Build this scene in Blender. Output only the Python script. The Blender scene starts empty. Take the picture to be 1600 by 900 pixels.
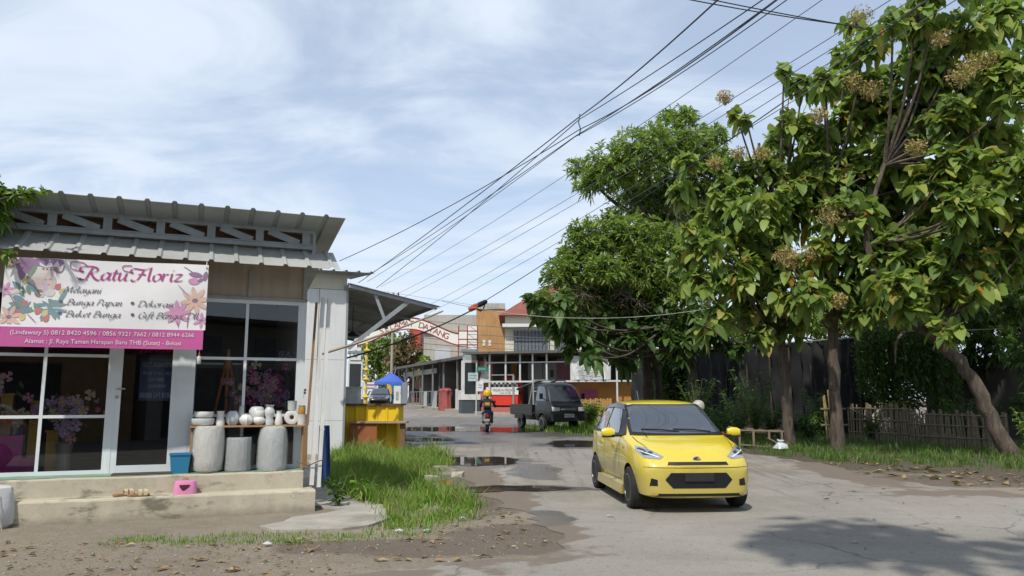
import bpy, bmesh, math, random
import numpy as np
from mathutils import Vector, Matrix, Euler
from mathutils.bvhtree import BVHTree
random.seed(7); RNG = np.random.default_rng(11)
S = bpy.context.scene
COL = S.collection
R = math.radians
# ---------------------------------------------------------------- camera
FPX, CAM_H, PITCH = 1209.0, 1.5, math.atan(176/1209)
cam_d = bpy.data.cameras.new('camera'); cam = bpy.data.objects.new('camera', cam_d); COL.objects.link(cam)
cam_d.sensor_width = 36; cam_d.lens = FPX/1600*36; cam_d.clip_start = .05; cam_d.clip_end = 3000
cam.location = (0, 0, CAM_H); cam.rotation_euler = (R(90)+PITCH, 0, 0)
S.camera = cam
S.render.resolution_x, S.render.resolution_y = 1024, 576
# ---------------------------------------------------------------- exposure
S.view_settings.view_transform = 'Standard'; S.view_settings.look = 'None'
S.view_settings.exposure = 0.14; S.view_settings.gamma = 1.0
S.cycles.use_denoising = True
S.cycles.max_bounces = 8; S.cycles.transparent_max_bounces = 16
# ---------------------------------------------------------------- sun
SUN_AZ = (-.36, -.93); SUN_EL = R(53)          # horizontal direction to the sun, and its elevation
sl = bpy.data.lights.new('sun', 'SUN'); sl.energy = 3.8; sl.angle = R(1.2); sl.color = (1, .95, .87)
so = bpy.data.objects.new('sun', sl); COL.objects.link(so)
_t = Vector((SUN_AZ[0], SUN_AZ[1], 0)).normalized()*math.cos(SUN_EL) + Vector((0, 0, math.sin(SUN_EL)))
so.rotation_euler = _t.to_track_quat('Z', 'Y').to_euler(); so.location = _t*60
# ---------------------------------------------------------------- world: sky texture with thin procedural cloud
W = bpy.data.worlds.new('World'); S.world = W; W.use_nodes = True
nt = W.node_tree; nt.nodes.clear()
def wn(t, **k):
    n = nt.nodes.new(t)
    for a, b in k.items(): setattr(n, a, b)
    return n
def wl(a, b): nt.links.new(a, b)
def wmath(op, a, b=None, clamp=False):
    n = wn('ShaderNodeMath', operation=op); n.use_clamp = clamp
    for i, v in enumerate((a, b)):
        if v is None: continue
        if isinstance(v, (int, float)): n.inputs[i].default_value = v
        else: wl(v, n.inputs[i])
    return n.outputs[0]
sky = wn('ShaderNodeTexSky', sky_type='NISHITA'); sky.sun_disc = False
sky.sun_elevation = SUN_EL; sky.sun_rotation = math.atan2(SUN_AZ[0], SUN_AZ[1]); sky.air_density = 1.0; sky.dust_density = .6; sky.ozone_density = 3.0
tc = wn('ShaderNodeTexCoord'); sp_ = wn('ShaderNodeSeparateXYZ'); wl(tc.outputs['Generated'], sp_.inputs[0])
zz = wmath('ADD', wmath('MAXIMUM', sp_.outputs[2], 0.0), .16)
cx_ = wmath('DIVIDE', sp_.outputs[0], zz); cy_ = wmath('DIVIDE', sp_.outputs[1], zz)
cb = wn('ShaderNodeCombineXYZ'); wl(wmath('MULTIPLY', cx_, .75), cb.inputs[0]); wl(wmath('MULTIPLY', cy_, 1.3), cb.inputs[1]); cb.inputs[2].default_value = 3.7
n1 = wn('ShaderNodeTexNoise'); n1.inputs['Scale'].default_value = 1.9; n1.inputs['Detail'].default_value = 10; n1.inputs['Roughness'].default_value = .56; n1.inputs['Distortion'].default_value = .7
wl(cb.outputs[0], n1.inputs['Vector'])
n2 = wn('ShaderNodeTexNoise'); n2.inputs['Scale'].default_value = .42; n2.inputs['Detail'].default_value = 3
wl(cb.outputs[0], n2.inputs['Vector'])
r1 = wn('ShaderNodeMapRange', interpolation_type='SMOOTHSTEP'); r1.inputs[1].default_value = .39; r1.inputs[2].default_value = .60; r1.inputs[3].default_value = .44; r1.inputs[4].default_value = 1.0
wl(wmath('ADD', wmath('MULTIPLY', n1.outputs[0], .62), wmath('MULTIPLY', n2.outputs[0], .38)), r1.inputs[0])
hz = wn('ShaderNodeMapRange', interpolation_type='SMOOTHSTEP'); hz.inputs[1].default_value = .0; hz.inputs[2].default_value = .45; hz.inputs[3].default_value = .8; hz.inputs[4].default_value = 0
wl(sp_.outputs[2], hz.inputs[0])
fac = wmath('MAXIMUM', r1.outputs[0], hz.outputs[0], True)
mx = wn('ShaderNodeMix', data_type='RGBA'); wl(fac, mx.inputs[0]); sk2 = wn('ShaderNodeMix', data_type='RGBA', blend_type='MULTIPLY'); sk2.inputs[0].default_value = 1; wl(sky.outputs[0], sk2.inputs[6]); sk2.inputs[7].default_value = (1.45, 1.45, 1.4, 1); wl(sk2.outputs[2], mx.inputs[6]); mx.inputs[7].default_value = (7.1, 7.95, 9.2, 1)
bg = wn('ShaderNodeBackground'); bg.inputs[1].default_value = .1; wl(mx.outputs[2], bg.inputs[0])
wo = wn('ShaderNodeOutputWorld'); wl(bg.outputs[0], wo.inputs[0])

# ================================================================ helpers
KNOTS = [(-60, 0), (12, 0), (14, .02), (16, .06), (80, 1.30), (86, 1.38), (500, 1.38)]
def tz(y):
    for (a, p), (b, q) in zip(KNOTS, KNOTS[1:]):
        if y <= b: return p+(q-p)*max(0, y-a)/(b-a)
    return KNOTS[-1][1]
_c, _s = math.cos(PITCH), math.sin(PITCH)
def at(px, py, Y):
    a = (px-800)/FPX; b = (450-py)/FPX; k = Y/(_c-b*_s)
    return Vector((a*k, Y, CAM_H+(_s+b*_c)*k))
def xat(px, Y): return (px-800)/FPX*Y*1.0
TH = R(22.3); UX, UY = math.cos(TH), math.sin(TH); OX, OY = -2.68, 10.92
def shop(a, b, z=0): return Vector((OX+a*UX-b*UY, OY+a*UY+b*UX, z))

class MB:
    """collects faces for ONE mesh"""
    def __init__(s): s.v = []; s.f = []; s.m = []
    def add(s, vs, fs, m=0):
        o = len(s.v); s.v += [tuple(v) for v in vs]
        for f in fs: s.f.append([i+o for i in f]); s.m.append(m)
        return s
    def box(s, c, d, m=0, rot=None):
        x, y, z = [k/2 for k in d]
        P = [Vector(p) for p in ((-x,-y,-z),(x,-y,-z),(x,y,-z),(-x,y,-z),(-x,-y,z),(x,-y,z),(x,y,z),(-x,y,z))]
        if rot is not None: P = [rot @ p for p in P]
        c = Vector(c)
        return s.add([p+c for p in P], [(3,2,1,0),(4,5,6,7),(0,1,5,4),(1,2,6,5),(2,3,7,6),(3,0,4,7)], m)
    def b2(s, lo, hi, m=0):
        return s.box([(a+b)/2 for a, b in zip(lo, hi)], [b-a for a, b in zip(lo, hi)], m)
    def bar(s, p, q, w, h, m=0, up=(0,0,1)):
        p, q = Vector(p), Vector(q); d = q-p; L = d.length; d.normalize(); u = Vector(up)
        if abs(d.dot(u)) > .99: u = Vector((0,1,0))
        x = d.cross(u).normalized(); u = x.cross(d)
        return s.box((p+q)/2, (w, L, h), m, Matrix((x, d, u)).transposed())
    def tube(s, pts, rad, n=6, m=0, cap=True):
        pts = [Vector(p) for p in pts]
        if not hasattr(rad, '__len__'): rad = [rad]*len(pts)
        vs = []; fs = []; x = None
        for i, p in enumerate(pts):
            d = (pts[min(i+1, len(pts)-1)]-pts[max(i-1, 0)]).normalized()
            if x is None:
                x = d.cross(Vector((0,0,1)) if abs(d.z) < .9 else Vector((1,0,0))).normalized()
            x = (x-d*x.dot(d)).normalized(); y = d.cross(x)
            for k in range(n):
                a = 2*math.pi*k/n; vs.append(p+(x*math.cos(a)+y*math.sin(a))*rad[i])
        for i in range(len(pts)-1):
            for k in range(n):
                k2 = (k+1) % n; fs.append((i*n+k, i*n+k2, (i+1)*n+k2, (i+1)*n+k))
        if cap: fs.append(tuple(range(n))[::-1]); fs.append(tuple(range((len(pts)-1)*n, len(pts)*n)))
        return s.add(vs, fs, m)
    def lathe(s, prof, n=20, m=0, c=(0,0,0), axis='z', sx=1, sy=1):
        vs = []; fs = []; c = Vector(c)
        for r, z in prof:
            for k in range(n):
                a = 2*math.pi*k/n; x, y = r*math.cos(a)*sx, r*math.sin(a)*sy
                p = {'z': (x, y, z), 'y': (x, z, y), 'x': (z, x, y)}[axis]; vs.append(c+Vector(p))
        for i in range(len(prof)-1):
            for k in range(n):
                k2 = (k+1) % n; fs.append((i*n+k, i*n+k2, (i+1)*n+k2, (i+1)*n+k))
        if prof[0][0] > 1e-5: fs.append(tuple(range(n))[::-1])
        if prof[-1][0] > 1e-5: fs.append(tuple(range((len(prof)-1)*n, len(prof)*n)))
        return s.add(vs, fs, m)
    def prism(s, poly, a, b, m=0, plane='xy'):
        n = len(poly)
        def P(u, v, w): return {'xy': (u, v, w), 'xz': (u, w, v), 'yz': (w, u, v)}[plane]
        return s.add([P(u, v, a) for u, v in poly]+[P(u, v, b) for u, v in poly],
            [tuple(range(n))[::-1], tuple(range(n, 2*n))]+[(i, (i+1) % n, n+(i+1) % n, n+i) for i in range(n)], m)
    def quad(s, a, b, c, d, m=0): return s.add([a, b, c, d], [(0,1,2,3)], m)
    def xf(s, f): s.v = [tuple(f(Vector(v))) for v in s.v]; return s
    def build(s, name, mats, parent=None, smooth=False, fix=True):
        me = bpy.data.meshes.new(name); me.from_pydata(s.v, [], s.f)
        for m in (mats if isinstance(mats, (list, tuple)) else [mats]): me.materials.append(m)
        if any(s.m): me.polygons.foreach_set('material_index', s.m)
        if fix:
            bm = bmesh.new(); bm.from_mesh(me); bmesh.ops.recalc_face_normals(bm, faces=bm.faces); bm.to_mesh(me); bm.free()
        if smooth: smooth_mesh(me, smooth if smooth is not True else 40)
        o = bpy.data.objects.new(name, me); COL.objects.link(o)
        if parent: o.parent = parent
        return o
def smooth_mesh(me, ang=40):
    me.polygons.foreach_set('use_smooth', [True]*len(me.polygons))
    try: me.set_sharp_from_angle(angle=R(ang))
    except Exception: pass
def tag(o, label, cat, group=None, kind=None):
    o['label'] = label; o['category'] = cat
    if group: o['group'] = group
    if kind: o['kind'] = kind
    return o
def thing(name, label, cat, loc=(0,0,0), rz=0, group=None):
    o = bpy.data.objects.new(name, None); COL.objects.link(o); o.empty_display_size = .2
    o.location = loc; o.rotation_euler = (0, 0, rz)
    return tag(o, label, cat, group)
def struct(o, kind='structure'): o['kind'] = kind; return o
def copy_tree(o, parent=None):
    c = o.copy(); COL.objects.link(c)
    if parent: c.parent = parent
    for ch in list(o.children): copy_tree(ch, c)
    return c
# ---------------------------------------------------------------- materials
def lk(t, a, b): t.links.new(a, b)
def newmat(name):
    m = bpy.data.materials.new(name); m.use_nodes = True; t = m.node_tree; b = t.nodes['Principled BSDF']
    return m, t, b
def noise(t, scale, detail=4, rough=.55, vec=None, dist=0):
    n = t.nodes.new('ShaderNodeTexNoise'); n.inputs['Scale'].default_value = scale; n.inputs['Detail'].default_value = detail
    n.inputs['Roughness'].default_value = rough; n.inputs['Distortion'].default_value = dist
    if vec is None:
        tcn = t.nodes.new('ShaderNodeTexCoord'); vec = tcn.outputs['Object']
    lk(t, vec, n.inputs['Vector']); return n.outputs[0]
def ramp(t, x, stops):
    r = t.nodes.new('ShaderNodeValToRGB'); e = r.color_ramp.elements
    while len(e) < len(stops): e.new(.5)
    for k, (p, c) in enumerate(stops):
        e[k].position = p; e[k].color = (c, c, c, 1) if isinstance(c, (int, float)) else (*c[:3], 1)
    lk(t, x, r.inputs[0]); return r.outputs[0]
def mixc(t, f, a, b, mode='MIX'):
    n = t.nodes.new('ShaderNodeMix'); n.data_type = 'RGBA'; n.blend_type = mode
    for i, v in ((0, f), (6, a), (7, b)):
        if isinstance(v, (int, float)): n.inputs[i].default_value = v if i == 0 else (v, v, v, 1)
        elif isinstance(v, tuple): n.inputs[i].default_value = (*v[:3], 1)
        else: lk(t, v, n.inputs[i])
    return n.outputs[2]
def mth(t, op, a, b=None, clamp=False):
    n = t.nodes.new('ShaderNodeMath'); n.operation = op; n.use_clamp = clamp
    for i, v in enumerate((a, b)):
        if v is None: continue
        if isinstance(v, (int, float)): n.inputs[i].default_value = v
        else: lk(t, v, n.inputs[i])
    return n.outputs[0]
def bump(t, b, h, strength=.3, dist=.02):
    n = t.nodes.new('ShaderNodeBump'); n.inputs['Strength'].default_value = strength; n.inputs['Distance'].default_value = dist
    lk(t, h, n.inputs['Height']); lk(t, n.outputs[0], b.inputs['Normal'])
MATS = {}
def M(name, col, rough=.6, var=.25, scale=6, bmp=0, metal=0, spec=.4, dirt=0, coat=0, bscale=None, dcol=(.12,.10,.08), streak=0):
    """plain surface: colour that varies, roughness that varies, optional grime and bump"""
    if name in MATS: return MATS[name]
    m, t, b = newmat(name)
    c2 = tuple(k*(1-var) for k in col)
    n = noise(t, scale, 6, .6)
    c = mixc(t, ramp(t, n, [(.3, 0), (.7, 1)]), col, c2)
    if dirt:
        dv = None
        if streak:
            tcn = t.nodes.new('ShaderNodeTexCoord'); mp = t.nodes.new('ShaderNodeMapping'); mp.inputs['Scale'].default_value = (6, 6, .5); lk(t, tcn.outputs['Object'], mp.inputs[0]); dv = mp.outputs[0]
        d = noise(t, 1.3 if streak else scale*.37, 8, .7, dv)
        c = mixc(t, mth(t, 'MULTIPLY', ramp(t, d, [(.48, 0), (.72, 1)]), dirt), c, dcol)
    lk(t, c, b.inputs['Base Color'])
    lk(t, ramp(t, n, [(.25, max(0, rough-.08)), (.75, min(1, rough+.1))]), b.inputs['Roughness'])
    b.inputs['Metallic'].default_value = metal; b.inputs['Specular IOR Level'].default_value = spec
    if coat: b.inputs['Coat Weight'].default_value = coat; b.inputs['Coat Roughness'].default_value = .04
    if bmp: bump(t, b, noise(t, bscale or scale*6, 6, .65), bmp)
    MATS[name] = m; return m
def glass(name, tint=(.75,.8,.8), refl=1.0):
    m, t, b = newmat(name); t.nodes.remove(b); out = t.nodes['Material Output']
    tr = t.nodes.new('ShaderNodeBsdfTransparent'); tr.inputs[0].default_value = (*tint, 1)
    gl = t.nodes.new('ShaderNodeBsdfGlossy'); gl.inputs['Roughness'].default_value = .01; gl.inputs[0].default_value = (.95,.97,1,1)
    fr = t.nodes.new('ShaderNodeFresnel'); fr.inputs[0].default_value = 1.6
    mx_ = t.nodes.new('ShaderNodeMixShader'); lk(t, mth(t, 'MULTIPLY', fr.outputs[0], refl, True), mx_.inputs[0])
    lk(t, tr.outputs[0], mx_.inputs[1]); lk(t, gl.outputs[0], mx_.inputs[2]); lk(t, mx_.outputs[0], out.inputs[0])
    return m
def leafmat(name, stops, rough=.45, trans=.3):
    m, t, b = newmat(name); out = t.nodes['Material Output']
    g = t.nodes.new('ShaderNodeNewGeometry')
    c = ramp(t, g.outputs['Random Per Island'], stops)
    lk(t, c, b.inputs['Base Color']); b.inputs['Roughness'].default_value = rough; b.inputs['Specular IOR Level'].default_value = .35
    tr = t.nodes.new('ShaderNodeBsdfTranslucent'); lk(t, mixc(t, .5, c, (.25,.4,.04)), tr.inputs[0])
    ms = t.nodes.new('ShaderNodeMixShader'); ms.inputs[0].default_value = trans
    lk(t, b.outputs[0], ms.inputs[1]); lk(t, tr.outputs[0], ms.inputs[2]); lk(t, ms.outputs[0], out.inputs[0])
    return m
def text_mesh(body, size, shear=0, align='LEFT', extrude=0, spacing=1):
    cu = bpy.data.curves.new('letters', 'FONT'); cu.body = body; cu.size = size; cu.shear = shear; cu.align_x = align; cu.extrude = extrude
    cu.space_character = spacing; cu.resolution_u = 3
    o = bpy.data.objects.new('letters', cu); COL.objects.link(o)
    dg = bpy.context.evaluated_depsgraph_get(); me = bpy.data.meshes.new_from_object(o.evaluated_get(dg))
    bpy.data.objects.remove(o); vs = [tuple(v.co) for v in me.vertices]; fs = [tuple(p.vertices) for p in me.polygons]
    bpy.data.meshes.remove(me); return vs, fs
def put_text(mb, body, size, f, m=0, shear=0, width=None, align='LEFT', spacing=1):
    """letters as flat faces; f maps letter (u, v) to a 3D point; width squeezes the line to that length"""
    vs, fs = text_mesh(body, size, shear, align, 0, spacing)
    if width:
        lo = min(v[0] for v in vs); hi = max(v[0] for v in vs); k = width/(hi-lo)
        vs = [((v[0]-lo)*k if align == 'LEFT' else v[0]*k, v[1], 0) for v in vs]
    mb.add([f(v[0], v[1]) for v in vs], fs, m)
def catmull(pts, n=6):
    P = [np.array(p, float) for p in pts]; P = [2*P[0]-P[1]]+P+[2*P[-1]-P[-2]]; out = []
    for i in range(1, len(P)-2):
        for k in range(n):
            t = k/n; out.append(.5*((2*P[i])+(-P[i-1]+P[i+1])*t+(2*P[i-1]-5*P[i]+4*P[i+1]-P[i+2])*t*t+(-P[i-1]+3*P[i]-3*P[i+1]+P[i+2])*t**3))
    out.append(P[-2]); return out
# ================================================================ ground, road, water
def sheet(poly, lift, rough=0, step=.5, seed=1, depth=0):
    """irregular sheet laid over the terrain"""
    rr = random.Random(seed); P = [Vector((p[0], p[1])) for p in poly]
    if rough:
        Q = []
        for i, p in enumerate(P):
            q = P[(i+1) % len(P)]; n = max(1, int((q-p).length/step)); d = (q-p); nn = Vector((-d.y, d.x)).normalized() if d.length else Vector((0,0))
            for k in range(n):
                a = 0 if k == 0 and False else rr.gauss(0, rough)
                Q.append(p+d*(k/n)+nn*a)
        P = Q
    bm = bmesh.new(); vs = [bm.verts.new((p.x, p.y, 0)) for p in P]; bm.faces.new(vs)
    for y, _ in KNOTS[1:-1]:
        bmesh.ops.bisect_plane(bm, geom=bm.verts[:]+bm.edges[:]+bm.faces[:], plane_co=(0, y, 0), plane_no=(0, 1, 0), dist=1e-5)
    bmesh.ops.triangulate(bm, faces=bm.faces[:])
    for v in bm.verts: v.co.z = tz(v.co.y)+lift
    for f in bm.faces:
        f.normal_update()
        if f.normal.z < 0: f.normal_flip()
    if depth:
        ex = bmesh.ops.extrude_edge_only(bm, edges=[e for e in bm.edges if e.is_boundary])
        for v in ex['geom']:
            if isinstance(v, bmesh.types.BMVert): v.co.z -= depth
    return bm
def link_bm(bm, name, m):
    me = bpy.data.meshes.new(name); bm.to_mesh(me); bm.free(); me.materials.append(m)
    o = bpy.data.objects.new(name, me); COL.objects.link(o); return o
def ellipses(t, els, dist=.35, nscale=1.1, seedz=0):
    """0..1 mask: union of wobbly ellipses (cx, cy, rx, ry) on the ground, world coordinates"""
    g = t.nodes.new('ShaderNodeNewGeometry')
    nz = t.nodes.new('ShaderNodeTexNoise'); nz.inputs['Scale'].default_value = nscale; nz.inputs['Detail'].default_value = 6; lk(t, g.outputs['Position'], nz.inputs['Vector'])
    res = None
    for cx, cy, rx, ry in els:
        mp = t.nodes.new('ShaderNodeMapping'); mp.vector_type = 'POINT'
        mp.inputs['Location'].default_value = (-cx/rx, -cy/ry, 0); mp.inputs['Scale'].default_value = (1/rx, 1/ry, 0)
        lk(t, g.outputs['Position'], mp.inputs[0])
        ln = t.nodes.new('ShaderNodeVectorMath'); ln.operation = 'LENGTH'; lk(t, mp.outputs[0], ln.inputs[0])
        v = mth(t, 'SUBTRACT', 1, ln.outputs['Value'])
        res = v if res is None else mth(t, 'MAXIMUM', res, v)
    v = mth(t, 'ADD', res, mth(t, 'MULTIPLY', mth(t, 'SUBTRACT', nz.outputs[0], .5), dist*3))
    mr = t.nodes.new('ShaderNodeMapRange'); mr.interpolation_type = 'SMOOTHSTEP'; mr.inputs[1].default_value = .0; mr.inputs[2].default_value = .22
    lk(t, v, mr.inputs[0]); return mr.outputs[0], g.outputs['Position']
def ground_mat():
    m, t, b = newmat('soil')
    wet, pos = ellipses(t, [(-.9, 8.3, 1.7, .55), (.05, 9.0, .9, .8), (-.5, 11.6, .7, 1.5), (-1.1, 14.6, .8, 1.3), (9.5, 14.6, 7, 1.0), (13, 12.5, 5, .7)], .3, 1.6)
    n0 = noise(t, .5, 6, .6, pos); n1 = noise(t, 4, 6, .7, pos); n2 = noise(t, 28, 5, .7, pos)
    c = mixc(t, ramp(t, n0, [(.35, 0), (.65, 1)]), (.265,.228,.175), (.185,.155,.118))
    c = mixc(t, ramp(t, n1, [(.4, 0), (.75, .8)]), c, (.32,.28,.22))
    c = mixc(t, ramp(t, n2, [(.48, 0), (.75, .6)]), c, (.11,.088,.066))
    shade, _ = ellipses(t, [(10, 22, 8, 7.5), (16, 17, 9, 5.5), (7, 27, 6, 7), (20, 26, 12, 10)], .12, 1.2)  # mask of the verge's own dark brown earth
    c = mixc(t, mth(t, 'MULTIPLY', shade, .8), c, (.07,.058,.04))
    c = mixc(t, mth(t, 'MULTIPLY', wet, .7), c, (.115,.088,.07))
    lk(t, c, b.inputs['Base Color']); lk(t, mixc(t, wet, .95, .72), b.inputs['Roughness']); b.inputs['Specular IOR Level'].default_value = .15
    bump(t, b, mth(t, 'ADD', n2, mth(t, 'MULTIPLY', n1, 2)), .8, .03); return m
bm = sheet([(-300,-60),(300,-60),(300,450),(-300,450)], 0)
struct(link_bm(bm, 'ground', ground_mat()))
def road_mat():
    m, t, b = newmat('worn_concrete')
    wet, pos = ellipses(t, [(-1.6, 31, 4.5, 4.5), (-2.6, 25.3, 2.6, 1.7), (-.9, 18.2, 1.6, 1.5), (2.0, 23.4, 1.6, 1.8), (.2, 13.5, 1.5, .5), (.5, 16.2, .6, 1.8), (.35, 10.2, .5, .8), (1.6, 28.5, 2.6, 2.5)], .5, 1.3)
    far, _ = ellipses(t, [(-1, 33, 10, 12.0)], .12, .5)
    n0 = noise(t, .35, 6, .6, pos, .6); n1 = noise(t, 2.2, 8, .65, pos); n2 = noise(t, 60, 4, .7, pos)
    c = mixc(t, ramp(t, n0, [(.35, 0), (.68, 1)]), (.268,.248,.215), (.185,.17,.148))
    c = mixc(t, ramp(t, n1, [(.5, 0), (.8, .6)]), c, (.17,.15,.125))
    c = mixc(t, ramp(t, n2, [(.4, 0), (.72, .5)]), c, (.40,.375,.33))
    n3 = noise(t, 11, 6, .75, pos, .6); c = mixc(t, ramp(t, n3, [(.58, 0), (.68, .75)]), c, (.085,.075,.06)); c = mixc(t, ramp(t, noise(t, 38, 3, .8, pos), [(.60, 0), (.68, .6)]), c, (.07,.062,.052))
    c = mixc(t, mth(t, 'MULTIPLY', far, .75), c, (.135,.132,.13))
    # long streaks left by tyres, running with the side road
    mp = t.nodes.new('ShaderNodeMapping'); mp.inputs['Scale'].default_value = (2.6, .10, 1); mp.inputs['Rotation'].default_value = (0, 0, R(-9)); lk(t, pos, mp.inputs[0])
    st = ramp(t, noise(t, 1.6, 5, .7, mp.outputs[0], .4), [(.52, 0), (.66, 1)])
    side = t.nodes.new('ShaderNodeSeparateXYZ'); lk(t, pos, side.inputs[0])
    reach = t.nodes.new('ShaderNodeMapRange'); reach.inputs[1].default_value = 10; reach.inputs[2].default_value = 15; lk(t, side.outputs[1], reach.inputs[0])
    c = mixc(t, mth(t, 'MULTIPLY', mth(t, 'MULTIPLY', st, .6), reach.outputs[0]), c, (.10,.09,.08))
    # streaks along the near road
    mp2 = t.nodes.new('ShaderNodeMapping'); mp2.inputs['Scale'].default_value = (.12, 1.6, 1); mp2.inputs['Rotation'].default_value = (0, 0, R(24)); lk(t, pos, mp2.inputs[0])
    st2 = ramp(t, noise(t, 1.4, 6, .7, mp2.outputs[0], .5), [(.5, 0), (.72, 1)])
    c = mixc(t, mth(t, 'MULTIPLY', st2, .22), c, (.13,.12,.11))
    # cracks and slab joints
    nv = t.nodes.new('ShaderNodeTexNoise'); nv.inputs['Scale'].default_value = 1.4; nv.inputs['Detail'].default_value = 5; lk(t, pos, nv.inputs['Vector'])
    off = t.nodes.new('ShaderNodeVectorMath'); off.operation = 'MULTIPLY_ADD'; lk(t, nv.outputs['Color'], off.inputs[0]); off.inputs[1].default_value = (.7,.7,.0); lk(t, pos, off.inputs[2])
    vo = t.nodes.new('ShaderNodeTexVoronoi'); vo.feature = 'DISTANCE_TO_EDGE'; vo.inputs['Scale'].default_value = .36; lk(t, off.outputs[0], vo.inputs['Vector'])
    cr = ramp(t, vo.outputs[0], [(.0, 1), (.008, 0)])
    crm = mth(t, 'MULTIPLY', cr, ramp(t, noise(t, .5, 3, .5, pos), [(.46, 0), (.62, .6)]))
    c = mixc(t, crm, c, (.04,.035,.03))
    c = mixc(t, mth(t, 'MULTIPLY', wet, .68), c, (.045,.042,.04))
    br = noise(t, .9, 7, .7, pos, .8); c = mixc(t, mth(t, 'MULTIPLY', ramp(t, br, [(.48, 0), (.64, .6)]), reach.outputs[0]), c, (.17,.135,.10))
    edge, _ = ellipses(t, [(-.5, 8.0, 1.5, .75), (-2.4, 6.9, 2.2, .5), (.35, 9.4, .55, 1.2), (-.1, 12.2, .55, 1.7), (-.75, 15.2, .6, 2.2), (-1.5, 18.6, .5, 2), (8.6, 12.9, 3.2, .55), (6.7, 16, .7, 3), (12, 11.0, 3.5, .5)], .55, 2.2)
    c = mixc(t, mth(t, 'MULTIPLY', edge, .85), c, (.15,.118,.09))
    lk(t, c, b.inputs['Base Color']); lk(t, mixc(t, wet, .85, .32), b.inputs['Roughness']); b.inputs['Specular IOR Level'].default_value = .3
    bump(t, b, mth(t, 'SUBTRACT', mth(t, 'ADD', mth(t, 'MULTIPLY', n2, .4), n1), mth(t, 'MULTIPLY', crm, 2)), .35, .02); return m
ROAD = [(-60,-25),(60,-25),(60,-7.5),(8.4,12.45),(7.4,13.9),(6.9,15.4),(7.0,17.5),(6.4,19.6),(4.6,22.6),(3.3,25),(2.6,27.5),(2.4,31),(2.6,36),(4.5,41),(9,43.6),(9,47.2),(0,47.6),(-3.5,50),(-6,57),(-10,70),(-13,86),(-22,86),(-14,64),(-9.2,57),(-6.2,40),(-4.7,33),(-3.6,25),(-2.4,21.3),(-1.75,19.3),(-1.25,16.6),(-.7,14),(-.25,11.9),(.1,10.9),(.42,9.6),(.62,8.55),(.55,8.2),(.15,7.75),(-.6,7.42),(-1.44,7.0),(-5,5.0),(-60,-17)]
struct(link_bm(sheet(ROAD, .006, .085, .22, 3), 'road', road_mat()))
PUD = [(-2.2, 31.5, 2.6, 1.9), (-3.1, 25.4, 1.5, .9), (-.95, 18.3, 1.25, 1.15), (1.95, 23.6, 1.1, 1.5), (.2, 13.5, 1.0, .42), (.2, 31.0, 1.2, 1.8), (-.5, 13.2, .5, .35)]
def water_mat():
    m, t, b = newmat('muddy_water'); b.inputs['Base Color'].default_value = (.045,.034,.026,1); b.inputs['Roughness'].default_value = .03
    b.inputs['IOR'].default_value = 1.33; msk, pos = ellipses(t, PUD, .38, 1.5); bump(t, b, noise(t, 7, 2, .5, pos), .03, .01)
    tr = t.nodes.new('ShaderNodeBsdfTransparent'); ms = t.nodes.new('ShaderNodeMixShader'); lk(t, msk, ms.inputs[0]); lk(t, tr.outputs[0], ms.inputs[1]); lk(t, b.outputs[0], ms.inputs[2]); lk(t, ms.outputs[0], t.nodes['Material Output'].inputs[0]); return m
WATER = water_mat()
def blob(cx, cy, rx, ry, seed, n=40, rot=0, k=.3):
    rr = random.Random(seed); ph = [rr.uniform(0, 6.28) for _ in range(6)]; P = []
    for i in range(n):
        a = 2*math.pi*i/n; s = 1+k*(.5*math.sin(2*a+ph[0])+.4*math.sin(3*a+ph[1])+.3*math.sin(5*a+ph[2])+.22*math.sin(9*a+ph[3])+.12*math.sin(14*a+ph[4]))
        x, y = rx*s*math.cos(a), ry*s*math.sin(a); x += rx*k*.25*rr.gauss(0,1)*.5; y += ry*k*.25*rr.gauss(0,1)*.5; P.append((cx+x*math.cos(rot)-y*math.sin(rot), cy+x*math.sin(rot)+y*math.cos(rot)))
    return P
for i, (cx, cy, rx, ry) in enumerate(PUD):
    struct(link_bm(sheet(blob(cx, cy, rx*1.9, ry*1.9, 30+i, 40, 0, .1), .017), 'puddle', WATER))
# pavement in front of the stalls and the broken slab beside the shop steps
CONC = M('old_concrete', (.40,.375,.32), .88, .3, 2.2, .35, dirt=.75, dcol=(.13,.11,.085))
struct(link_bm(sheet([(-2.75,9.25),(-1.95,9.3),(-1.62,9.9),(-1.62,10.8),(-2.0,11.7),(-2.55,12.1),(-3.3,13.9),(-4.3,18.4),(-4.7,18.4),(-3.8,13.8),(-3.0,11.4),(-2.3,11.0),(-2.45,10.6),(-2.75,10.2),(-3.0,9.5)], .03, .035, .3, 5, .12), 'pavement', CONC))
KERB = M('kerb_concrete', (.36,.33,.28), .9, .25, 3, .3, dirt=.5)
def kerb(pts, w=.35, h=.13):
    mb = MB()
    for (x0, y0), (x1, y1) in zip(pts, pts[1:]):
        d = Vector((x1-x0, y1-y0)).normalized(); n = Vector((-d.y, d.x))*w
        z0, z1 = tz(y0), tz(y1)
        mb.add([(x0,y0,z0-.1),(x1,y1,z1-.1),(x1+n.x,y1+n.y,z1-.1),(x0+n.x,y0+n.y,z0-.1),(x0,y0,z0+h),(x1,y1,z1+h),(x1+n.x,y1+n.y,z1+h),(x0+n.x,y0+n.y,z0+h)],
               [(3,2,1,0),(4,5,6,7),(0,1,5,4),(1,2,6,5),(2,3,7,6),(3,0,4,7)])
    return struct(mb.build('pavement_kerb', KERB))
kerb([(9.4, 44.6), (1.0, 47.0), (-1.6, 47.6), (-3.6, 51.5), (-6.6, 59.5), (-10.8, 71.5)], -1.0, .14)
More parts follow.
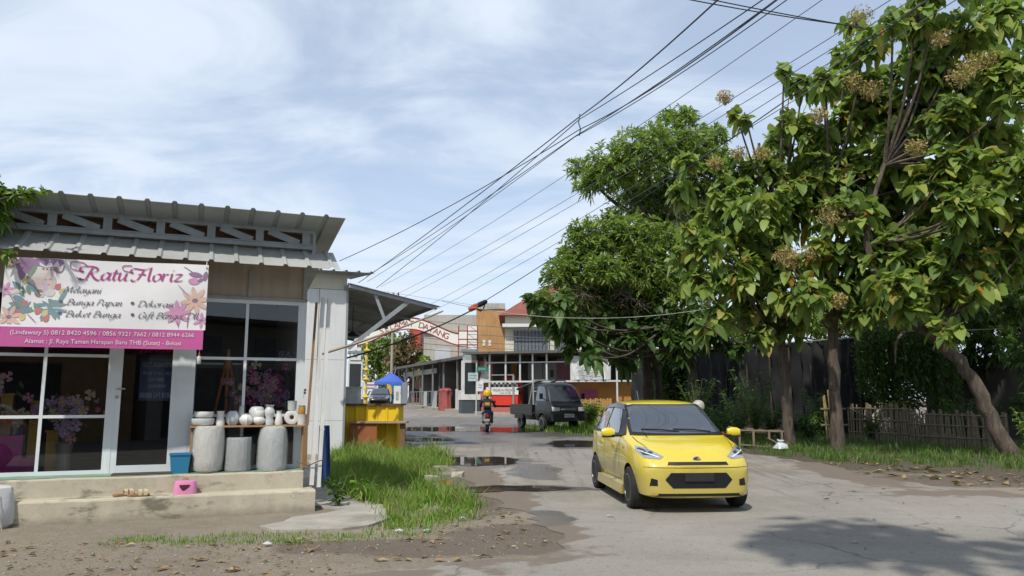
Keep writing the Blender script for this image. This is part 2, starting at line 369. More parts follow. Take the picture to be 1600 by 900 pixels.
# ---------------------------------------------------------------- grass, pebbles, fallen leaves (nobody could count them)
def tri_mesh(name, V, F, mats, mi=None):
    me = bpy.data.meshes.new(name); V = np.asarray(V, np.float32).reshape(-1, 3); F = np.asarray(F, np.int32)
    me.vertices.add(len(V)); me.vertices.foreach_set('co', V.ravel())
    k = F.shape[1]; me.loops.add(F.size); me.loops.foreach_set('vertex_index', F.ravel())
    me.polygons.add(len(F)); me.polygons.foreach_set('loop_start', np.arange(0, F.size, k, dtype=np.int32)); me.polygons.foreach_set('loop_total', np.full(len(F), k, np.int32))
    for m in (mats if isinstance(mats, (list, tuple)) else [mats]): me.materials.append(m)
    if mi is not None: me.polygons.foreach_set('material_index', np.asarray(mi, np.int32))
    me.update(calc_edges=True); me.validate()
    o = bpy.data.objects.new(name, me); COL.objects.link(o); return o
def in_poly(P, x, y):
    P = np.asarray(P); r = np.zeros(len(x), bool); j = len(P)-1
    for i in range(len(P)):
        xi, yi = P[i]; xj, yj = P[j]
        c = ((yi > y) != (yj > y)) & (x < (xj-xi)*(y-yi)/(yj-yi+1e-12)+xi); r ^= c; j = i
    return r
TZ = np.vectorize(tz)
def blades(name, poly, n, h0, h1, w, mat, lean=.5, clump=0, hfun=None):
    P = np.asarray(poly); x = RNG.uniform(P[:,0].min(), P[:,0].max(), n*3); y = RNG.uniform(P[:,1].min(), P[:,1].max(), n*3)
    k = in_poly(P, x, y); x, y = x[k][:n], y[k][:n]
    if clump:
        cxs = RNG.choice(len(x), max(4, len(x)//clump)); j = RNG.choice(cxs, len(x)); mixm = RNG.random(len(x)) < .75
        x = np.where(mixm, x[j]+RNG.normal(0, .1, len(x)), x); y = np.where(mixm, y[j]+RNG.normal(0, .1, len(y)), y)
    h = RNG.uniform(h0, h1, len(x))*(.6+.8*RNG.random(len(x))**2)
    if hfun is not None: h = h*hfun(x, y)
    a = RNG.uniform(0, 6.28, len(x)); b = RNG.uniform(0, 6.28, len(x)); l = h*lean*RNG.uniform(.2, 1.1, len(x)); z = TZ(y)
    dx, dy = np.cos(a)*w/2, np.sin(a)*w/2; lx, ly = np.cos(b)*l, np.sin(b)*l
    v = np.stack([np.stack([x-dx, y-dy, z-.01], 1), np.stack([x+dx, y+dy, z-.01], 1),
                  np.stack([x+dx*.8+lx*.3, y+dy*.8+ly*.3, z+h*.6], 1), np.stack([x-dx*.8+lx*.3, y-dy*.8+ly*.3, z+h*.6], 1), np.stack([x+lx, y+ly, z+h*.98], 1)], 1)
    i = np.arange(len(x))[:, None]*5
    F = np.concatenate([np.concatenate([i, i+1, i+2], 1), np.concatenate([i, i+2, i+3], 1), np.concatenate([i+3, i+2, i+4], 1)])
    return tri_mesh(name, v, F, mat)
GRASS = leafmat('grass_blade', [(0, (.10,.20,.022)), (.5, (.15,.28,.032)), (.85, (.21,.33,.05)), (1, (.34,.33,.11))], .5, .35)
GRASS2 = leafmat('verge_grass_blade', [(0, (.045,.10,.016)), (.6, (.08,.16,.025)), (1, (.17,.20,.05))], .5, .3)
patch = [(-4.85,20.6),(-3.2,21.2),(-1.95,20.4),(-1.45,18.2),(-1.55,15.8),(-1.75,14.4),(-1.35,13.1),(-.75,12.2),(-.55,11.2),(-.75,10.3),(-1.2,9.35),(-1.5,9.25),(-1.6,10.0),(-1.7,10.9),(-2.1,11.8),(-2.75,12.7),(-3.3,14.2),(-4.3,18.4)]
hf = lambda x, y: np.clip(.62+.30*np.sin(x*3.1+y*1.3)+.22*np.sin(x*7.3-y*2.9)+.16*np.sin(y*5.1+x), .28, 1.25)*np.clip((y-8.6)/3.2, .35, 1)
o = blades('grass', patch, 15000, .20, .42, .013, GRASS, .8, 26, hf); tag(o, 'bright green long grass between the shop steps and the wet road', 'grass', kind='stuff')
STRAW = leafmat('dry_grass_blade', [(0, (.30,.24,.11)), (.6, (.38,.33,.17)), (1, (.22,.26,.08))], .7, .25)
o = blades('grass', patch, 2600, .16, .46, .010, STRAW, 1.0, 14, hf); tag(o, 'dry straw coloured stalks among the bright long grass', 'grass', kind='stuff')
o = blades('grass', patch, 1500, .06, .2, .05, GRASS, 1.1, 9, hf); tag(o, 'broad leaved weeds among the bright long grass', 'grass', kind='stuff')
fringe = [(-1.9,19.5),(-1.3,18),(-1.4,15.5),(-1.0,13.2),(-.5,12.2),(-.35,11),(-.6,9.9),(-1.1,9.0),(-1.7,8.9),(-1.3,9.6),(-.9,10.8),(-1.0,12),(-1.5,13.4),(-1.75,16)]
o = blades('grass', fringe, 1500, .05, .16, .011, GRASS, 1.1, 16); tag(o, 'short thinning grass at the ragged edge of the long grass', 'grass', kind='stuff')
sparse = [(-4.4,8.75),(-3.0,9.1),(-2.0,9.15),(-1.3,9.05),(-.95,9.4),(-1.0,8.95),(-2.0,8.5),(-3.0,8.45),(-4.4,8.35)]
o = blades('grass', sparse, 1500, .02, .06, .009, GRASS, .9, 26); tag(o, 'thin low grass scattered in the dirt before the steps', 'grass', kind='stuff')
verge = [(4.6,23.5),(7.6,17.8),(9.6,16.6),(10.9,14.9),(12.6,13.7),(16,12.6),(24,12),(26,26),(16,23),(13.6,26.5),(10,28),(6.5,30)]
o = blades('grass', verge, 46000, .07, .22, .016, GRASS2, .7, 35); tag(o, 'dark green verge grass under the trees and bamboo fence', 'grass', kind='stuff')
tk = [(.2,32.8),(2.4,27.4),(5,26.8),(6,30),(4.5,38),(2.6,38),(1.2,35)]
o = blades('grass', tk, 2600, .08, .3, .03, GRASS, .6, 30); tag(o, 'rough grass tufts around the black pickup wheels', 'grass', kind='stuff')
def pebbles(name, polys, n, r0, r1, mats, label, cat, flat=.6, zoff=0):
    V = []; F = []; MI = []; k = 0
    base = np.array([(1,0,0),(0,1,0),(-1,0,0),(0,-1,0),(0,0,1),(0,0,-1)], float)
    fs = [(0,1,4),(1,2,4),(2,3,4),(3,0,4),(1,0,5),(2,1,5),(3,2,5),(0,3,5)]
    for poly, share in polys:
        P = np.asarray(poly); m = int(n*share); x = RNG.uniform(P[:,0].min(), P[:,0].max(), m*4); y = RNG.uniform(P[:,1].min(), P[:,1].max(), m*4)
        q = in_poly(P, x, y); x, y = x[q][:m], y[q][:m]
        for xx, yy in zip(x, y):
            r = r0+(r1-r0)*RNG.random()**4; p = base*RNG.uniform(.6, 1.3, (6, 1))*r; p[:, 2] *= flat; a = RNG.uniform(0, 6.28)
            ca, sa = math.cos(a), math.sin(a); p = p@np.array([[ca,sa,0],[-sa,ca,0],[0,0,1]])*np.array([1.2,1,1])
            V.append(p+np.array([xx, yy, tz(yy)+r*flat*.35+zoff])); F += [(i+k, j+k, l+k) for i, j, l in fs]; MI += [RNG.integers(len(mats))]*8; k += 6
    o = tri_mesh(name, np.concatenate(V), F, mats, MI); return tag(o, label, cat, kind='stuff')
ST = [M('stone_grey', (.30,.275,.235), .9), M('stone_pale', (.40,.37,.31), .9), M('stone_brown', (.2,.155,.115), .9), M('stone_brick', (.36,.17,.10), .9)]
dirtA = [(-6,8.6),(-3.5,8.5),(-1.3,8.9),(-.5,10),(-.3,11.6),(-1.1,13.9),(-1.4,15.6),(-.75,13.6),(0,10.8),(.5,8.6),(-.3,7.6),(-1.5,7.1),(-4.8,5.4),(-7,6)]
pebbles('gravel', [(dirtA, 1)], 3800, .003, .018, [ST[i] for i in (0,1,2,2,0,2,1,0,2,2,3)], 'loose gravel and small stones on the dirt shoulder', 'gravel')
def litter(name, polys, n, r0, r1, mat, label, zo=.02):
    V = []; F = []; k = 0
    for poly, share in polys:
        P = np.asarray(poly); m = int(n*share); x = RNG.uniform(P[:,0].min(), P[:,0].max(), m*4); y = RNG.uniform(P[:,1].min(), P[:,1].max(), m*4)
        q = in_poly(P, x, y); x, y = x[q][:m], y[q][:m]
        for xx, yy in zip(x, y):
            r = r0+(r1-r0)*RNG.random()**2; a = RNG.uniform(0, 6.28); d = np.array([math.cos(a), math.sin(a), RNG.uniform(-.15,.25)])*r; s = np.array([-math.sin(a), math.cos(a), RNG.uniform(-.2,.2)])*r*.45
            c = np.array([xx, yy, tz(yy)+zo]); up = np.array([0,0,r*RNG.uniform(.1,.4)])
            V += [c-d, c+s+up, c+d, c-s+up*.6, c]; F += [(k,k+4,k+1),(k+1,k+4,k+2),(k+2,k+4,k+3),(k+3,k+4,k)]; k += 5
    return tag(tri_mesh(name, V, F, mat), label, 'leaves', kind='stuff')
DEAD = leafmat('dead_leaf', [(0, (.12,.065,.03)), (.4, (.21,.125,.06)), (.8, (.33,.22,.11)), (1, (.42,.32,.18))], .8, .1)
dirtR = [(7.0,15.6),(8.4,13.0),(20,7.9),(24,9),(16,12.4),(12.5,13.8),(10.6,15.2),(9,17),(7,18.4)]
litter('fallen_leaves', [(dirtR, .8), (verge, .2)], 800, .04, .15, DEAD, 'dry brown leaves fallen on the bare earth under the trees', .02)
litter('fallen_leaves', [(dirtA, 1)], 420, .02, .07, DEAD, 'brown leaf scraps and husks on the dirt by the shop', .015)
litter('fallen_leaves', [([(1,8),(8,6),(10,11),(6,14),(2.5,9.2)], .5), ([(-1,14),(4,14),(3,22),(-1,22)], .5)], 90, .02, .07, DEAD, 'few dry leaves blown onto the bare concrete road', .02)
# ================================================================ florist shop
CORR = M('zinc_roof', (.46,.47,.45), .5, .25, 1.2, .05, metal=.2, dirt=.5, dcol=(.2,.19,.17))
STEEL = M('light_steel', (.33,.36,.37), .5, .2, 3, .03, metal=.3, dirt=.5, dcol=(.2,.15,.11), streak=1)
STEPC = None
def step_mat():
    m, t, b = newmat('plastered_step'); n = noise(t, 1.6, 8, .65); n2 = noise(t, 9, 6, .7)
    c = mixc(t, ramp(t, n, [(.35, 0), (.7, 1)]), (.50,.455,.35), (.38,.34,.26)); c = mixc(t, ramp(t, n2, [(.55, 0), (.8, .6)]), c, (.25,.22,.17))
    mp = t.nodes.new('ShaderNodeMapping'); mp.inputs['Scale'].default_value = (.7, 1, 1.8); tcn = t.nodes.new('ShaderNodeTexCoord'); lk(t, tcn.outputs['Object'], mp.inputs[0])
    s = noise(t, 1.9, 7, .7, mp.outputs[0]); c = mixc(t, ramp(t, s, [(.53, 0), (.63, .75)]), c, (.10,.088,.065))
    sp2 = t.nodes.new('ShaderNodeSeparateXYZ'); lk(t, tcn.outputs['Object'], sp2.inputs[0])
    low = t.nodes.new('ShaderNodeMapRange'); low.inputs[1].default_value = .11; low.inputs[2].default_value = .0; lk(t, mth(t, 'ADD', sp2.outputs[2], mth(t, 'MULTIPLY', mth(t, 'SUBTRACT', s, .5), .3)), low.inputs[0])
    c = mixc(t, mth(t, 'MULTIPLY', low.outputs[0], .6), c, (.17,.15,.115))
    lk(t, c, b.inputs['Base Color']); b.inputs['Roughness'].default_value = .92; b.inputs['Specular IOR Level'].default_value = .2; bump(t, b, n2, .5, .015); return m
STEPC = step_mat()
GREEN_T = M('green_tile', (.22,.34,.24), .5, .3, 5, 0, dirt=.5)
BEIGE = M('beige_panel', (.40,.33,.26), .8, .15, 1.5, .05, dirt=.5, dcol=(.2,.16,.12), streak=1)
FRAME = M('white_aluminium', (.66,.70,.71), .4, .08, 3, 0, dirt=.12)
GLASS = glass('shop_glass', (.90,.93,.93), 1.3)
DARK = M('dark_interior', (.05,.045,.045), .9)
INFL = M('interior_floor', (.22,.2,.19), .5)
WOODP = M('raw_pine', (.42,.27,.13), .8, .3, 4, .1)
TERRA = M('brick_infill', (.27,.145,.09), .9, .3, 3, .1)
shopo = thing('florist_shop', 'small florist shop with white framed glass front, steel truss and grey corrugated roof', 'shop', (OX, OY, 0), TH)
def corrugated(a0, a1, b0, z0, b1, z1, pitch=.30, rib=.03, rw=.036, th=.006, curl=0):
    prof = []; a = a0
    while a < a1-1e-6:
        for da, h in ((0, 0), (pitch-2.2*rw, 0), (pitch-1.7*rw, rib), (pitch-.6*rw, rib)):
            if a+da <= a1: prof.append((a+da, h))
        a += pitch
    prof.append((a1, 0)); rows = [0, 1]; mb = MB(); n = len(prof); vs = []
    for t_ in (0, 1):
        for (a, h) in prof: vs.append((a, b0+(b1-b0)*t_, z0+(z1-z0)*t_+h))
    vs += [(x, y, z-th) for x, y, z in vs]
    fs = []
    for i in range(n-1):
        fs += [(i, i+1, n+i+1, n+i), (2*n+i, 3*n+i, 3*n+i+1, 2*n+i+1), (i, 2*n+i, 2*n+i+1, i+1), (n+i, n+i+1, 3*n+i+1, 3*n+i)]
    fs += [(0, n, 3*n, 2*n), (n-1, 3*n-1, 4*n-1, 2*n-1)]
    return mb.add(vs, fs)
def part(mb, name, mats, parent=None, smooth=False): return mb.build(name, mats, parent or shopo, smooth)
LEFT = -7.0
# steps: two slabs with worn rounded edges
def slab(a0, a1, b0, b1, z0, z1, r=.03):
    poly = [(b0, z0), (b0, z1-r), (b0+r*.3, z1-r*.3), (b0+r, z1), (b1, z1), (b1, z0)]
    mb = MB(); n = 26; vs = []; rr = random.Random(int(a0*10))
    for i in range(n+1):
        a = a0+(a1-a0)*i/n; e = rr.uniform(-.008, .008); 
        for j, (b, z) in enumerate(poly): vs.append((a, b+(e if j < 4 else 0), z+(e*.5 if 1 <= j <= 3 else 0)))
    k = len(poly); fs = [(i*k+j, i*k+(j+1) % k, (i+1)*k+(j+1) % k, (i+1)*k+j) for i in range(n) for j in range(k)]
    fs += [tuple(range(k))[::-1], tuple(range(n*k, (n+1)*k))]; return mb.add(vs, fs)
part(slab(-3.6, -.02, 0, .42, -.05, .29), 'lower_step', STEPC)
part(slab(LEFT, -.15, .3, .74, -.05, .525, .02), 'upper_step', STEPC)
part(MB().b2((LEFT, .36, .5255), (-.17, .745, .5335)), 'floor_tiles', GREEN_T)
part(MB().b2((-1.71, .291, .33), (-1.655, .299, .49)), 'timber_offcut', WOODP)
# shell: floor, side and back walls, ceiling
sh = MB(); sh.b2((LEFT, .775, -.05), (-.13, 4.6, .52), 0); sh.b2((LEFT, 4.6, -.05), (-.13, 4.7, 3.6), 0); sh.b2((LEFT, .86, 3.36), (-.2, 4.6, 3.44), 0)
part(sh, 'inner_shell', INFL)
part(MB().b2((-.20, .84, .52), (-.125, 4.7, 3.7)).b2((LEFT, .86, .52), (LEFT+.1, 4.6, 3.4)), 'side_wall', M('white_plaster', (.66,.65,.61), .85, .1, 2, .05, dirt=.22, dcol=(.36,.33,.28), streak=1))
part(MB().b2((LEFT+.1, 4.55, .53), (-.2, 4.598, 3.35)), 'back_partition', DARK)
bw = MB(); bw.b2((LEFT, .73, 2.975), (-.14, .83, 3.78)); part(bw, 'upper_wall', BEIGE)
bt = MB(); bt.b2((-.98, .70, 2.985), (-.92, .729, 3.40)); bt.b2((-.20, .70, 2.985), (-.14, .729, 3.6)); bt.b2((LEFT, .70, 2.96), (-.13, .729, 3.0)); part(bt, 'wall_batten', M('grey_batten', (.34,.33,.31), .7))
part(MB().b2((LEFT, .80, 3.79), (-.14, .86, 4.03)), 'gable_infill', TERRA)
# glazing frames
def frame(name, a0, a1, z0, z1, uprights, rails, w=.05, bw_=None, left=None, right=None, b=.72):
    mb = MB(); l = left or w; r = right or w
    mb.b2((a0, b, z0), (a0+l, b+.05, z1)); mb.b2((a1-r, b, z0), (a1, b+.05, z1))
    mb.b2((a0+l, b+.001, z0), (a1-r, b+.049, z0+(bw_ or w))); mb.b2((a0+l, b+.001, z1-w), (a1-r, b+.049, z1))
    for u in uprights: mb.b2((u-.02, b+.004, z0+(bw_ or w)), (u+.02, b+.046, z1-w))
    for q in rails:
        xs = [a0+l]+[k for u in uprights for k in (u-.02, u+.02)]+[a1-r]
        for p, s_ in zip(xs[::2], xs[1::2]): mb.b2((p, b+.006, q-.02), (s_, b+.044, q+.02))
    f = part(mb, name, FRAME)
    xs = [a0+l]+[k for u in uprights for k in (u-.02, u+.02)]+[a1-r]; zs = [z0+(bw_ or w)]+[k for q in sorted(rails) for k in (q-.02, q+.02)]+[z1-w]
    g = MB()
    for p, s_ in zip(xs[::2], xs[1::2]):
        for z, y in zip(zs[::2], zs[1::2]): g.quad((p, b+.025, z), (s_, b+.025, z), (s_, b+.025, y), (p, b+.025, y))
    part(g, 'pane', GLASS, f); return f
frame('window', -1.69, -.135, .535, 2.96, [-.975], [1.29, 2.1], .055, right=.12)
frame('window', -4.9, -2.68, .535, 2.96, [-3.48], [1.29, 2.1], .05)
frame('window', -6.95, -4.96, .535, 2.96, [-5.9], [1.29, 2.1], .05)
dr = frame('door', -2.63, -1.86, .535, 2.62, [], [], .075, .10)
part(MB().tube([(-2.60,.715,1.66),(-2.60,.67,1.66),(-2.50,.665,1.66)], .012, 8).lathe([(.022,-.004),(.022,.004)], 10, c=(-2.60,.716,1.55), axis='y'), 'handle', M('steel_handle', (.5,.5,.5), .3, metal=.8), dr)
part(MB().b2((-2.68,.715,.535),(-2.63,.775,2.96)).b2((-1.86,.715,.535),(-1.69,.775,2.96)).b2((-2.63,.722,2.62),(-1.86,.768,2.96)), 'door_post', FRAME)
# front truss: chords, posts, diagonals
TB = .60
for z0, z1 in ((3.99, 4.075), (3.745, 3.825)):
    part(MB().b2((LEFT, TB, z0), (-.06, TB+.05, z1)).b2((LEFT, TB-.012, z1-.016), (-.06, TB, z1)), 'truss_chord', STEEL)
k = 0
for a in [-.20-.665*i for i in range(11)]:
    part(MB().b2((a-.055, TB+.006, 3.825), (a+.055, TB+.044, 3.99)), 'truss_post', STEEL)
    d = MB().bar((a-.54, TB+.025, 3.985), (a-.10, TB+.025, 3.83), .036, .10); part(d, 'truss_brace', STEEL)
part(MB().b2((-.105, TB-.01, 3.60), (-.055, TB+.06, 3.99)), 'truss_post', STEEL)
part(corrugated(LEFT, .22, 0, 3.375, TB+.1, 3.74, .325, .03), 'awning_sheet', CORR, smooth=False)
part(corrugated(LEFT, .27, -.02, 4.13, 4.9, 3.42, .335, .032), 'roof_sheet', M('roof_underside', (.36,.38,.37), .6, .2, 2, .05, metal=.2, dirt=.3))
# right corner: the folded gate's posts and a timber strip, all leaning a little
CP = M('white_post', (.60,.60,.58), .55, .1, 5, 0, dirt=.55, dcol=(.28,.22,.16), streak=1)
part(MB().bar((-.045,.22,.33),(.07,.52,3.02), .055, .05), 'corner_post', CP)
part(MB().bar((.05,.20,.30),(.16,.52,3.0), .05, .05).bar((.05,.185,1.1),(.10,.185,1.1),.03,.02), 'corner_post', CP)
part(MB().bar((-.10,.45,1.15),(-.01,.62,2.95), .035, .03).bar((-.12,.43,.56),(-.125,.44,1.15),.06,.03), 'timber_strip', M('reddish_timber', (.27,.16,.085), .8, .3, 4, .1))
part(MB().tube([(-.25,.28,.66),(-.1,.2,.60),(.03,.17,.66),(.1,.16,.68)], .008, 5), 'tie_wire', M('rusty_wire', (.12,.09,.07), .7))
# ---------------------------------------------------------------- inside the shop
FL = [M('petal_pink', (.62,.25,.38), .7, .3, 20), M('petal_cream', (.62,.52,.36), .7), M('petal_orange', (.6,.22,.06), .7), M('petal_lilac', (.45,.33,.62), .7), M('petal_magenta', (.45,.06,.28), .7), M('leaf_inside', (.06,.13,.04), .6)]
def flowers(name, label, a, b, z, rx, rz, n, mats, seed, stem=True):
    rr = random.Random(seed); o = thing(name, label, 'flowers', shop(a, b, .52), TH, 'flower arrangements behind the shop glass')
    mb = MB()
    for i in range(n):
        u = rr.gauss(0, .5)*rx; w = rr.gauss(0, .5)*rz; r = rr.uniform(.03, .065); c = Vector((u, rr.uniform(-.1,.1), z-.52+w)); mi = rr.choice(mats)
        for j in range(6):
            an = j*1.047+rr.random(); p = c+Vector((math.cos(an)*r, -.01, math.sin(an)*r)); q = Vector((-math.sin(an)*r*.5, 0, math.cos(an)*r*.5))
            mb.add([c+Vector((0,.02,0)), p-q*.9, p*1.0+Vector((math.cos(an), -.6, math.sin(an)))*r*.25, p+q*.9], [(0,1,2,3)], mi)
        mb.lathe([(r*.35,-.03),(.0,-.045)], 6, 1, c, 'y')
    for i in range(n//2):
        u = rr.gauss(0, .6)*rx; w = rr.gauss(0, .6)*rz; c = Vector((u, .05, z-.52+w)); an = rr.uniform(0, 6.28); l = rr.uniform(.08,.16)
        mb.add([c, c+Vector((math.cos(an)*l*.5-.03, -.05, math.sin(an)*l*.5)), c+Vector((math.cos(an)*l, -.08, math.sin(an)*l)), c+Vector((math.cos(an)*l*.5+.03, -.03, math.sin(an)*l*.5))], [(0,1,2,3)], 5)
    mb.build('blossom', FL, o, fix=False)
    if stem: MB().lathe([(.09,0),(.07,.25),(.1,.4),(.08,.42)], 12).tube([(0,0,.3),(.02,0,z-.6)], .03, 5).build('vase', M('inside_vase', (.25,.22,.2), .4), o)
    return o
flowers('flower_bouquet', 'big mixed bouquet of pink and cream flowers behind the easel window', -.62, 1.25, 1.72, .42, .36, 90, [0,0,1,4,3], 1)
flowers('flower_bouquet', 'lilac and pale pink bouquet low behind the left shop window', -3.25, 1.15, 1.42, .34, .13, 46, [3,0,1,3], 2)
flowers('flower_bouquet', 'single lilac blossom cluster under the window rail', -3.2, 1.0, 1.12, .13, .11, 20, [3,3,0], 3)
flowers('flower_bouquet', 'large pink blossoms at the far end of the shop window', -4.15, 1.1, 1.75, .22, .14, 26, [0,0,1], 4)
flowers('flower_bouquet', 'orange flowers among yellow stands inside the window', -3.85, 1.2, 1.25, .2, .1, 24, [2,2,1], 5)
o = thing('display_stand', 'tall magenta stepped display panel inside the shop window', 'display', shop(-4.0, 1.05, .52), TH)
MB().b2((-.6,.1,0),(-.02,.16,.85)).build('tall_panel', M('magenta_board', (.50,.05,.27), .6), o); MB().b2((-.02,.06,0),(.28,.12,.52)).b2((.28,.02,0),(.46,.08,.22)).build('low_panel', MATS['magenta_board'], o)
o = thing('flower_pillar', 'pair of mustard yellow stands behind the magenta panel', 'stand', shop(-3.62, 1.25, .52), TH)
for a, h in ((0, .95), (.22, .55), (-.35, 1.05)): MB().b2((a-.07,0,0),(a+.07,.14,h)).b2((a-.09,-.02,h),(a+.09,.16,h+.03)).build('stand', M('mustard_paint', (.45,.26,.05), .6), o)
o = thing('easel', 'orange brown wooden easel standing behind the shelf of vases', 'easel', shop(-1.18, 1.25, .52), TH)
EW = M('easel_wood', (.36,.14,.05), .5, .3, 4)
for p, q in (((-.30,0,0),(-.02,.12,1.62)), ((.30,0,0),(.02,.12,1.62)), ((0,.5,0),(0,.16,1.5))): MB().bar(p, q, .045, .03).build('leg', EW, o)
MB().bar((-.24,-.03,.78),(.24,-.03,.78), .05, .04).bar((-.1,.07,1.3),(.1,.07,1.3), .05, .03).bar((0,.05,.75),(0,.09,1.75), .04, .03).build('crossbar', EW, o)
o = thing('picture_frame', 'dark board in thin grey frame leaning inside the window', 'picture', shop(-1.42, 1.5, .52), TH)
MB().b2((-.2,0,.62),(.5,.03,1.52)).build('board', DARK, o); MB().b2((-.23,-.01,1.52),(.53,.035,1.55)).b2((-.23,-.01,.6),(-.2,.035,1.52)).b2((.5,-.01,.6),(.53,.035,1.52)).build('frame', M('grey_frame', (.4,.4,.4), .5), o)
MB().b2((-.2,0,0),(-.16,.03,.6)).b2((.46,0,0),(.5,.03,.6)).build('leg', M('grey_frame', (.4,.4,.4), .5), o)
# dark blue sheet on the door glass, painted as a mirrored sign reflection
REFB = M('reflected_blue', (.03,.045,.13), .5); REFT = M('reflected_letters', (.36,.38,.44), .6)
o = thing('reflected_notice', 'dark blue painted reflection of a sign with mirrored writing in the door glass', 'notice', shop(-2.1, .765, .52), TH)
MB().b2((-.24,.0,.98),(.19,.004,1.56)).build('sheet', REFB, o)
mb = MB()
for s_, z, w in (('DI SEWAKAN TOKO', 1.44, .38), ('UK. 10 X 20 M', 1.335, .34), ('(200 M2)', 1.25, .2), ('HUBUNGI :', 1.16, .24), ('0838 743 88888', 1.02, .40)):
    vs, fs = text_mesh(s_, .1); lo = min(v[0] for v in vs); hi = max(v[0] for v in vs); k = w/(hi-lo); hh = .1 if w > .36 else .062
    mb.add([(-.025+w/2-(v[0]-lo)*k, -.003, z+v[1]*hh/.1) for v in vs], fs)
mb.build('lettering', REFT, o, fix=False)
o = thing('neon_script', 'red orange script sign on the door glass above the blue painted reflection', 'sign', shop(-2.1, .775, .52), TH)
rr = random.Random(4); MB().tube([Vector(p) for p in [(-.25,0,1.62),(-.22,0,1.72),(-.14,0,1.74),(-.2,0,1.64),(-.12,0,1.66),(-.08,0,1.7),(-.05,0,1.65),(.0,0,1.70),(.02,0,1.65),(.07,0,1.70),(.1,0,1.65),(.15,0,1.70),(.18,0,1.66),(.24,0,1.69)]], .012, 5).build('script', M('red_neon_tube', (.55,.07,.03), .4), o)
# reflected letters, painted small and mirrored on the upper corner pane
mb = MB(); vs, fs = text_mesh('EAB', .14); mb.add([(-.24-v[0]*1.15, .752, 2.125+v[1]) for v in vs], fs)
mb.xf(lambda v: shop(v.x, v.y, v.z)); tag(mb.build('reflected_lettering', M('grey_letters', (.16,.19,.23), .6), fix=False), 'faint grey painted reflection of capital letters on the upper pane', 'lettering')
# ---------------------------------------------------------------- the banner
def wave(u, w): return .016*math.sin(u*4.3+w*2)+.003*math.sin(u*11+w*6)+.008*math.sin(w*6-u*3)
def bpos(a, z, k=0):
    v = (z-2.15)/1.15; lean = -.03+.05*(1-v)
    return shop(a, -.01+wave(a, z)-k*.0022, z)
ban = thing('shop_banner', 'white and pink vinyl florist banner hung under the awning edge', 'banner', (0,0,0), 0)
VW = M('white_vinyl', (.76,.74,.73), .45, .06, 4); VP = M('pink_vinyl', (.50,.10,.29), .45, .12, 4)
def bgrid(a0, a1, zf0, zf1, k, m, name, nx=60, nz=16):
    V = []; F = []
    for j in range(nz+1):
        for i in range(nx+1):
            a = a0+(a1-a0)*i/nx; lo, hi = zf0(a), zf1(a); V.append(bpos(a, lo+(hi-lo)*j/nz, k))
    for j in range(nz):
        for i in range(nx): p = j*(nx+1)+i; F.append((p, p+1, p+nx+2, p+nx+1))
    mb = MB().add(V, F); return mb.build(name, m, ban, True)
zt = lambda a: 3.315+(a+1.54)*.022; zm = lambda a: 2.43+(a+1.55)*.012; zb = lambda a: 2.17+(a+1.58)*.006
o = bgrid(-3.89, -1.545, zm, zt, 0, VW, 'white_field'); o = bgrid(-3.88, -1.565, zb, zm, 0, VP, 'pink_band')
mb = MB()
for a in (-3.86, -1.57):
    mb.lathe([(.014,-.012),(.014,.0)], 10, 0, bpos(a, zt(a)-.03, 2), 'y')
    for z in (zt(a)-.02,): mb.tube([bpos(a, z, 2), shop(a, .03, 3.40)], .006, 5)
mb.build('cord', M('white_cord', (.6,.6,.58), .7), ban)
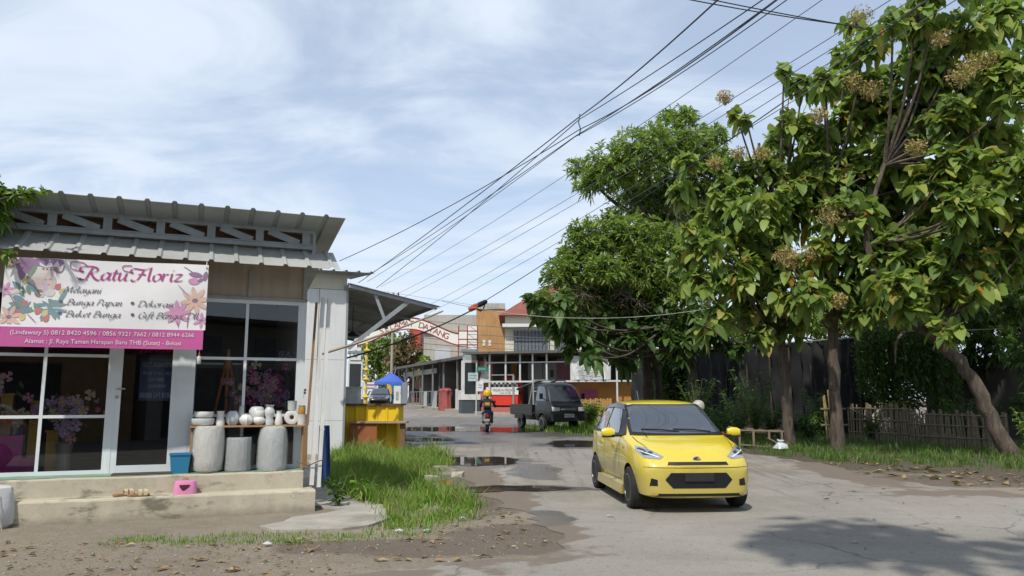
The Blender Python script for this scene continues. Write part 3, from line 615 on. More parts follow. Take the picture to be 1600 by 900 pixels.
GLY = {'M': (1.75, [[(0,0),(.2,.9),(.45,1.7)],[(.45,1.7),(.75,.25)],[(.75,.25),(1.4,1.7)],[(1.4,1.7),(1.35,.5),(1.45,.02),(1.65,.12)]]),
 'e': (.78, [[(.1,.5),(.5,.6),(.65,.85),(.45,1),(.12,.65),(.15,.15),(.4,0),(.72,.22)]]), 'l': (.45, [[(.12,1.9),(.1,.3),(.22,0),(.4,.12)]]),
 'a': (.98, [[(.75,.85),(.45,1),(.1,.6),(.15,.1),(.4,0),(.7,.5),(.8,1)],[(.8,1),(.72,.22),(.82,0),(.98,.14)]]),
 'y': (.9, [[(0,.9),(.15,1),(.18,.3),(.38,0),(.68,.4),(.78,1)],[(.78,1),(.72,0),(.5,-.7),(.1,-.7)]]), 'n': (.92, [[(0,.9),(.13,1),(.1,0)],[(.12,.6),(.4,1),(.62,.85),(.58,.2),(.7,0),(.85,.12)]]),
 'i': (.45, [[(0,.9),(.13,1),(.1,.2),(.22,0),(.4,.12)],[(.14,1.42),(.2,1.5),(.24,1.54)]]), 'B': (1.15, [[(.35,1.7),(.2,.8),(.12,0)],[(0,1.5),(.5,1.75),(.95,1.4),(.75,.95),(.3,.9)],[(.4,.9),(1,.75),(.95,.2),(.5,0),(.05,.02)]]),
 'u': (.98, [[(0,.9),(.13,1),(.1,.25),(.3,0),(.62,.4),(.72,1)],[(.72,1),(.66,.2),(.78,0),(.95,.12)]]), 'g': (.92, [[(.74,.85),(.42,1),(.1,.6),(.15,.1),(.4,0),(.7,.5),(.78,1)],[(.78,1),(.72,-.1),(.5,-.7),(.05,-.62)]]),
 'P': (1.0, [[(.35,1.7),(.2,.8),(.12,0)],[(0,1.5),(.5,1.75),(.98,1.35),(.72,.85),(.28,.78)]]), 'p': (.92, [[(.05,.9),(.2,1),(.14,0),(.08,-.75)],[(.17,.55),(.45,1),(.78,.7),(.62,.1),(.35,0),(.14,.12)]]),
 'k': (.88, [[(.14,1.9),(.1,0)],[(.72,1),(.4,.72),(.16,.5)],[(.28,.56),(.6,.06),(.85,.1)]]), 't': (.55, [[(.28,1.45),(.16,.3),(.28,0),(.5,.12)],[(0,1),(.5,1)]]),
 'D': (1.35, [[(.35,1.7),(.2,.8),(.12,0)],[(-.1,1.45),(.5,1.75),(1.2,1.3),(1.15,.5),(.72,.05),(.05,.02)]]), 'o': (.86, [[(.42,1),(.1,.7),(.15,.1),(.44,0),(.75,.4),(.68,.9),(.42,1)]]),
 'r': (.78, [[(0,.9),(.13,1),(.1,0)],[(.12,.6),(.35,.95),(.58,.93)]]), 's': (.66, [[(.58,.88),(.32,1),(.12,.76),(.46,.4),(.42,.05),(.05,.08)]]),
 'G': (1.25, [[(1.05,1.4),(.7,1.75),(.2,1.3),(.1,.5),(.4,0),(.9,.1),(1.02,.72)],[(.72,.72),(1.2,.72)]]), 'f': (.6, [[(.8,1.75),(.55,1.9),(.32,1.3),(.2,0),(.08,-.6),(-.15,-.7)],[(.02,1),(.58,1)]]),
 'd': (1.0, [[(.75,.85),(.45,1),(.1,.6),(.15,.1),(.4,0),(.7,.5),(.78,.9)],[(.86,1.9),(.74,.25),(.84,0),(1,.12)]]), 'z': (.82, [[(0,.93),(.25,1),(.64,.98)],[(.64,.98),(.05,.03)],[(.05,.03),(.4,.0),(.8,.1)]]),
 'R': (1.5, [[(.62,1.6),(.42,.8),(.25,.1),(-.1,-.05),(-.35,.12)],[(-.1,.95),(-.45,1.2),(-.35,1.65),(.2,1.78),(.8,1.7),(1.1,1.35),(.8,.92),(.4,.9)],[(.55,.9),(.95,.2),(1.35,-.1),(1.6,.1)]]),
 'F': (1.25, [[(.75,1.55),(.55,.7),(.3,.05),(-.05,-.08),(-.25,.15)],[(-.2,1.0),(-.45,1.3),(-.25,1.68),(.35,1.6),(.8,1.55),(1.25,1.78)],[(.3,.85),(.7,.92),(1.0,.8)]]),
 ',': (.4, [[(.2,.1),(.22,-.1),(.08,-.35)]]), ':': (.5, [[(.2,.1),(.24,.14)],[(.3,.8),(.34,.84)]]), ' ': (.5, [])}
def calli(mb, text, x0, z0, x1, z1, xh, fpos, thick=.15, m=0, slant=.22, k=2):
    """pen-drawn italic line from (x0,z0) to (x1,z1), x-height xh"""
    adv = sum(GLY[c][0] for c in text); dx, dz = (x1-x0)/adv, (z1-z0)/adv; pen = 0; pa = R(38); n_ = 0
    for c in text:
        w, strokes = GLY[c]
        for st in strokes:
            P = catmull(st, 5); L = []; 
            for i, p in enumerate(P):
                d = P[min(i+1, len(P)-1)]-P[max(i-1, 0)]; d = d/(np.linalg.norm(d)+1e-9); nn = np.array([-d[1], d[0]])*.032
                pn = np.array([math.cos(pa), math.sin(pa)])*thick/2; s_ = 1 if pn@nn > 0 else -1
                off = pn+nn*s_; L.append((p+off, p-off))
            vs = []
            for a, b in L:
                for q in (a, b):
                    u, v = q; X = x0+(pen+u+v*slant)*dx; Z = z0+(pen+u)*dz+v*xh; vs.append(fpos(X, Z, k+n_*.04))
            mb.add(vs, [(2*i, 2*i+1, 2*i+3, 2*i+2) for i in range(len(L)-1)], m); n_ += 1
        pen += w
INKP = M('print_magenta', (.40,.06,.22), .5, .1); INKG = M('print_grey', (.11,.12,.14), .5, .1)
# printed flowers and portrait, under the words
PR = [M('print_purple', (0.310,0.189,0.310), .5), M('print_leaf', (0.232,0.326,0.248), .5), M('print_teal', (0.209,0.326,0.388), .5), M('print_red', (0.583,0.201,0.193), .5), M('print_yellow', (0.638,0.528,0.263), .5), M('print_skin', (0.669,0.544,0.521), .5), M('print_peach', (0.731,0.505,0.404), .5), M('print_pink', (0.669,0.326,0.505), .5), M('print_brown', (0.310,0.240,0.209), .5), M('print_pale', (0.700,0.669,0.622), .5), M('print_mauve', (0.583,0.482,0.544), .5)]
art = MB(); ak = [0]
def bl(a, z, ra, rz, rot, m, kind='leaf', n=14):
    P = []
    for i in range(n):
        t_ = 2*math.pi*i/n; r = 1 if kind == 'disc' else (abs(math.sin(t_))**.6 if False else 1)
        u = math.cos(t_)*ra; v = math.sin(t_)*rz*(1 if kind == 'disc' else (1-abs(math.cos(t_))**3*.55)); P.append((a+u*math.cos(rot)-v*math.sin(rot), z+u*math.sin(rot)+v*math.cos(rot)))
    ak[0] += 1; k_ = 1.6+ak[0]*.012
    P = [(min(max(x, -3.885), -1.55), min(max(y, 2.44), 3.27)) for x, y in P]
    c = (sum(p[0] for p in P)/n, sum(p[1] for p in P)/n); art.add([bpos(*p, k_) for p in P]+[bpos(*c, k_)], [(i, (i+1) % n, n) for i in range(n)], m)
def daisy(a, z, r, m, mc, n=7, rot=0, w=.34):
    for i in range(n):
        t_ = rot+2*math.pi*i/n; bl(a+math.cos(t_)*r*.55, z+math.sin(t_)*r*.55, r*.46, r*w*.5, t_, m)
    bl(a, z, r*.2, r*.16, 0, mc, 'disc')
bl(-3.66,3.18,.12,.11,0,0,'disc'); bl(-3.42,3.23,.17,.08,0,0,'disc'); bl(-3.3,3.18,.06,.09,0,0,'disc'); bl(-3.7,3.1,.05,.12,0,0)
bl(-3.47,2.98,.15,.17,.3,10,'disc'); bl(-3.42,2.97,.095,.12,.2,5,'disc'); bl(-3.56,2.98,.08,.13,-.2,5); bl(-3.46,2.88,.12,.06,0,5,'disc'); bl(-3.50,3.08,.09,.06,.5,9)
def pg(P, m): ak[0] += 1; art.add([bpos(x, z, 1.6+ak[0]*.012) for x, z in P], [tuple(range(len(P)))], m)
pg([(-3.50,3.10),(-3.27,3.12),(-3.23,3.24),(-3.29,3.17),(-3.32,3.26),(-3.37,3.18),(-3.41,3.26),(-3.44,3.17),(-3.52,3.22)], 9)
for da in (-.10,-.06,-.02,.02,.06): bl(-3.37+da,3.135,.014,.016,0,8,'disc')
bl(-3.385,3.01,.02,.006,.1,8); bl(-3.44,3.0,.02,.006,-.1,8); bl(-3.40,2.94,.016,.008,0,3)
bl(-3.5,2.83,.05,.05,0,8,'disc'); bl(-3.47,2.81,.03,.03,0,9,'disc'); bl(-3.38,2.84,.06,.05,.4,9)
rr = random.Random(21)
for i in range(26):
    t_ = rr.uniform(2.2, 5.6); r = rr.uniform(.16,.3); a, z = -3.47+math.cos(t_)*r*1.05, 2.78+math.sin(t_)*r*.85
    bl(a, z, rr.uniform(.06,.13), rr.uniform(.018,.035), t_+rr.uniform(-.9,.9), rr.choice([1,1,2,2,9]))
for i in range(8): bl(-3.30+rr.uniform(-.2,.08), 2.72+rr.uniform(-.16,.05), rr.uniform(.06,.1), .02, rr.uniform(-1,.4), rr.choice([1,2,2]))
for a, z, m in ((-3.66,2.98,4),(-3.30,2.92,3),(-3.25,2.86,4),(-3.65,2.69,3),(-3.71,2.57,3),(-3.5,2.60,3),(-3.4,2.51,3),(-3.66,2.52,4),(-3.42,2.58,4)): bl(a, z, .04, .033, 1.3, m, 'disc'); bl(a+.012, z+.02, .03, .016, 1.0, m)
bl(-3.58,3.1,.02,.1,-.4,1); bl(-3.24,2.8,.1,.025,1.1,2); bl(-3.6,3.08,.1,.028,1.1,1)
daisy(-3.80,2.52,.15,6,0,7,.3); daisy(-3.86,2.86,.10,7,0,6,.2); daisy(-3.82,3.2,.08,6,0,6)
daisy(-1.69,2.82,.19,6,0,8,.2); daisy(-1.90,2.65,.17,7,7,8,.1); daisy(-1.6,2.56,.11,7,0,6,.5); bl(-1.72,3.08,.07,.045,0,7,'disc'); bl(-1.70,3.17,.09,.035,-.1,0); bl(-1.58,3.16,.07,.03,1.4,0); bl(-1.64,3.1,.05,.02,.6,0)
for a0, z0, a1, z1 in ((-1.9,2.55,-1.87,2.45),(-1.76,2.62,-1.77,2.44),(-1.86,3.28,-1.62,3.12),(-1.92,3.03,-1.75,2.85),(-3.62,2.58,-3.5,2.45),(-3.88,3.1,-3.7,3.22),(-3.82,2.8,-3.7,2.62)): bl((a0+a1)/2,(z0+z1)/2, math.hypot(a1-a0,z1-z0)/2, .006, math.atan2(z1-z0,a1-a0), 0)
art.build('printed_picture', PR, ban, fix=False)
mb = MB(); f3 = lambda a, z, k=2: bpos(a, z, 3.0+k*.25)
calli(mb, 'Ratu Floriz', -3.03, 3.035, -1.86, 3.07, .095, f3, .15, 0, .12)
for st in ([(-3.03,3.14),(-3.16,3.16),(-3.17,3.24),(-3.05,3.25),(-2.98,3.20)], [(-2.46,3.16),(-2.57,3.18),(-2.58,3.24),(-2.48,3.25)], [(-2.98,3.04),(-3.06,3.02),(-3.1,3.06)]):
    mb.tube([f3(*p, 3) for p in catmull(st, 5)], .0045, 4, 0)
mb.build('shop_name', [INKP], ban, fix=False)
for tx, *q in (('Melayani :', -3.235, 2.855, -2.75, 2.862), ('Bunga Papan', -3.19, 2.695, -2.56, 2.712), ('Dekorasi', -2.38, 2.712, -1.95, 2.722), ('Buket Bunga', -3.19, 2.545, -2.57, 2.56), ('Gift Bunga, Dll', -2.37, 2.562, -1.64, 2.574)):
    mb = MB(); calli(mb, tx, *q, .045, f3, .13)
    if tx[0] != 'M': mb.add([f3(q[0]-.062+.022*math.cos(i*.6283), q[1]+.043+.02*math.sin(i*.6283), 3) for i in range(10)], [tuple(range(10))])
    mb.build('service_line', [INKG], ban, fix=False)
mb = MB(); put_text(mb, '(Lindawaty S) 0812 8420 4596 / 0856 9321 7662 / 0812 8944 6266', .078, lambda u, v: f3(-3.77+u, 2.31+u*.012+v, 3), width=2.09)
put_text(mb, 'Alamat : Jl. Raya Taman Harapan Baru THB (Sutet) - Bekasi', .078, lambda u, v: f3(-3.61+u, 2.205+u*.01+v, 3), width=1.78)
mb.build('contact_lines', M('print_white', (.72,.66,.68), .5), ban, fix=False)
# ---------------------------------------------------------------- things on the steps
o = thing('bucket', 'blue square plastic bucket standing at the shop door', 'bucket', shop(-1.76, .50, .535), TH)
mb = MB(); lo = [(-.105,-.09),(.105,-.09),(.105,.09),(-.105,.09)]; hi = [(-.13,-.115),(.13,-.115),(.13,.115),(-.13,.115)]
mb.add([(x,y,0) for x,y in lo]+[(x,y,.25) for x,y in hi]+[(x*.95,y*.95,.25) for x,y in hi]+[(x*.93,y*.93,.015) for x,y in lo], [(3,2,1,0)]+[(i,(i+1)%4,4+(i+1)%4,4+i) for i in range(4)]+[(4+i,4+(i+1)%4,8+(i+1)%4,8+i) for i in range(4)]+[(8+i,8+(i+1)%4,12+(i+1)%4,12+i) for i in range(4)]+[(12,13,14,15)])
BLUEP = M('blue_plastic', (.03,.20,.36), .35, .15, 3); mb.build('tub', BLUEP, o)
rim = MB()
for i in range(4): p, q = hi[i], hi[(i+1) % 4]; rim.bar((*p, .25), (*q, .25), .02, .02)
rim.build('rim', BLUEP, o)
o = thing('step_stool', 'pink plastic step stool with a dark triangle cut out of its front', 'stool', shop(-1.675, .16, .29), TH)
def stool_side():
    n = 24; V = []; F = []; 
    prof = lambda t_: (math.copysign(abs(math.cos(t_))**.6, math.cos(t_)), math.copysign(abs(math.sin(t_))**.6, math.sin(t_)))
    mb = MB(); rows = [(0,.148,.115),(.06,.142,.11),(.15,.132,.10),(.165,.126,.095),(.17,.115,.085)]
    vs = []
    for z, rx, ry in rows:
        for i in range(n): c, s_ = prof(2*math.pi*i/n); vs.append((c*rx, s_*ry, z))
    fs = [(j*n+i, j*n+(i+1) % n, (j+1)*n+(i+1) % n, (j+1)*n+i) for j in range(4) for i in range(n)]+[tuple(range(4*n, 5*n))]
    return mb.add(vs, fs)
PINKP = M('pink_plastic', (.66,.24,.42), .35, .1, 3); stool_side().build('shell', PINKP, o, True)
MB().prism([(-.075,.125),(.055,.125),(.045,.105),(0,.055),(-.03,.05),(-.07,.105)], -.112, -.10, plane='xz').build('cutout', M('stool_hollow', (.10,.01,.03), .8), o)
for dx, rz in ((-.06, .35), (.05, .1)):
    o = thing('sandal', 'brown sandal with cream straps, '+('toe turned out beside its partner' if dx < 0 else 'nearer one lying in front of its partner'), 'sandal', shop(-2.30+dx*1.6, .20 if dx < 0 else .09, .295), TH+rz, 'pair of sandals on the step')
    sole = [(-.13,-.035),(-.1,-.045),(0,-.035),(.08,-.045),(.125,-.02),(.13,.02),(.08,.045),(0,.035),(-.1,.045),(-.13,.03)]
    MB().prism(sole, 0, .025).build('sole', M('sandal_sole', (.32,.17,.07), .7), o)
    mb = MB()
    for x0, x1 in ((-.005, .035), (.055, .10)): 
        A_ = [(-.046,.012),(-.04,.06),(0,.085),(.04,.06),(.046,.012)]; mb.add([(x, y, z) for x in (x0, x1) for y, z in A_]+[(x, y*.86, z-.008) for x in (x0, x1) for y, z in A_], [(i,i+1,6+i,5+i) for i in range(4)]+[(10+i,15+i,16+i,11+i) for i in range(4)]+[(i,10+i,11+i,i+1) for i in range(4)]+[(5+i,6+i,16+i,15+i) for i in range(4)])
    mb.build('strap', M('sandal_strap', (.55,.46,.28), .6), o)
o = thing('doormat', 'dark flat doormat lying before the glass door', 'doormat', shop(-2.2, .53, .5335), TH); 
MB().b2((-.38,-.16,0),(.36,.15,.012)).build('mat', M('mat_fibre', (.07,.06,.05), 1, .3, 30, .5), o)
shelf = thing('vase_shelf', 'thin wooden plank shelf of white vases across the front window', 'shelf', shop(-.91, .56, 1.135), TH)
MB().b2((-.75,-.13,0),(.79,.13,.022)).build('plank', M('shelf_plank', (.40,.24,.11), .7, .3, 5), shelf)
MB().b2((.745,-.06,-.6),(.775,.02,-.001)).b2((-.74,.05,-.59),(-.71,.09,-.001)).build('leg', WOODP, shelf)
VASE = [M('white_ceramic', (.66,.65,.62), .35, .08, 4), M('frosted_wrap', (.50,.52,.52), .35, .1, 8)]
def vase(px, prof, label, m=0, y=0, n=18, flute=0, z=.022, axis='z', hole=0):
    o = thing('vase', label, 'vase', shop(-.91+px, .56+y, 1.135+z), TH, 'vases on the plank shelf')
    mb = MB().lathe(prof, n, 0, (0,0,0), axis)
    if flute:
        mb.v = [(x*(1+flute*math.cos(8*math.atan2(yy, x))), yy*(1+flute*math.cos(8*math.atan2(yy, x))), zz) for x, yy, zz in mb.v]
    mb.build('vessel', VASE[m], o, 50)
    if prof[-1][0] > .02 and axis == 'z': MB().lathe([(prof[-1][0]*.85, prof[-1][1]-.002), (prof[-1][0]*.85, prof[-1][1]+.001)], n).build('opening', M('vase_dark', (.12,.12,.12), .8), o)
    return o
vase(-.59, [(.12,0),(.145,.02),(.155,.09),(.15,.10)], 'wide wrapped white bowl, lower one at the shelf end', 1, .0)
vase(-.58, [(.1,0),(.12,.02),(.13,.08),(.125,.09)], 'wide white bowl stacked on the wrapped lower bowl', 0, .0, z=.125)
vase(-.365, [(.06,0),(.062,.06),(.045,.12),(.05,.19),(.058,.2)], 'plain cylindrical white vase with narrow neck beside the bowls', 0)
vase(-.205, [(.055,0),(.085,.05),(.09,.11),(.07,.17),(.05,.19),(.055,.2)], 'ribbed frosted vase, round, third along the shelf', 1, 0, 24, .06)
vase(-.02, [(.05,0),(.088,.05),(.092,.09),(.06,.14),(.045,.155),(.06,.165)], 'pumpkin shaped white fluted vase near the shelf middle', 0, -.03, 24, .09)
vase(-.09, [(.04,0),(.05,.1),(.035,.2),(.028,.26),(.034,.27)], 'slim tall bottle vase behind the pumpkin shaped one', 1, .07)
vase(.15, [(.05,0),(.085,.04),(.09,.08),(.06,.115),(.07,.14),(.075,.2),(.07,.205)], 'double bulb white vase right of the pumpkin shaped one', 0)
vase(.125, [(.08,0),(.1,.1),(.11,.2),(.08,.25),(.05,.26)], 'round plastic wrapped vase behind the double bulb vase', 1, .08)
vase(.29, [(.06,0),(.065,.06),(.05,.1),(.075,.15),(.075,.2),(.045,.25),(.068,.285)], 'tall clear wrapped jug vase with flared rim', 1)
vase(.42, [(.05,0),(.06,.04),(.04,.14),(.03,.18),(.04,.2)], 'cone shaped white bottle vase beside the ring vase', 0)
o = vase(.595, [(.028,-.05),(.03,-.052),(.055,-.06),(.098,-.05),(.105,0),(.098,.05),(.055,.06),(.03,.05)], 'chunky white ring vase with dark round hole in front', 0, -.01, 22, 0, .127, 'y')
MB().lathe([(.03,-.053),(.03,-.049)], 16, axis='y').build('hole', M('vase_hole', (.04,.025,.02), .8), o)
vase(.60, [(.06,0),(.065,.12),(.07,.13)], 'frosted tumbler standing on top of the ring vase', 1, .0, z=.232)
vase(.79-.05, [(.075,0),(.085,.06),(.095,.145),(.098,.15)], 'white tapered pot at the corner end of the shelf', 0)
o = thing('jar', 'small amber jar standing in the white pot at the shelf corner', 'jar', shop(-.17, .56, 1.307), TH)
MB().lathe([(.05,0),(.052,.09),(.045,.105)], 14).build('glass', M('amber_glass', (.42,.22,.03), .2), o, True); MB().lathe([(.048,.106),(.048,.125)], 14).build('lid', M('brown_lid', (.3,.2,.08), .5), o)
PLAS = None
def plastic():
    m, t, b = newmat('clear_wrap'); out = t.nodes['Material Output']
    b.inputs['Base Color'].default_value = (.66,.69,.68,1); b.inputs['Roughness'].default_value = .12; b.inputs['Specular IOR Level'].default_value = .7
    bump(t, b, noise(t, 14, 4, .65, None, 2.5), 1.0, .06)
    tr = t.nodes.new('ShaderNodeBsdfTransparent'); ms = t.nodes.new('ShaderNodeMixShader'); ms.inputs[0].default_value = .36
    lk(t, tr.outputs[0], ms.inputs[1]); lk(t, b.outputs[0], ms.inputs[2]); lk(t, ms.outputs[0], out.inputs[0]); return m
PLAS = plastic()
def pot(a, prof, mat, label, wrap, b=.52):
    o = thing('plant_pot', label, 'pot', shop(a, b, .5335), TH, 'large pots under the shelf')
    MB().lathe(prof, 28).build('vessel', mat, o, 50)
    if wrap:
        rr = random.Random(int(-a*100)); mb = MB().lathe([(r+.008, z) for r, z in prof], 26); mb.v = [(x*rr.uniform(.97,1.06), y*rr.uniform(.97,1.06), z+rr.uniform(-.008,.008)) for x, y, z in mb.v]; mb.build('plastic_wrap', PLAS, o)
    return o
pot(-1.41, [(.15,0),(.18,.03),(.198,.15),(.203,.4),(.196,.58),(.185,.615),(.165,.62)], M('pale_pot', (.68,.66,.61), .45, .12, 3, .03), 'tallest cream white pot, standing beside the blue bucket', True)
pot(-1.02, [(.155,0),(.168,.02),(.165,.43),(.158,.455),(.14,.458)], M('grey_pot', (.36,.38,.385), .5, .12, 3), 'shorter grey pot in wrinkled plastic between two taller pots', True)
pot(-.56, [(.185,0),(.198,.05),(.195,.4),(.175,.58),(.14,.61)], M('grey_green_pot', (.46,.485,.475), .5, .12, 3), 'tall grey pot in clear plastic wrap nearest the corner posts', True)
o = thing('spray_bottle', 'tiny clear bottle with red cap hanging from the banner corner', 'bottle', shop(-1.60, .0, 1.98), TH)
MB().lathe([(.02,0),(.028,.01),(.028,.09),(.012,.11)], 10).build('bottle', M('clear_bottle', (.5,.5,.48), .2), o, True); MB().lathe([(.015,.11),(.015,.135)], 10).build('cap', M('red_cap', (.5,.05,.03), .4), o); MB().tube([(0,0,.135),(.0,0,.2)], .003, 4).build('string', MATS['white_cord'], o)
o = thing('sack', 'white woven sack standing against the end of the lower step', 'sack', shop(-3.80, .02, 0), TH)
mb = MB().lathe([(.20,0),(.24,.05),(.245,.25),(.22,.40),(.20,.47),(.16,.49)], 18, sy=.8); rr = random.Random(9); mb.v = [(x+rr.uniform(-.012,.012), y+rr.uniform(-.012,.012), z) for x, y, z in mb.v]
mb.build('body', M('woven_white', (.56,.56,.56), .7, .15, 6, .2), o, True); MB().tube([(.06,-.21,.48),(.12,-.22,.2),(.17,-.23,0)], .006, 4).build('string', M('sack_string', (.55,.53,.48), .8), o)
o = thing('tarpaulin', 'dark blue cloth hanging behind the corner posts', 'cloth', shop(.12, .60, .52), TH)
mb = MB(); V = []; n = 7
for j in range(9):
    for i in range(n+1): V.append((-.03+.19*i/n*(.75+.25*(1-j/9)), .02*math.sin(i*2.1+j*.4), -.18+.10*j))
mb.add(V, [(j*(n+1)+i, j*(n+1)+i+1, (j+1)*(n+1)+i+1, (j+1)*(n+1)+i) for j in range(8) for i in range(n)]); mb.build('cloth', M('blue_cloth', (.02,.05,.16), .8, .2, 8), o, True)
# ================================================================ annex beside the shop, counter, things around it
AX, AY = -4.42, 20.5
def ax(a, b, z=0): return Vector((AX+a*UX-b*UY, AY+a*UY+b*UX, z))
ann = thing('shop_annex', 'white panelled annex with sloping zinc awning behind the florist shop', 'building', (AX, AY, 0), TH)
PANEL = M('white_panel', (.66,.67,.66), .6, .08, 1.2, 0, dirt=.28, dcol=(.38,.35,.30), streak=1)
mb = MB()
for z0, z1 in ((-.1,.98),(.987,2.56),(2.567,4.42)): mb.b2((-6,0,z0),(0,.08,z1))
part(mb, 'wall_panel', PANEL, ann); part(MB().b2((-6,.01,.98),(-.01,.07,.987)).b2((-6,.01,2.56),(-.01,.07,2.567)).b2((-.72,-.004,-.1),(-.71,0,4.42)), 'panel_joint', DARK, ann)
part(MB().b2((-.12,.09,-.1),(-.005,12,4.5)), 'side_wall', M('annex_side', (.3,.3,.29), .8, .2, 1, dirt=.4), ann)
part(MB().b2((-6,-.02,4.43),(.0,.07,4.83)), 'fascia_panel', M('cream_fascia', (.58,.55,.44), .7, .1, 2, dirt=.2), ann)
part(MB().b2((.005,-.02,2.2),(.05,.06,4.45)).b2((.005,-.02,-.1),(.05,.06,2.2)).b2((-.08,-.05,4.43),(.55,-.01,4.53)), 'corner_post', STEEL, ann)
mb = corrugated(-.4, 12, 0, 4.56, 2.5, 4.06, .33, .045); mb.xf(lambda v: Vector((v.y, v.x, v.z))); part(mb, 'awning_sheet', MATS['roof_underside'], ann)
mb = corrugated(-6, .65, -.45, 4.86, 3, 5.2, .33, .04); part(mb, 'roof_sheet', MATS['roof_underside'], ann)
part(MB().bar((0,-.3,4.52),(2.42,-.3,4.03), .06, .12), 'rafter', STEEL, ann)
for b in (2.5, 5.5, 8.5, 11.5): part(MB().bar((0,b,4.46),(2.42,b,3.98), .06, .10), 'rafter', STEEL, ann)
part(MB().bar((.03,-.27,2.85),(1.62,-.27,4.16), .06, .11), 'brace', STEEL, ann); part(MB().bar((.70,-.24,4.34),(.98,-.24,3.66), .05, .08), 'brace', STEEL, ann)
for b in (5.5, 11.5): part(MB().bar((.03,b,2.9),(1.62,b,4.12), .06, .08), 'brace', STEEL, ann)
part(MB().bar((2.38,-.35,4.05),(2.38,12,4.05), .05, .08), 'eave_channel', STEEL, ann)
o = thing('hanging_lamp', 'dark cone lamp hanging under the annex awning', 'lamp', ax(.75, 3.0, 3.45), TH)
MB().lathe([(.03,.16),(.06,.12),(.2,0),(.19,0)], 14).build('shade', DARK, o); MB().tube([(0,0,.15),(0,0,.95)], .012, 5).build('cord', DARK, o)
o = thing('bamboo_pole', 'long grey bamboo pole slanting up in front of the annex wall', 'pole', (0,0,0))
p, q = at(503, 553, 19.6), at(692, 486, 20.9); MB().tube([p+(q-p)*t+Vector((0,0,-.05*math.sin(t*3.14))) for t in (0,.15,.3,.45,.6,.75,.9,1)], [.035,.033,.034,.03,.03,.027,.026,.024], 7).build('cane', M('weathered_bamboo', (.33,.28,.2), .7, .3, 6), o)
YEL = M('yellow_zinc', (.74,.50,.015), .5, .15, 2, .05, dirt=.2, dcol=(.25,.15,.02))
o = thing('street_stall', 'yellow painted zinc stall counter beside the annex', 'stall', (-4.8, 21.55, tz(21.55)), 0)
mb = corrugated(0, 1.7, 0, -.02, 0.001, 1.18, .28, .03); mb.v = [(x, -(z-(-.02 if i % 2 else 0))*0, z) for i, (x, y, z) in enumerate(mb.v)]
mb = MB(); n = 0; prof = []
a = 0
while a < 1.68:
    prof += [(a, 0), (a+.2, 0), (a+.22, -.03), (a+.26, -.03)]; a += .28
prof = [p for p in prof if p[0] <= 1.69]+[(1.69, 0)]
mb.add([(x, y, z) for z in (-.1, 1.2) for x, y in prof], [(i, i+1, len(prof)+i+1, len(prof)+i) for i in range(len(prof)-1)]); mb.build('front_sheet', YEL, o)
MB().b2((1.66,.005,-.1),(1.69,.9,1.2)).build('side_sheet', YEL, o)
MB().b2((-.1,-.08,1.2),(1.76,.95,1.25)).build('counter_top', M('dark_plank', (.12,.07,.045), .7, .4, 4, .1), o)
o = thing('workbench', 'wooden bench with red brown side board and one thick post before the yellow stall', 'bench', (-4.35, 21.1, tz(21.1)), 0)
RW = M('red_brown_board', (.30,.10,.035), .6, .25, 3); BW = M('grey_brown_wood', (.22,.15,.09), .8, .3, 5, .1)
MB().b2((0,0,-.1),(.72,.03,.74)).build('side_board', RW, o); MB().b2((-.03,-.06,.74),(1.52,.45,.79)).build('bench_top', M('worn_bench_top', (.38,.27,.17), .8, .3, 4), o); MB().b2((1.33,.05,-.1),(1.47,.18,.74)).build('post', M('post_wood', (.2,.11,.055), .8, .3, 5, .1), o)
o = thing('cool_box', 'white cool box standing on the yellow stall counter', 'cool box', (-4.45, 22.0, tz(21.55)+1.25), 0)
MB().b2((-.3,-.2,0),(.16,.2,.42)).build('box', M('cool_box_white', (.62,.62,.6), .5), o); MB().b2((-.32,-.22,.42),(.18,.22,.47)).build('lid', M('cool_box_lid', (.5,.5,.5), .5), o)
o = thing('cooking_pot', 'low dark cooking pan on the yellow stall counter', 'pan', (-3.75, 21.9, tz(21.55)+1.25), 0); MB().lathe([(.2,0),(.24,.08),(.25,.085),(.22,.08),(.19,.02)], 16).build('pan', M('black_iron', (.03,.03,.03), .5), o, True)
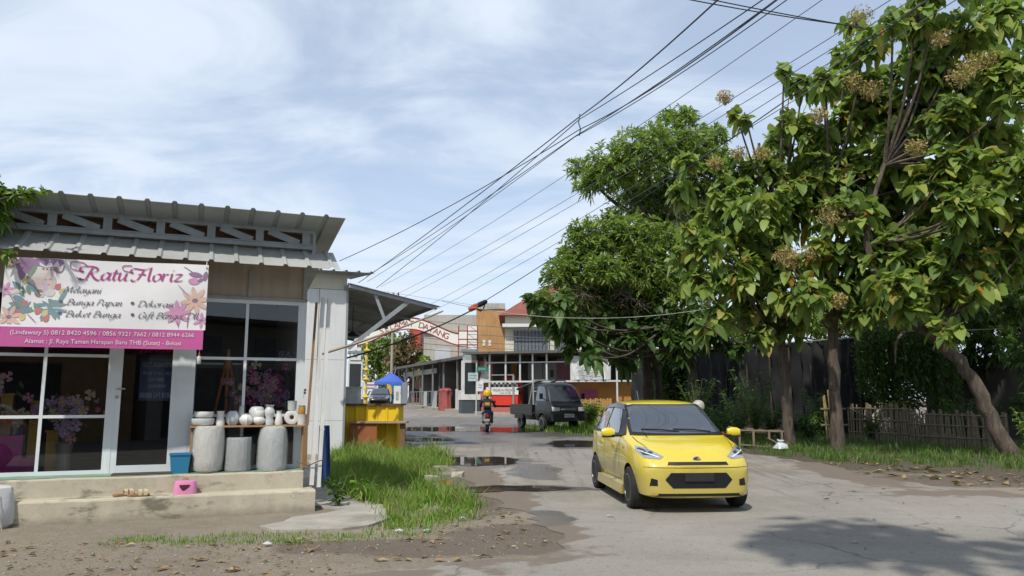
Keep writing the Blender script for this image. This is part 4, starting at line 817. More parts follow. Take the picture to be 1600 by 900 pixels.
# ================================================================ gate pillars and welcome arch
BLK = M('black_stone', (.035,.04,.045), .35, .3, 2); WHP = M('white_paint', (.64,.64,.61), .6, .1, 2, dirt=.3); GRY = M('grey_paint', (.36,.40,.40), .6, .15, 2, dirt=.3)
def pillar(x, y, label, emblem=False):
    z = tz(y); o = thing('gate_pillar', label, 'pillar', (x, y, z), R(14), 'pillars of the welcome gate')
    MB().b2((-.58,-.5,-.1),(.58,.5,.84)).build('plinth', M('dark_blue_grey', (.06,.075,.085), .6, .2, 2), o)
    MB().b2((-.62,-.55,.84),(.62,.55,1.18)).build('ledge', WHP, o)
    MB().b2((-.46,-.40,1.18),(.46,.40,3.32)).build('shaft', WHP, o); MB().b2((-.38,-.43,1.2),(.36,-.402,3.16)).build('stone_panel', BLK, o)
    MB().b2((-.38,-.36,3.32),(.38,.36,3.85)).build('neck', GRY, o); MB().b2((-.5,-.48,3.85),(.5,.48,4.02)).build('cap', M('pillar_cap', (.22,.25,.26), .6), o)
    if emblem:
        e = MB().b2((-.34,-.45,3.4),(.34,-.365,4.25)).build('emblem_plate', WHP, o); MB().add([(.0+.19*math.cos(t)*(1 if math.sin(t) > 0 else .85), -.453, 3.82+.26*math.sin(t)) for t in [i*.449 for i in range(14)]], [tuple(range(14))]).build('emblem', M('teal_emblem', (.05,.25,.34), .5), e)
        MB().add([(.10*math.cos(t), -.457, 3.82+.15*math.sin(t)) for t in [i*1.2566+1.57 for i in range(5)]], [tuple(range(5))]).build('emblem_star', M('pale_emblem', (.45,.55,.58), .5), e)
    return o
pillar(at(733, 645, 49.5).x, 49.5, 'dark panelled gate pillar beside the street signs, in front of the stalls')
pillar(at(553, 640, 52).x, 52, 'gate pillar with a round teal emblem plate, seen past the annex corner', True)
o = thing('welcome_arch', 'white arched welcome sign with dark red letters above the stall roofs', 'arch', (0, 56, 0), 0)
xl, xr = at(560, 530, 56).x, at(716, 530, 56).x; zc = at(700, 530, 56).z
def arc(t): 
    x = xl+(xr-xl)*t; s_ = math.sin(math.pi*min(max(t, 0), 1)); return x, zc+1.15*(s_**1.5)
ARW = M('arch_white', (.70,.68,.62), .6, .06, 2, dirt=.2); ARR = M('arch_red', (.30,.04,.03), .6)
V = []; F = []; n = 48
for i in range(n+1):
    x, z = arc(i/n)
    for dz, y in ((-.42,0),(.42,0),(.42,.25),(-.42,.25)): V.append((x, y, z+dz))
for i in range(n):
    for j in range(4): F.append((i*4+j, i*4+(j+1) % 4, i*4+4+(j+1) % 4, i*4+4+j))
F += [(0,1,2,3), (n*4+3, n*4+2, n*4+1, n*4)]
MB().add(V, F).build('arch_board', ARW, o)
mb = MB()
for dz in (-.42, .42): mb.tube([(arc(i/n)[0], -.01, arc(i/n)[1]+dz) for i in range(n+1)], .05, 5)
mb.build('border', ARR, o)
mb = MB(); txt = 'SELAMAT DATANG'; N_ = len(txt)
for i, ch in enumerate(txt):
    if ch == ' ': continue
    t0 = (697-7.8*(13-i)-560)/156; x, z = arc(t0); x2, z2 = arc(t0+.01); an = math.atan2(z2-z, x2-x)*.8
    vs, fs = text_mesh(ch, .62); w = max(v[0] for v in vs)
    mb.add([(x+(v[0]-w/2)*math.cos(an)-(v[1]-.22)*math.sin(an), -.02, z+(v[0]-w/2)*math.sin(an)+(v[1]-.22)*math.cos(an)) for v in vs], fs)
mb.build('lettering', ARR, o, fix=False)
mb = MB()
for x0, x1, z0, z1 in ((xr+.05,xr+.62,zc-.35,zc+.55),(xr+.7,xr+1.35,zc-.95,zc+.95)): mb.b2((x0,.02,z0),(x1,.2,z1))
mb.build('side_board', ARW, o); mb = MB()
for x in (xr+.02, xr+.66, xr+1.38): mb.b2((x-.04,.05,tz(56)),(x+.04,.15,zc+1.0))
for z in (zc-.4, zc+.6, zc): mb.b2((xr+.02,.0,z-.03),(xr+1.38,.02,z+.03))
mb.b2((xl-.1,.05,tz(56)),(xl,.15,zc)); mb.build('frame', ARR, o)
# ================================================================ the row of stalls on the side road
RF = M('stall_roof', (.11,.105,.10), .7, .3, 1.5, .05, dirt=.4); ALU = M('stall_post', (.24,.25,.245), .5, .2, 3, dirt=.3); ALW = M('white_post_paint', (.52,.54,.53), .5, .15, 3, dirt=.2)
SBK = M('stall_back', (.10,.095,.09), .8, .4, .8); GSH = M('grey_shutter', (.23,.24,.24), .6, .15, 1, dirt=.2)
la = math.atan2(22.5, -8.8); lo = thing('stall_row', 'long dark roofed row of stalls running back along the side road', 'stalls', (-1.5, 49.2, .7), la)
# local x runs away from the corner, local -y is the building's depth
def P2(mb, n, m, par): return mb.build(n, m, par)
P2(MB().b2((-.6,-4.2,3.75),(24.6,.55,3.83)).b2((-.6,.45,3.62),(24.6,.55,3.75)), 'roof', RF, lo)
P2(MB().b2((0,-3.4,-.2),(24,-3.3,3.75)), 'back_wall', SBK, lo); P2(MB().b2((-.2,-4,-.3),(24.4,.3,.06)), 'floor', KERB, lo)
for i, (a, c) in enumerate(((3.6,(.25,.12,.06)),(7.6,(.2,.2,.2)),(12.2,(.16,.15,.15)),(18,(.2,.19,.17)))): P2(MB().b2((a,-3.3,.06),(a+.12,-.3,3.7)), 'partition', M('partition_%d' % i, c, .7), lo)
for a in (.2, 3.2, 6.0, 9.4, 12.4, 15.5, 18.6, 21.4, 23.9): P2(MB().b2((a-.05,.12,.06),(a+.05,.22,3.7)), 'post', ALU, lo)
P2(MB().b2((2.4,-3.28,.06),(5.2,-3.2,3.2)), 'rolling_shutter', GSH, lo); P2(MB().b2((5.5,-1.6,.06),(5.9,-1.5,3.6)), 'timber_door', M('orange_door', (.30,.14,.03), .6), lo)
P2(MB().b2((12,-.05,2.9),(23,.0,3.3)), 'fascia_board', M('pale_fascia', (.35,.34,.3), .7, .2, 1), lo)
for a in range(9, 24, 2): P2(MB().b2((a,-2.2,.9),(a+1.5,-1.8,1.0)).b2((a+.1,-2.1,1.7),(a+1.4,-1.85,1.75)), 'counter', M('stall_shelf', (.3,.28,.25), .7), lo)
mb = MB()
for z in (.5, 1.5): mb.b2((7,.24,z),(23.8,.28,z+.05))
for a in np.arange(7, 24, .9): mb.b2((a,.24,.06),(a+.05,.28,1.5))
P2(mb, 'railing', ALU, lo)
lw = lambda a, b, z=0: Vector((-1.5+a*math.cos(la)-b*math.sin(la), 49.2+a*math.sin(la)+b*math.cos(la), .7+z))
def rowthing(name, label, cat, a, b, z=.06, group=None): return thing(name, label, cat, lw(a, b, z), la, group)
o = rowthing('covered_cart', 'faded red cloth draped over a cart in the stall row', 'cart', 6.6, .85, -.0)
mb = MB().lathe([(.78,0),(.72,.5),(.70,1.0),(.66,1.35),(.74,1.5),(.55,1.62),(.1,1.66)], 26, sy=.6); rr = random.Random(3); mb.v = [(x*(1+.07*math.sin(13*math.atan2(y,x))+rr.uniform(-.04,.04)), y*(1+.07*math.sin(13*math.atan2(y,x))), z+rr.uniform(-.05,.05)) for x, y, z in mb.v]; mb.build('cloth', M('faded_red_cloth', (.33,.085,.075), .8, .3, 2), o, True)
for i, (a, w, h, c, lab) in enumerate(((3.0,1.5,1.45,(.46,.5,.54),'pale blue grey board leaning next to the gate pillar'),(4.6,.7,1.5,(.55,.55,.53),'narrow white board, first from the faded red cart'),(5.3,.5,1.6,(.58,.56,.5),'tall slim white board touching the faded red cart'),(11.0,1.3,1.5,(.4,.4,.38),'white sheet tied to the railing behind the red cart'),(13.6,.9,1.5,(.45,.47,.48),'white panel hung on the middle of the railing'),(20.6,2.0,2.4,(.23,.25,.26),'large grey metal sheet at the far end of the stall row'))):
    o = rowthing('stall_board', lab, 'board', a, .42, -.0, 'boards along the stall row'); MB().b2((-w/2,-.02,.08),(w/2,.02,h)).build('sheet', M('board_%d' % i, c, .6, .2, 2, dirt=.3), o); MB().b2((-w/2+.05,-.05,0),(-w/2+.1,-.021,h)).b2((w/2-.1,-.05,0),(w/2-.05,-.021,h)).build('support', ALU, o)
for i, (a, m, lab) in enumerate(((14.5,(.45,.45,.42),'white basin on the stall shelf under the fascia board'),(17,(.35,.3,.2),'tan sack on the stall shelf'),(19.5,(.5,.5,.5),'pale round tub on the far stall shelf'))):
    o = rowthing('storage_tub', lab, 'tub', a, -2.0, 1.0); MB().lathe([(.25,0),(.36,.32),(.38,.34),(.34,.33),(.25,.05)], 14).build('tub', M('tub_%d' % i, m, .5), o, True)
# second building: the front facing the camera
ra = math.atan2(-3.0, 10.9); ro = thing('corner_eatery', 'open fronted eatery with white frame posts, grey shutter and orange wall', 'eatery', (-1.4, 48.2, .68), ra)
def rx(px): return (px-775)/285*11.3
P2(MB().b2((-1.4,-.7,3.72),(15.5,4.6,3.80)).b2((-1.4,-.75,3.66),(15.5,-.65,3.72)), 'roof', RF, ro)
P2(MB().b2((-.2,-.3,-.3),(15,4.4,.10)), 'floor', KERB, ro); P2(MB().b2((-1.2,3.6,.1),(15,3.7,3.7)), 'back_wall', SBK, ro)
P2(MB().b2((-.1,-.36,.0),(rx(830),-.1,.42)), 'low_wall', M('pink_low_wall', (.46,.13,.12), .8, .25, 2, dirt=.3), ro)
P2(MB().b2((rx(822),2.4,.1),(rx(872),2.5,3.3)), 'rolling_shutter', GSH, ro); P2(MB().b2((rx(846),2.39,.1),(rx(847),2.399,3.3)).b2((rx(859),2.37,2.3),(rx(864),2.39,2.75)), 'shutter_joint', DARK, ro)
P2(MB().b2((rx(872),1.2,.1),(rx(1075),1.3,2.0)), 'orange_wall', M('orange_wall', (.42,.19,.035), .7, .2, 1.2, dirt=.3), ro)
P2(MB().b2((rx(878),.8,1.9),(rx(905),.86,3.4)), 'dark_screen', M('maroon_screen', (.10,.022,.03), .4), ro)
P2(MB().b2((rx(1005),1.15,.5),(rx(1075),1.19,1.6)), 'cream_panel', M('cream_panel', (.5,.43,.28), .7), ro)
for px in (777, 803, 826, 846, 868, 906, 975): P2(MB().b2((rx(px)-.05,-.25,1.9 if px not in (777, 975) else .4),(rx(px)+.05,-.15,3.66)), 'post', ALW, ro)
P2(MB().b2((-.1,-.27,1.92),(rx(1075),-.2,2.02)), 'rail', ALW, ro); P2(MB().b2((-.1,-.27,3.1),(rx(968),-.2,3.17)), 'rail', ALW, ro)
P2(MB().b2((rx(772),-.1,2.35),(rx(815),-.05,2.42)).b2((rx(813),-.1,.3),(rx(816),-.05,2.35)), 'inner_rail', ALU, ro)
P2(MB().b2((-1.3,1.0,.1),(-.1,1.1,3.3)), 'pink_wall', M('pink_wall', (.42,.14,.14), .7, .25, 1), ro); P2(MB().b2((rx(790),2.9,.1),(rx(800),3.0,3.3)), 'timber_door', MATS['orange_door'], ro)
rw = lambda a, b, z=0: Vector((-1.4+a*math.cos(ra)-b*math.sin(ra), 48.2+a*math.sin(ra)+b*math.cos(ra), .68+z))
o = thing('food_counter', 'red fronted food counter with a white name strip under the eatery roof', 'counter', rw(rx(779), -.02, .42), ra)
w = rx(821)-rx(779); MB().b2((0,0,0.12),(w,.6,.75)).build('front_panel', M('bright_red', (.56,.035,.015), .5, .08), o); MB().b2((-.35,-.05,.76),(w+.05,-.01,1.22)).build('name_strip', WHP, o)
mb = MB(); put_text(mb, 'MASAKAN PADANG', .3, lambda u, v: Vector((.1+u, -.056, .95+v*.85)), width=w-.25); put_text(mb, 'NASI RAMES', .14, lambda u, v: Vector((.55+u, -.056, .81+v)), width=w*.42); mb.build('lettering', M('navy_letters', (.03,.04,.09), .6), o, fix=False)
mb = MB()
for i in range(12):
    for j in range(2): mb.b2((i*w/12,-.03,1.24+j*.16),((i+1)*w/12,-.0,1.24+(j+1)*.16-.003), (i+j) % 2)
mb.build('checked_cloth', [M('check_black', (.04,.04,.04), .7), M('check_white', (.5,.5,.46), .7)], o); MB().b2((.05,.05,0),(.12,.12,.12)).b2((w-.12,.05,0),(w-.05,.12,.12)).build('leg', ALU, o)
RCH = M('red_plastic', (.50,.035,.02), .4, .1)
def chair(px, lab, first=[None]):
    loc = rw(rx(px), 1.6, .10)
    if first[0] is None:
        o = thing('plastic_chair', lab, 'chair', loc, ra, 'red chairs stored in the eatery')
        MB().b2((-.2,-.2,1.35),(.2,.2,1.40)).build('seat', RCH, o)
        MB().b2((-.2,.17,1.42),(.2,.21,1.98)).prism([(-.2,1.98),(.2,1.98),(.1,2.2),(-.1,2.2)], .17, .21, plane='xz').build('backrest', RCH, o)
        for sx in (-1, 1):
            for sy in (-1, 1): MB().bar((sx*.17,sy*.17,1.34),(sx*.22,sy*.22,0), .04, .04).build('leg', RCH, o)
        first[0] = o
    else: o = copy_tree(first[0]); o.location = loc; o['label'] = lab
for px, l in ((786,'tall red plastic chair stack nearest the pillar end'),(792,'second red plastic chair stack from the street signs'),(800,'red plastic chair stack in the middle of the counter'),(812,'red plastic chair stack by the grey shutter')): chair(px, l)
o = thing('cloth_banner', 'crumpled white cloth banner tied to the eatery frame under the trees', 'banner', rw(rx(907), -.3, 0), ra)
V = []; F = []; nx, nz = 22, 8; w = rx(966)-rx(907)
for j in range(nz+1):
    for i in range(nx+1): V.append((w*i/nx, .06*math.sin(i*1.3+j)+.04*math.sin(i*2.9), 2.05+1.42*j/nz-(.35*((i-15)/7)**2 if i > 15 and j > 4 else 0)))
mb = MB().add(V, [(j*(nx+1)+i, j*(nx+1)+i+1, (j+1)*(nx+1)+i+1, (j+1)*(nx+1)+i) for j in range(nz) for i in range(nx)]); mb.build('cloth', M('dirty_white_cloth', (.60,.61,.61), .8, .15, 1.5, .2), o, True)
mb = MB()
for j, (z, a, b) in enumerate(((3.05,.8,1.5),(2.72,.3,1.9),(2.58,.4,1.7),(2.42,.3,1.8),(2.3,.5,1.6))): mb.b2((a,-.13,z),(b,-.128,z+(.16 if j == 0 else .05)))
mb.build('faded_print', M('faded_grey_print', (.33,.35,.37), .8, .4, 6), o)
for px, z, w, h, lab in ((886,1.45,.55,.85,'small bright pink poster on the orange eatery wall'),(912,1.15,1.1,.75,'wide dull pink poster under the white cloth banner')):
    o = thing('wall_poster', lab, 'poster', rw(rx(px), 1.19, z-.4), ra); MB().b2((0,-.02,0),(w,0,h)).build('sheet', M('poster_pink_%d' % px, (.60,.10,.24) if px == 886 else (.32,.07,.13), .6, .2), o); MB().b2((.06,-.024,h*.3),(w-.06,-.021,h*.42)).b2((.06,-.024,h*.6),(w*.7,-.021,h*.75)).build('faded_print', M('poster_print', (.30,.06,.12), .6), o)
o = thing('bamboo_fence', 'yellow brown slatted fence before the orange eatery wall', 'fence', rw(rx(868), -.8, -.1), ra)
mb = MB(); rr = random.Random(5)
for i in range(40): mb.b2((i*.1,0,0),(i*.1+.07,.03,1.02+rr.uniform(-.05,.05)))
mb.build('slats', M('yellow_slats', (.45,.27,.07), .7, .3, 3), o); MB().b2((0,.031,.25),(4,.06,.32)).b2((0,.031,.8),(4,.06,.87)).build('rail', BW, o)
o = thing('tarpaulin', 'pale triangular tarp hanging beside the pink stall wall', 'tarp', rw(-.45, .3, 1.9), ra); mb = MB().add([(-.35,0,0),(.3,.1,.05),(.25,.0,.75),(.12,.0,1.55),(0,.12,.7)], [(0,1,4),(1,2,4),(2,3,4),(3,0,4)]); mb.build('cloth', M('tarp_white', (.5,.52,.5), .7), o)
o = thing('sign_post', 'thin white street sign post with two pale boards and a green arrow sign', 'sign', (at(744, 650, 46.5).x, 46.5, tz(46.5)+.0), 0)
MB().tube([(0,0,-.1),(0,0,3.1)], .035, 8).build('post', ALW, o); MB().b2((-.5,-.06,2.0),(.10,-.04,2.5)).build('board', M('pale_blue_board', (.42,.5,.52), .5), o); MB().b2((.02,-.06,1.4),(.42,-.04,2.0)).build('board', WHP, o)
MB().prism([(.0,2.58),(.62,2.56),(.78,2.70),(.62,2.84),(.0,2.86)], -.06, -.04, plane='xz').build('arrow_board', M('sign_green', (.02,.19,.12), .4), o)
mb = MB(); mb.b2((.1,-.065,2.68),(.55,-.062,2.76)).b2((-.42,-.065,2.3),(.02,-.062,2.36)).b2((-.42,-.065,2.15),(-.05,-.062,2.2)).b2((.08,-.065,1.75),(.36,-.062,1.79)).b2((.08,-.065,1.6),(.3,-.062,1.64)); mb.build('lettering', M('sign_marks', (.2,.28,.28), .6), o)
# ================================================================ tent, far booths and vehicles seen through the gap
o = thing('canopy_tent', 'blue pop up canopy tent at the far end of the side road', 'tent', (at(611, 625, 72).x, 72, tz(72)), R(8))
TB_ = M('tent_blue', (.06,.13,.50), .6, .1, 2); n = 1.5
V = [(-n,-n,2.05),(n,-n,2.05),(n,n,2.05),(-n,n,2.05)]; ap = [(-.25,-.25,2.75),(.25,-.25,2.75),(.25,.25,2.75),(-.25,.25,2.75)]; top = (0,0,2.95)
mid = [(-.85,-.85,2.38),(.85,-.85,2.38),(.85,.85,2.38),(-.85,.85,2.38)]; vl = [(x*1.01,y*1.01,1.78) for x, y, z in V]
mb = MB().add(V+mid+ap+[top]+vl, [(i,(i+1)%4,4+(i+1)%4,4+i) for i in range(4)]+[(4+i,4+(i+1)%4,8+(i+1)%4,8+i) for i in range(4)]+[(8+i,8+(i+1)%4,12) for i in range(4)]+[(13+i,13+(i+1)%4,(i+1)%4,i) for i in range(4)]); mb.build('canopy', TB_, o)
for sx in (-1,1):
    for sy in (-1,1): MB().b2((sx*1.45-.035,sy*1.45-.035,-.1),(sx*1.45+.035,sy*1.45+.035,2.05)).build('leg', ALW, o)
o = thing('display_booth', 'blue booth panel with white front beside the canopy tent', 'booth', (at(620, 625, 71).x, 70.4, tz(70.4)), 0)
MB().b2((-.65,0,-.1),(.55,.8,1.85)).build('booth_body', M('booth_blue', (.02,.16,.42), .5), o); MB().b2((-.2,-.03,.05),(.45,-.002,1.7)).build('white_panel', WHP, o); MB().b2((0,-.035,.4),(.25,-.031,1.2)).build('faded_print', M('faded_grey_print', (.33,.35,.37)), o)
o = thing('feather_flag', 'small yellow and black feather flag under the canopy tent', 'flag', (at(615, 625, 71).x-.5, 70.0, tz(70)), 0)
MB().tube([(0,0,-.1),(0,0,2.0)], .02, 5).build('pole', BLK, o); MB().prism([(.02,.4),(.35,.55),(.5,1.2),(.4,1.75),(.02,1.9)], -.01, .01, plane='xz').build('flag', M('flag_yellow', (.6,.36,.05), .6), o); MB().prism([(.06,.8),(.3,.85),(.34,1.25),(.06,1.2)], -.015, -.011, plane='xz').build('faded_print', BLK, o)
o = thing('roadside_banner', 'small white and purple banner between the gate ornament and the tent', 'banner', (at(579, 606, 76).x, 76, tz(76)+.9), 0)
MB().b2((-.75,0,.3),(.75,.03,1.15)).build('sheet', WHP, o); MB().b2((-.55,-.008,.5),(.5,-.003,.65)).b2((-.45,-.008,.8),(.6,-.003,.98)).build('faded_print', M('purple_print', (.25,.18,.33), .6), o); MB().b2((-.78,0,-1.0),(-.72,.04,1.2)).b2((.72,0,-1.0),(.78,.04,1.2)).build('post', ALU, o)
o = thing('ornamental_pole', 'yellow carved ornamental pole standing beside the emblem pillar', 'pole', (at(571, 630, 50).x, 50, tz(50)), 0)
pr = [(.12,-.1),(.12,.9),(.25,1.0),(.12,1.15)]
for i in range(5): z = 1.2+i*.62; pr += [(.06,z),(.08,z+.15),(.10+.09*((i*2)%3),z+.3),(.09,z+.42),(.05,z+.55)]
MB().lathe(pr+[(.1,4.4),(.0,4.7)], 10).build('shaft', M('ornament_yellow', (.55,.40,.05), .5, .2), o)
# ================================================================ houses behind
def house_box(name, label, x0, x1, y0, y1, z1, m, extra=None):
    o = thing(name, label, 'house', ((x0+x1)/2, y0, tz(y0)), 0); w = (x1-x0)/2
    MB().b2((-w,0,-.3),(w,y1-y0,z1-tz(y0))).build('wall', m, o); return o, w
X = lambda px, Y: (px-800)/FPX*Y
GW = M('grey_concrete_wall', (.44,.42,.37), .85, .25, .25, .1, dirt=.7, dcol=(.2,.19,.17), streak=1); OW = M('orange_stucco', (.46,.25,.095), .8, .35, .6, .05, dirt=.7, dcol=(.42,.33,.24), streak=1); CW = M('cream_wall', (.60,.56,.45), .8, .1, .4, dirt=.5, dcol=(.33,.29,.22), streak=1)
TILE = M('red_roof_tile', (.25,.085,.06), .8, .35, 1.2, .2)
Y = 78; o, w = house_box('grey_building', 'tall bare grey concrete building behind the welcome arch', X(662,Y), X(752,Y), Y, Y+9, at(700, 492, Y).z, GW)
MB().b2((-w-.05,-.3,at(700,520,Y).z-tz(Y)),(w*.9,-.003,at(700,516,Y).z-tz(Y))).build('ledge', GW, o)
MB().b2((-w*.6,-.05,2.5),(-w*.05,-.003,5.4)).build('sheet_cladding', M('pale_cladding', (.48,.52,.55), .5, .15, .5, dirt=.25), o)
f = MB().b2((w*.82,-.06,at(700,503,Y).z-tz(Y)),(w*.94,-.003,at(700,495,Y).z-tz(Y))).build('window', WHP, o); MB().b2((w*.84,-.075,at(700,502,Y).z-tz(Y)),(w*.92,-.062,at(700,496,Y).z-tz(Y))).build('pane', DARK, f)
f = MB().b2((w*.35,-.06,3.6),(w*.72,-.003,5.2)).build('window', WHP, o); MB().b2((w*.39,-.075,3.7),(w*.68,-.062,5.1)).build('pane', DARK, f)
Y = 84; o, w = house_box('red_shophouse', 'red fronted building with a white balcony band beyond the arch', X(640,Y), X(657,Y), Y, Y+8, at(650, 512, Y).z, M('red_facade', (.46,.07,.05), .6, .15, .5))
MB().b2((-w-.1,-.5,at(650,556,Y).z-tz(Y)),(w+.1,-.003,at(650,547,Y).z-tz(Y))).build('balcony', WHP, o); MB().b2((-w*.8,-.05,.5),(w*.9,-.003,at(650,557,Y).z-tz(Y))).build('opening', DARK, o)
Y = 68; o, w = house_box('orange_house', 'orange stuccoed two storey house with streaked paint', X(744,Y), X(789,Y), Y, Y+10, at(765, 476, Y).z, OW)
MB().b2((w*.3,-.25,-.3),(w+.03,-.003,at(765,488,Y).z-tz(Y))).build('wall_pier', OW, o); MB().b2((-w,-.1,at(765,483,Y).z-tz(Y)),(w,-.003,at(765,474,Y).z-tz(Y))).build('parapet', GW, o)
for k_ in (-.45, -.05): MB().b2((w*k_-.12,-.05,5.2),(w*k_+.12,-.003,5.7)).build('wall_vent', WHP, o)
Y = 62; o, w = house_box('cream_house', 'cream two storey house with barred windows and red brown tiled roof', X(789,Y), X(1010,Y), Y, Y+9, at(850, 492, Y).z, CW)
zt_ = at(850, 492, Y).z-tz(Y); zr = at(850, 440, Y).z-tz(Y)
MB().add([(-w-.5,-.7,zt_-.1),(w+.5,-.7,zt_-.1),(w+.5,9.7,zt_-.1),(-w-.5,9.7,zt_-.1),(-w*.35,4.5,zr+.4),(w*.5,4.5,zr+.4)], [(0,1,5,4),(1,2,5),(2,3,4,5),(3,0,4),(3,2,1,0)]).build('roof', TILE, o)
MB().b2((-w-.2,-.75,at(850,512,Y).z-tz(Y)),(w+.2,-.003,at(850,507,Y).z-tz(Y))).build('ledge', WHP, o)
for p0, p1 in ((803,858),(866,898),(912,950),(960,995)):
    x0, x1 = X(p0,Y)-X(789,Y)-w, X(p1,Y)-X(789,Y)-w; z0, z1 = at(850,551,Y).z-tz(Y), at(850,516,Y).z-tz(Y)
    f = MB().b2((x0,-.06,z0),(x1,-.003,z1)).build('window', M('window_surround', (.5,.49,.45), .7), o); MB().b2((x0+.08,-.075,z0+.08),(x1-.08,-.063,z1-.08)).build('pane', M('dull_glass', (.16,.18,.2), .15), f)
    mb = MB()
    for i in range(int((x1-x0)/.28)+1): mb.b2((x0+i*.28,-.14,z0),(x0+i*.28+.05,-.10,z1))
    mb.b2((x0,-.15,(z0+z1)/2),(x1,-.09,(z0+z1)/2+.06)); mb.build('window_bars', DARK, f)
# ================================================================ vehicles
def sub_shell(secs, caps=True, levels=2, cuts=(), mats=None, crease_rows=()):
    """closed smooth shell lofted through half sections [(y, z), ...] at stations x; wheel arches cut by cylinders (x, y, z, r)"""
    V = []; F = []; k = len(secs[0][1]); ring = []
    for x, hs in secs:
        pts = [(x, y, z) for y, z in hs]+[(x, -y, z) for y, z in hs[-2:0:-1]]; ring.append([len(V)+i for i in range(len(pts))]); V += pts
    n = len(ring[0])
    for a, b in zip(ring, ring[1:]):
        for i in range(n): F.append((a[i], a[(i+1) % n], b[(i+1) % n], b[i]))
    for rg, flip in ((ring[0], 0), (ring[-1], 1)):          # end caps as quads across the section
        m = n//2
        for i in range(m):
            q = (rg[i], rg[i+1], rg[(n-i-1) % n], rg[(n-i) % n]); q = tuple(dict.fromkeys(q))
            if len(q) >= 3: F.append(q[::-1] if not flip else q)
    me = bpy.data.meshes.new('shell'); me.from_pydata(V, [], F); bm = bmesh.new(); bm.from_mesh(me); bmesh.ops.recalc_face_normals(bm, faces=bm.faces)
    cl = bm.edges.layers.float.get('crease_edge') or bm.edges.layers.float.new('crease_edge'); bm.verts.ensure_lookup_table()
    rows = {}
    for rg in ring:
        for i, v in enumerate(rg): rows[v] = i if i < k else n-i
    for e in bm.edges:
        a, b = (rows[v.index] for v in e.verts)
        if a == b and a in dict(crease_rows): e[cl] = dict(crease_rows)[a]
    bm.to_mesh(me); bm.free()
    for m in mats: me.materials.append(m)
    o = bpy.data.objects.new('shell', me); COL.objects.link(o); md = o.modifiers.new('s', 'SUBSURF'); md.levels = md.render_levels = levels
    dg = bpy.context.evaluated_depsgraph_get(); me2 = bpy.data.meshes.new_from_object(o.evaluated_get(dg)); bpy.data.objects.remove(o)
    o = bpy.data.objects.new('shell', me2); COL.objects.link(o); tmp = []
    bm = bmesh.new(); bm.from_mesh(me2); bvh = BVHTree.FromBMesh(bm); bm.free()
    for (x, y0, y1, z, r) in cuts:
        c = MB().lathe([(r, y0), (r, y1)], 40, 0, (x, 0, z), 'y').build('cut', [mats[1]]); tmp.append(c)
        b = o.modifiers.new('b', 'BOOLEAN'); b.object = c; b.operation = 'DIFFERENCE'; b.solver = 'EXACT'; b.material_mode = 'TRANSFER'
    if cuts:
        dg = bpy.context.evaluated_depsgraph_get(); dg.update(); me3 = bpy.data.meshes.new_from_object(o.evaluated_get(dg))
    else: me3 = me2
    bpy.data.objects.remove(o)
    for c in tmp: bpy.data.objects.remove(c)
    smooth_mesh(me3, 38); return me3, bvh
def patch(bvh, poly, axis, sgn, off=.004, grid=.06, th=.0):
    """flat outline laid onto the shell. axis 'y': poly in (x, z) thrown along y; 'x': poly in (y, z) thrown along x; 'z': (x, y) thrown down"""
    bm = bmesh.new()
    vs = [bm.verts.new((p[0], p[1], 0)) for p in poly]; bm.faces.new(vs)
    for ax_ in (0, 1):
        lo = min(p[ax_] for p in poly); hi = max(p[ax_] for p in poly); n = int((hi-lo)/grid)
        for i in range(1, n+1):
            co = [0,0,0]; co[ax_] = lo+(hi-lo)*i/(n+1); no = [0,0,0]; no[ax_] = 1
            bmesh.ops.bisect_plane(bm, geom=bm.verts[:]+bm.edges[:]+bm.faces[:], plane_co=co, plane_no=no)
    V = []; ok = {}
    bm.verts.ensure_lookup_table()
    for v in bm.verts:
        u, w = v.co.x, v.co.y
        if axis == 'y': o, d = Vector((u, sgn*3, w)), Vector((0, -sgn, 0))
        elif axis == 'x': o, d = Vector((sgn*9, u, w)), Vector((-sgn, 0, 0))
        else: o, d = Vector((u, w, 9)), Vector((0, 0, -1))
        h = bvh.ray_cast(o, d)
        if h[0] is None: h = bvh.find_nearest(o+d*3)
        V.append(h[0]+h[1]*off if h[1].dot(-d) > 0 else h[0]-h[1]*off)
    F = [tuple(v.index for v in f.verts) for f in bm.faces]; bm.free()
    return V, F
def wheel(par, x, y, z, r, w, spokes, rimm, tyrem, side):
    o = bpy.data.objects.new('wheel', None); COL.objects.link(o); o.parent = par; o.location = (x, y, z); s = side
    prof = [(r*.62,-w/2),(r*.9,-w/2),(r*.985,-w*.38),(r,-w*.2),(r,w*.2),(r*.985,w*.38),(r*.9,w/2),(r*.62,w/2)]
    MB().lathe(prof, 36, axis='y').build('tyre', tyrem, o, 30)
    mb = MB().lathe([(r*.66,-s*w*.42),(r*.66,s*w*.5),(r*.61,s*w*.52),(r*.58,s*w*.3),(r*.56,-s*w*.1)], 32, axis='y').lathe([(0,s*w*.44),(r*.13,s*w*.44),(r*.16,s*w*.36)], 14, axis='y')
    for i in range(spokes):
        a = 2*math.pi*i/spokes
        for da in (-.14, .14):
            p = Vector((math.cos(a+da*.4)*r*.12, s*w*.36, math.sin(a+da*.4)*r*.12)); q = Vector((math.cos(a+da*1.3)*r*.60, s*w*.44, math.sin(a+da*1.3)*r*.60)); mb.bar(p, q, r*.07, w*.1, up=(0,1,0))
    mb.build('rim', rimm, o, 30); MB().lathe([(r*.57,s*w*.05),(0,s*w*.06)], 24, axis='y').build('brake_disc', M('dark_hub', (.03,.03,.03), .6), o); return o
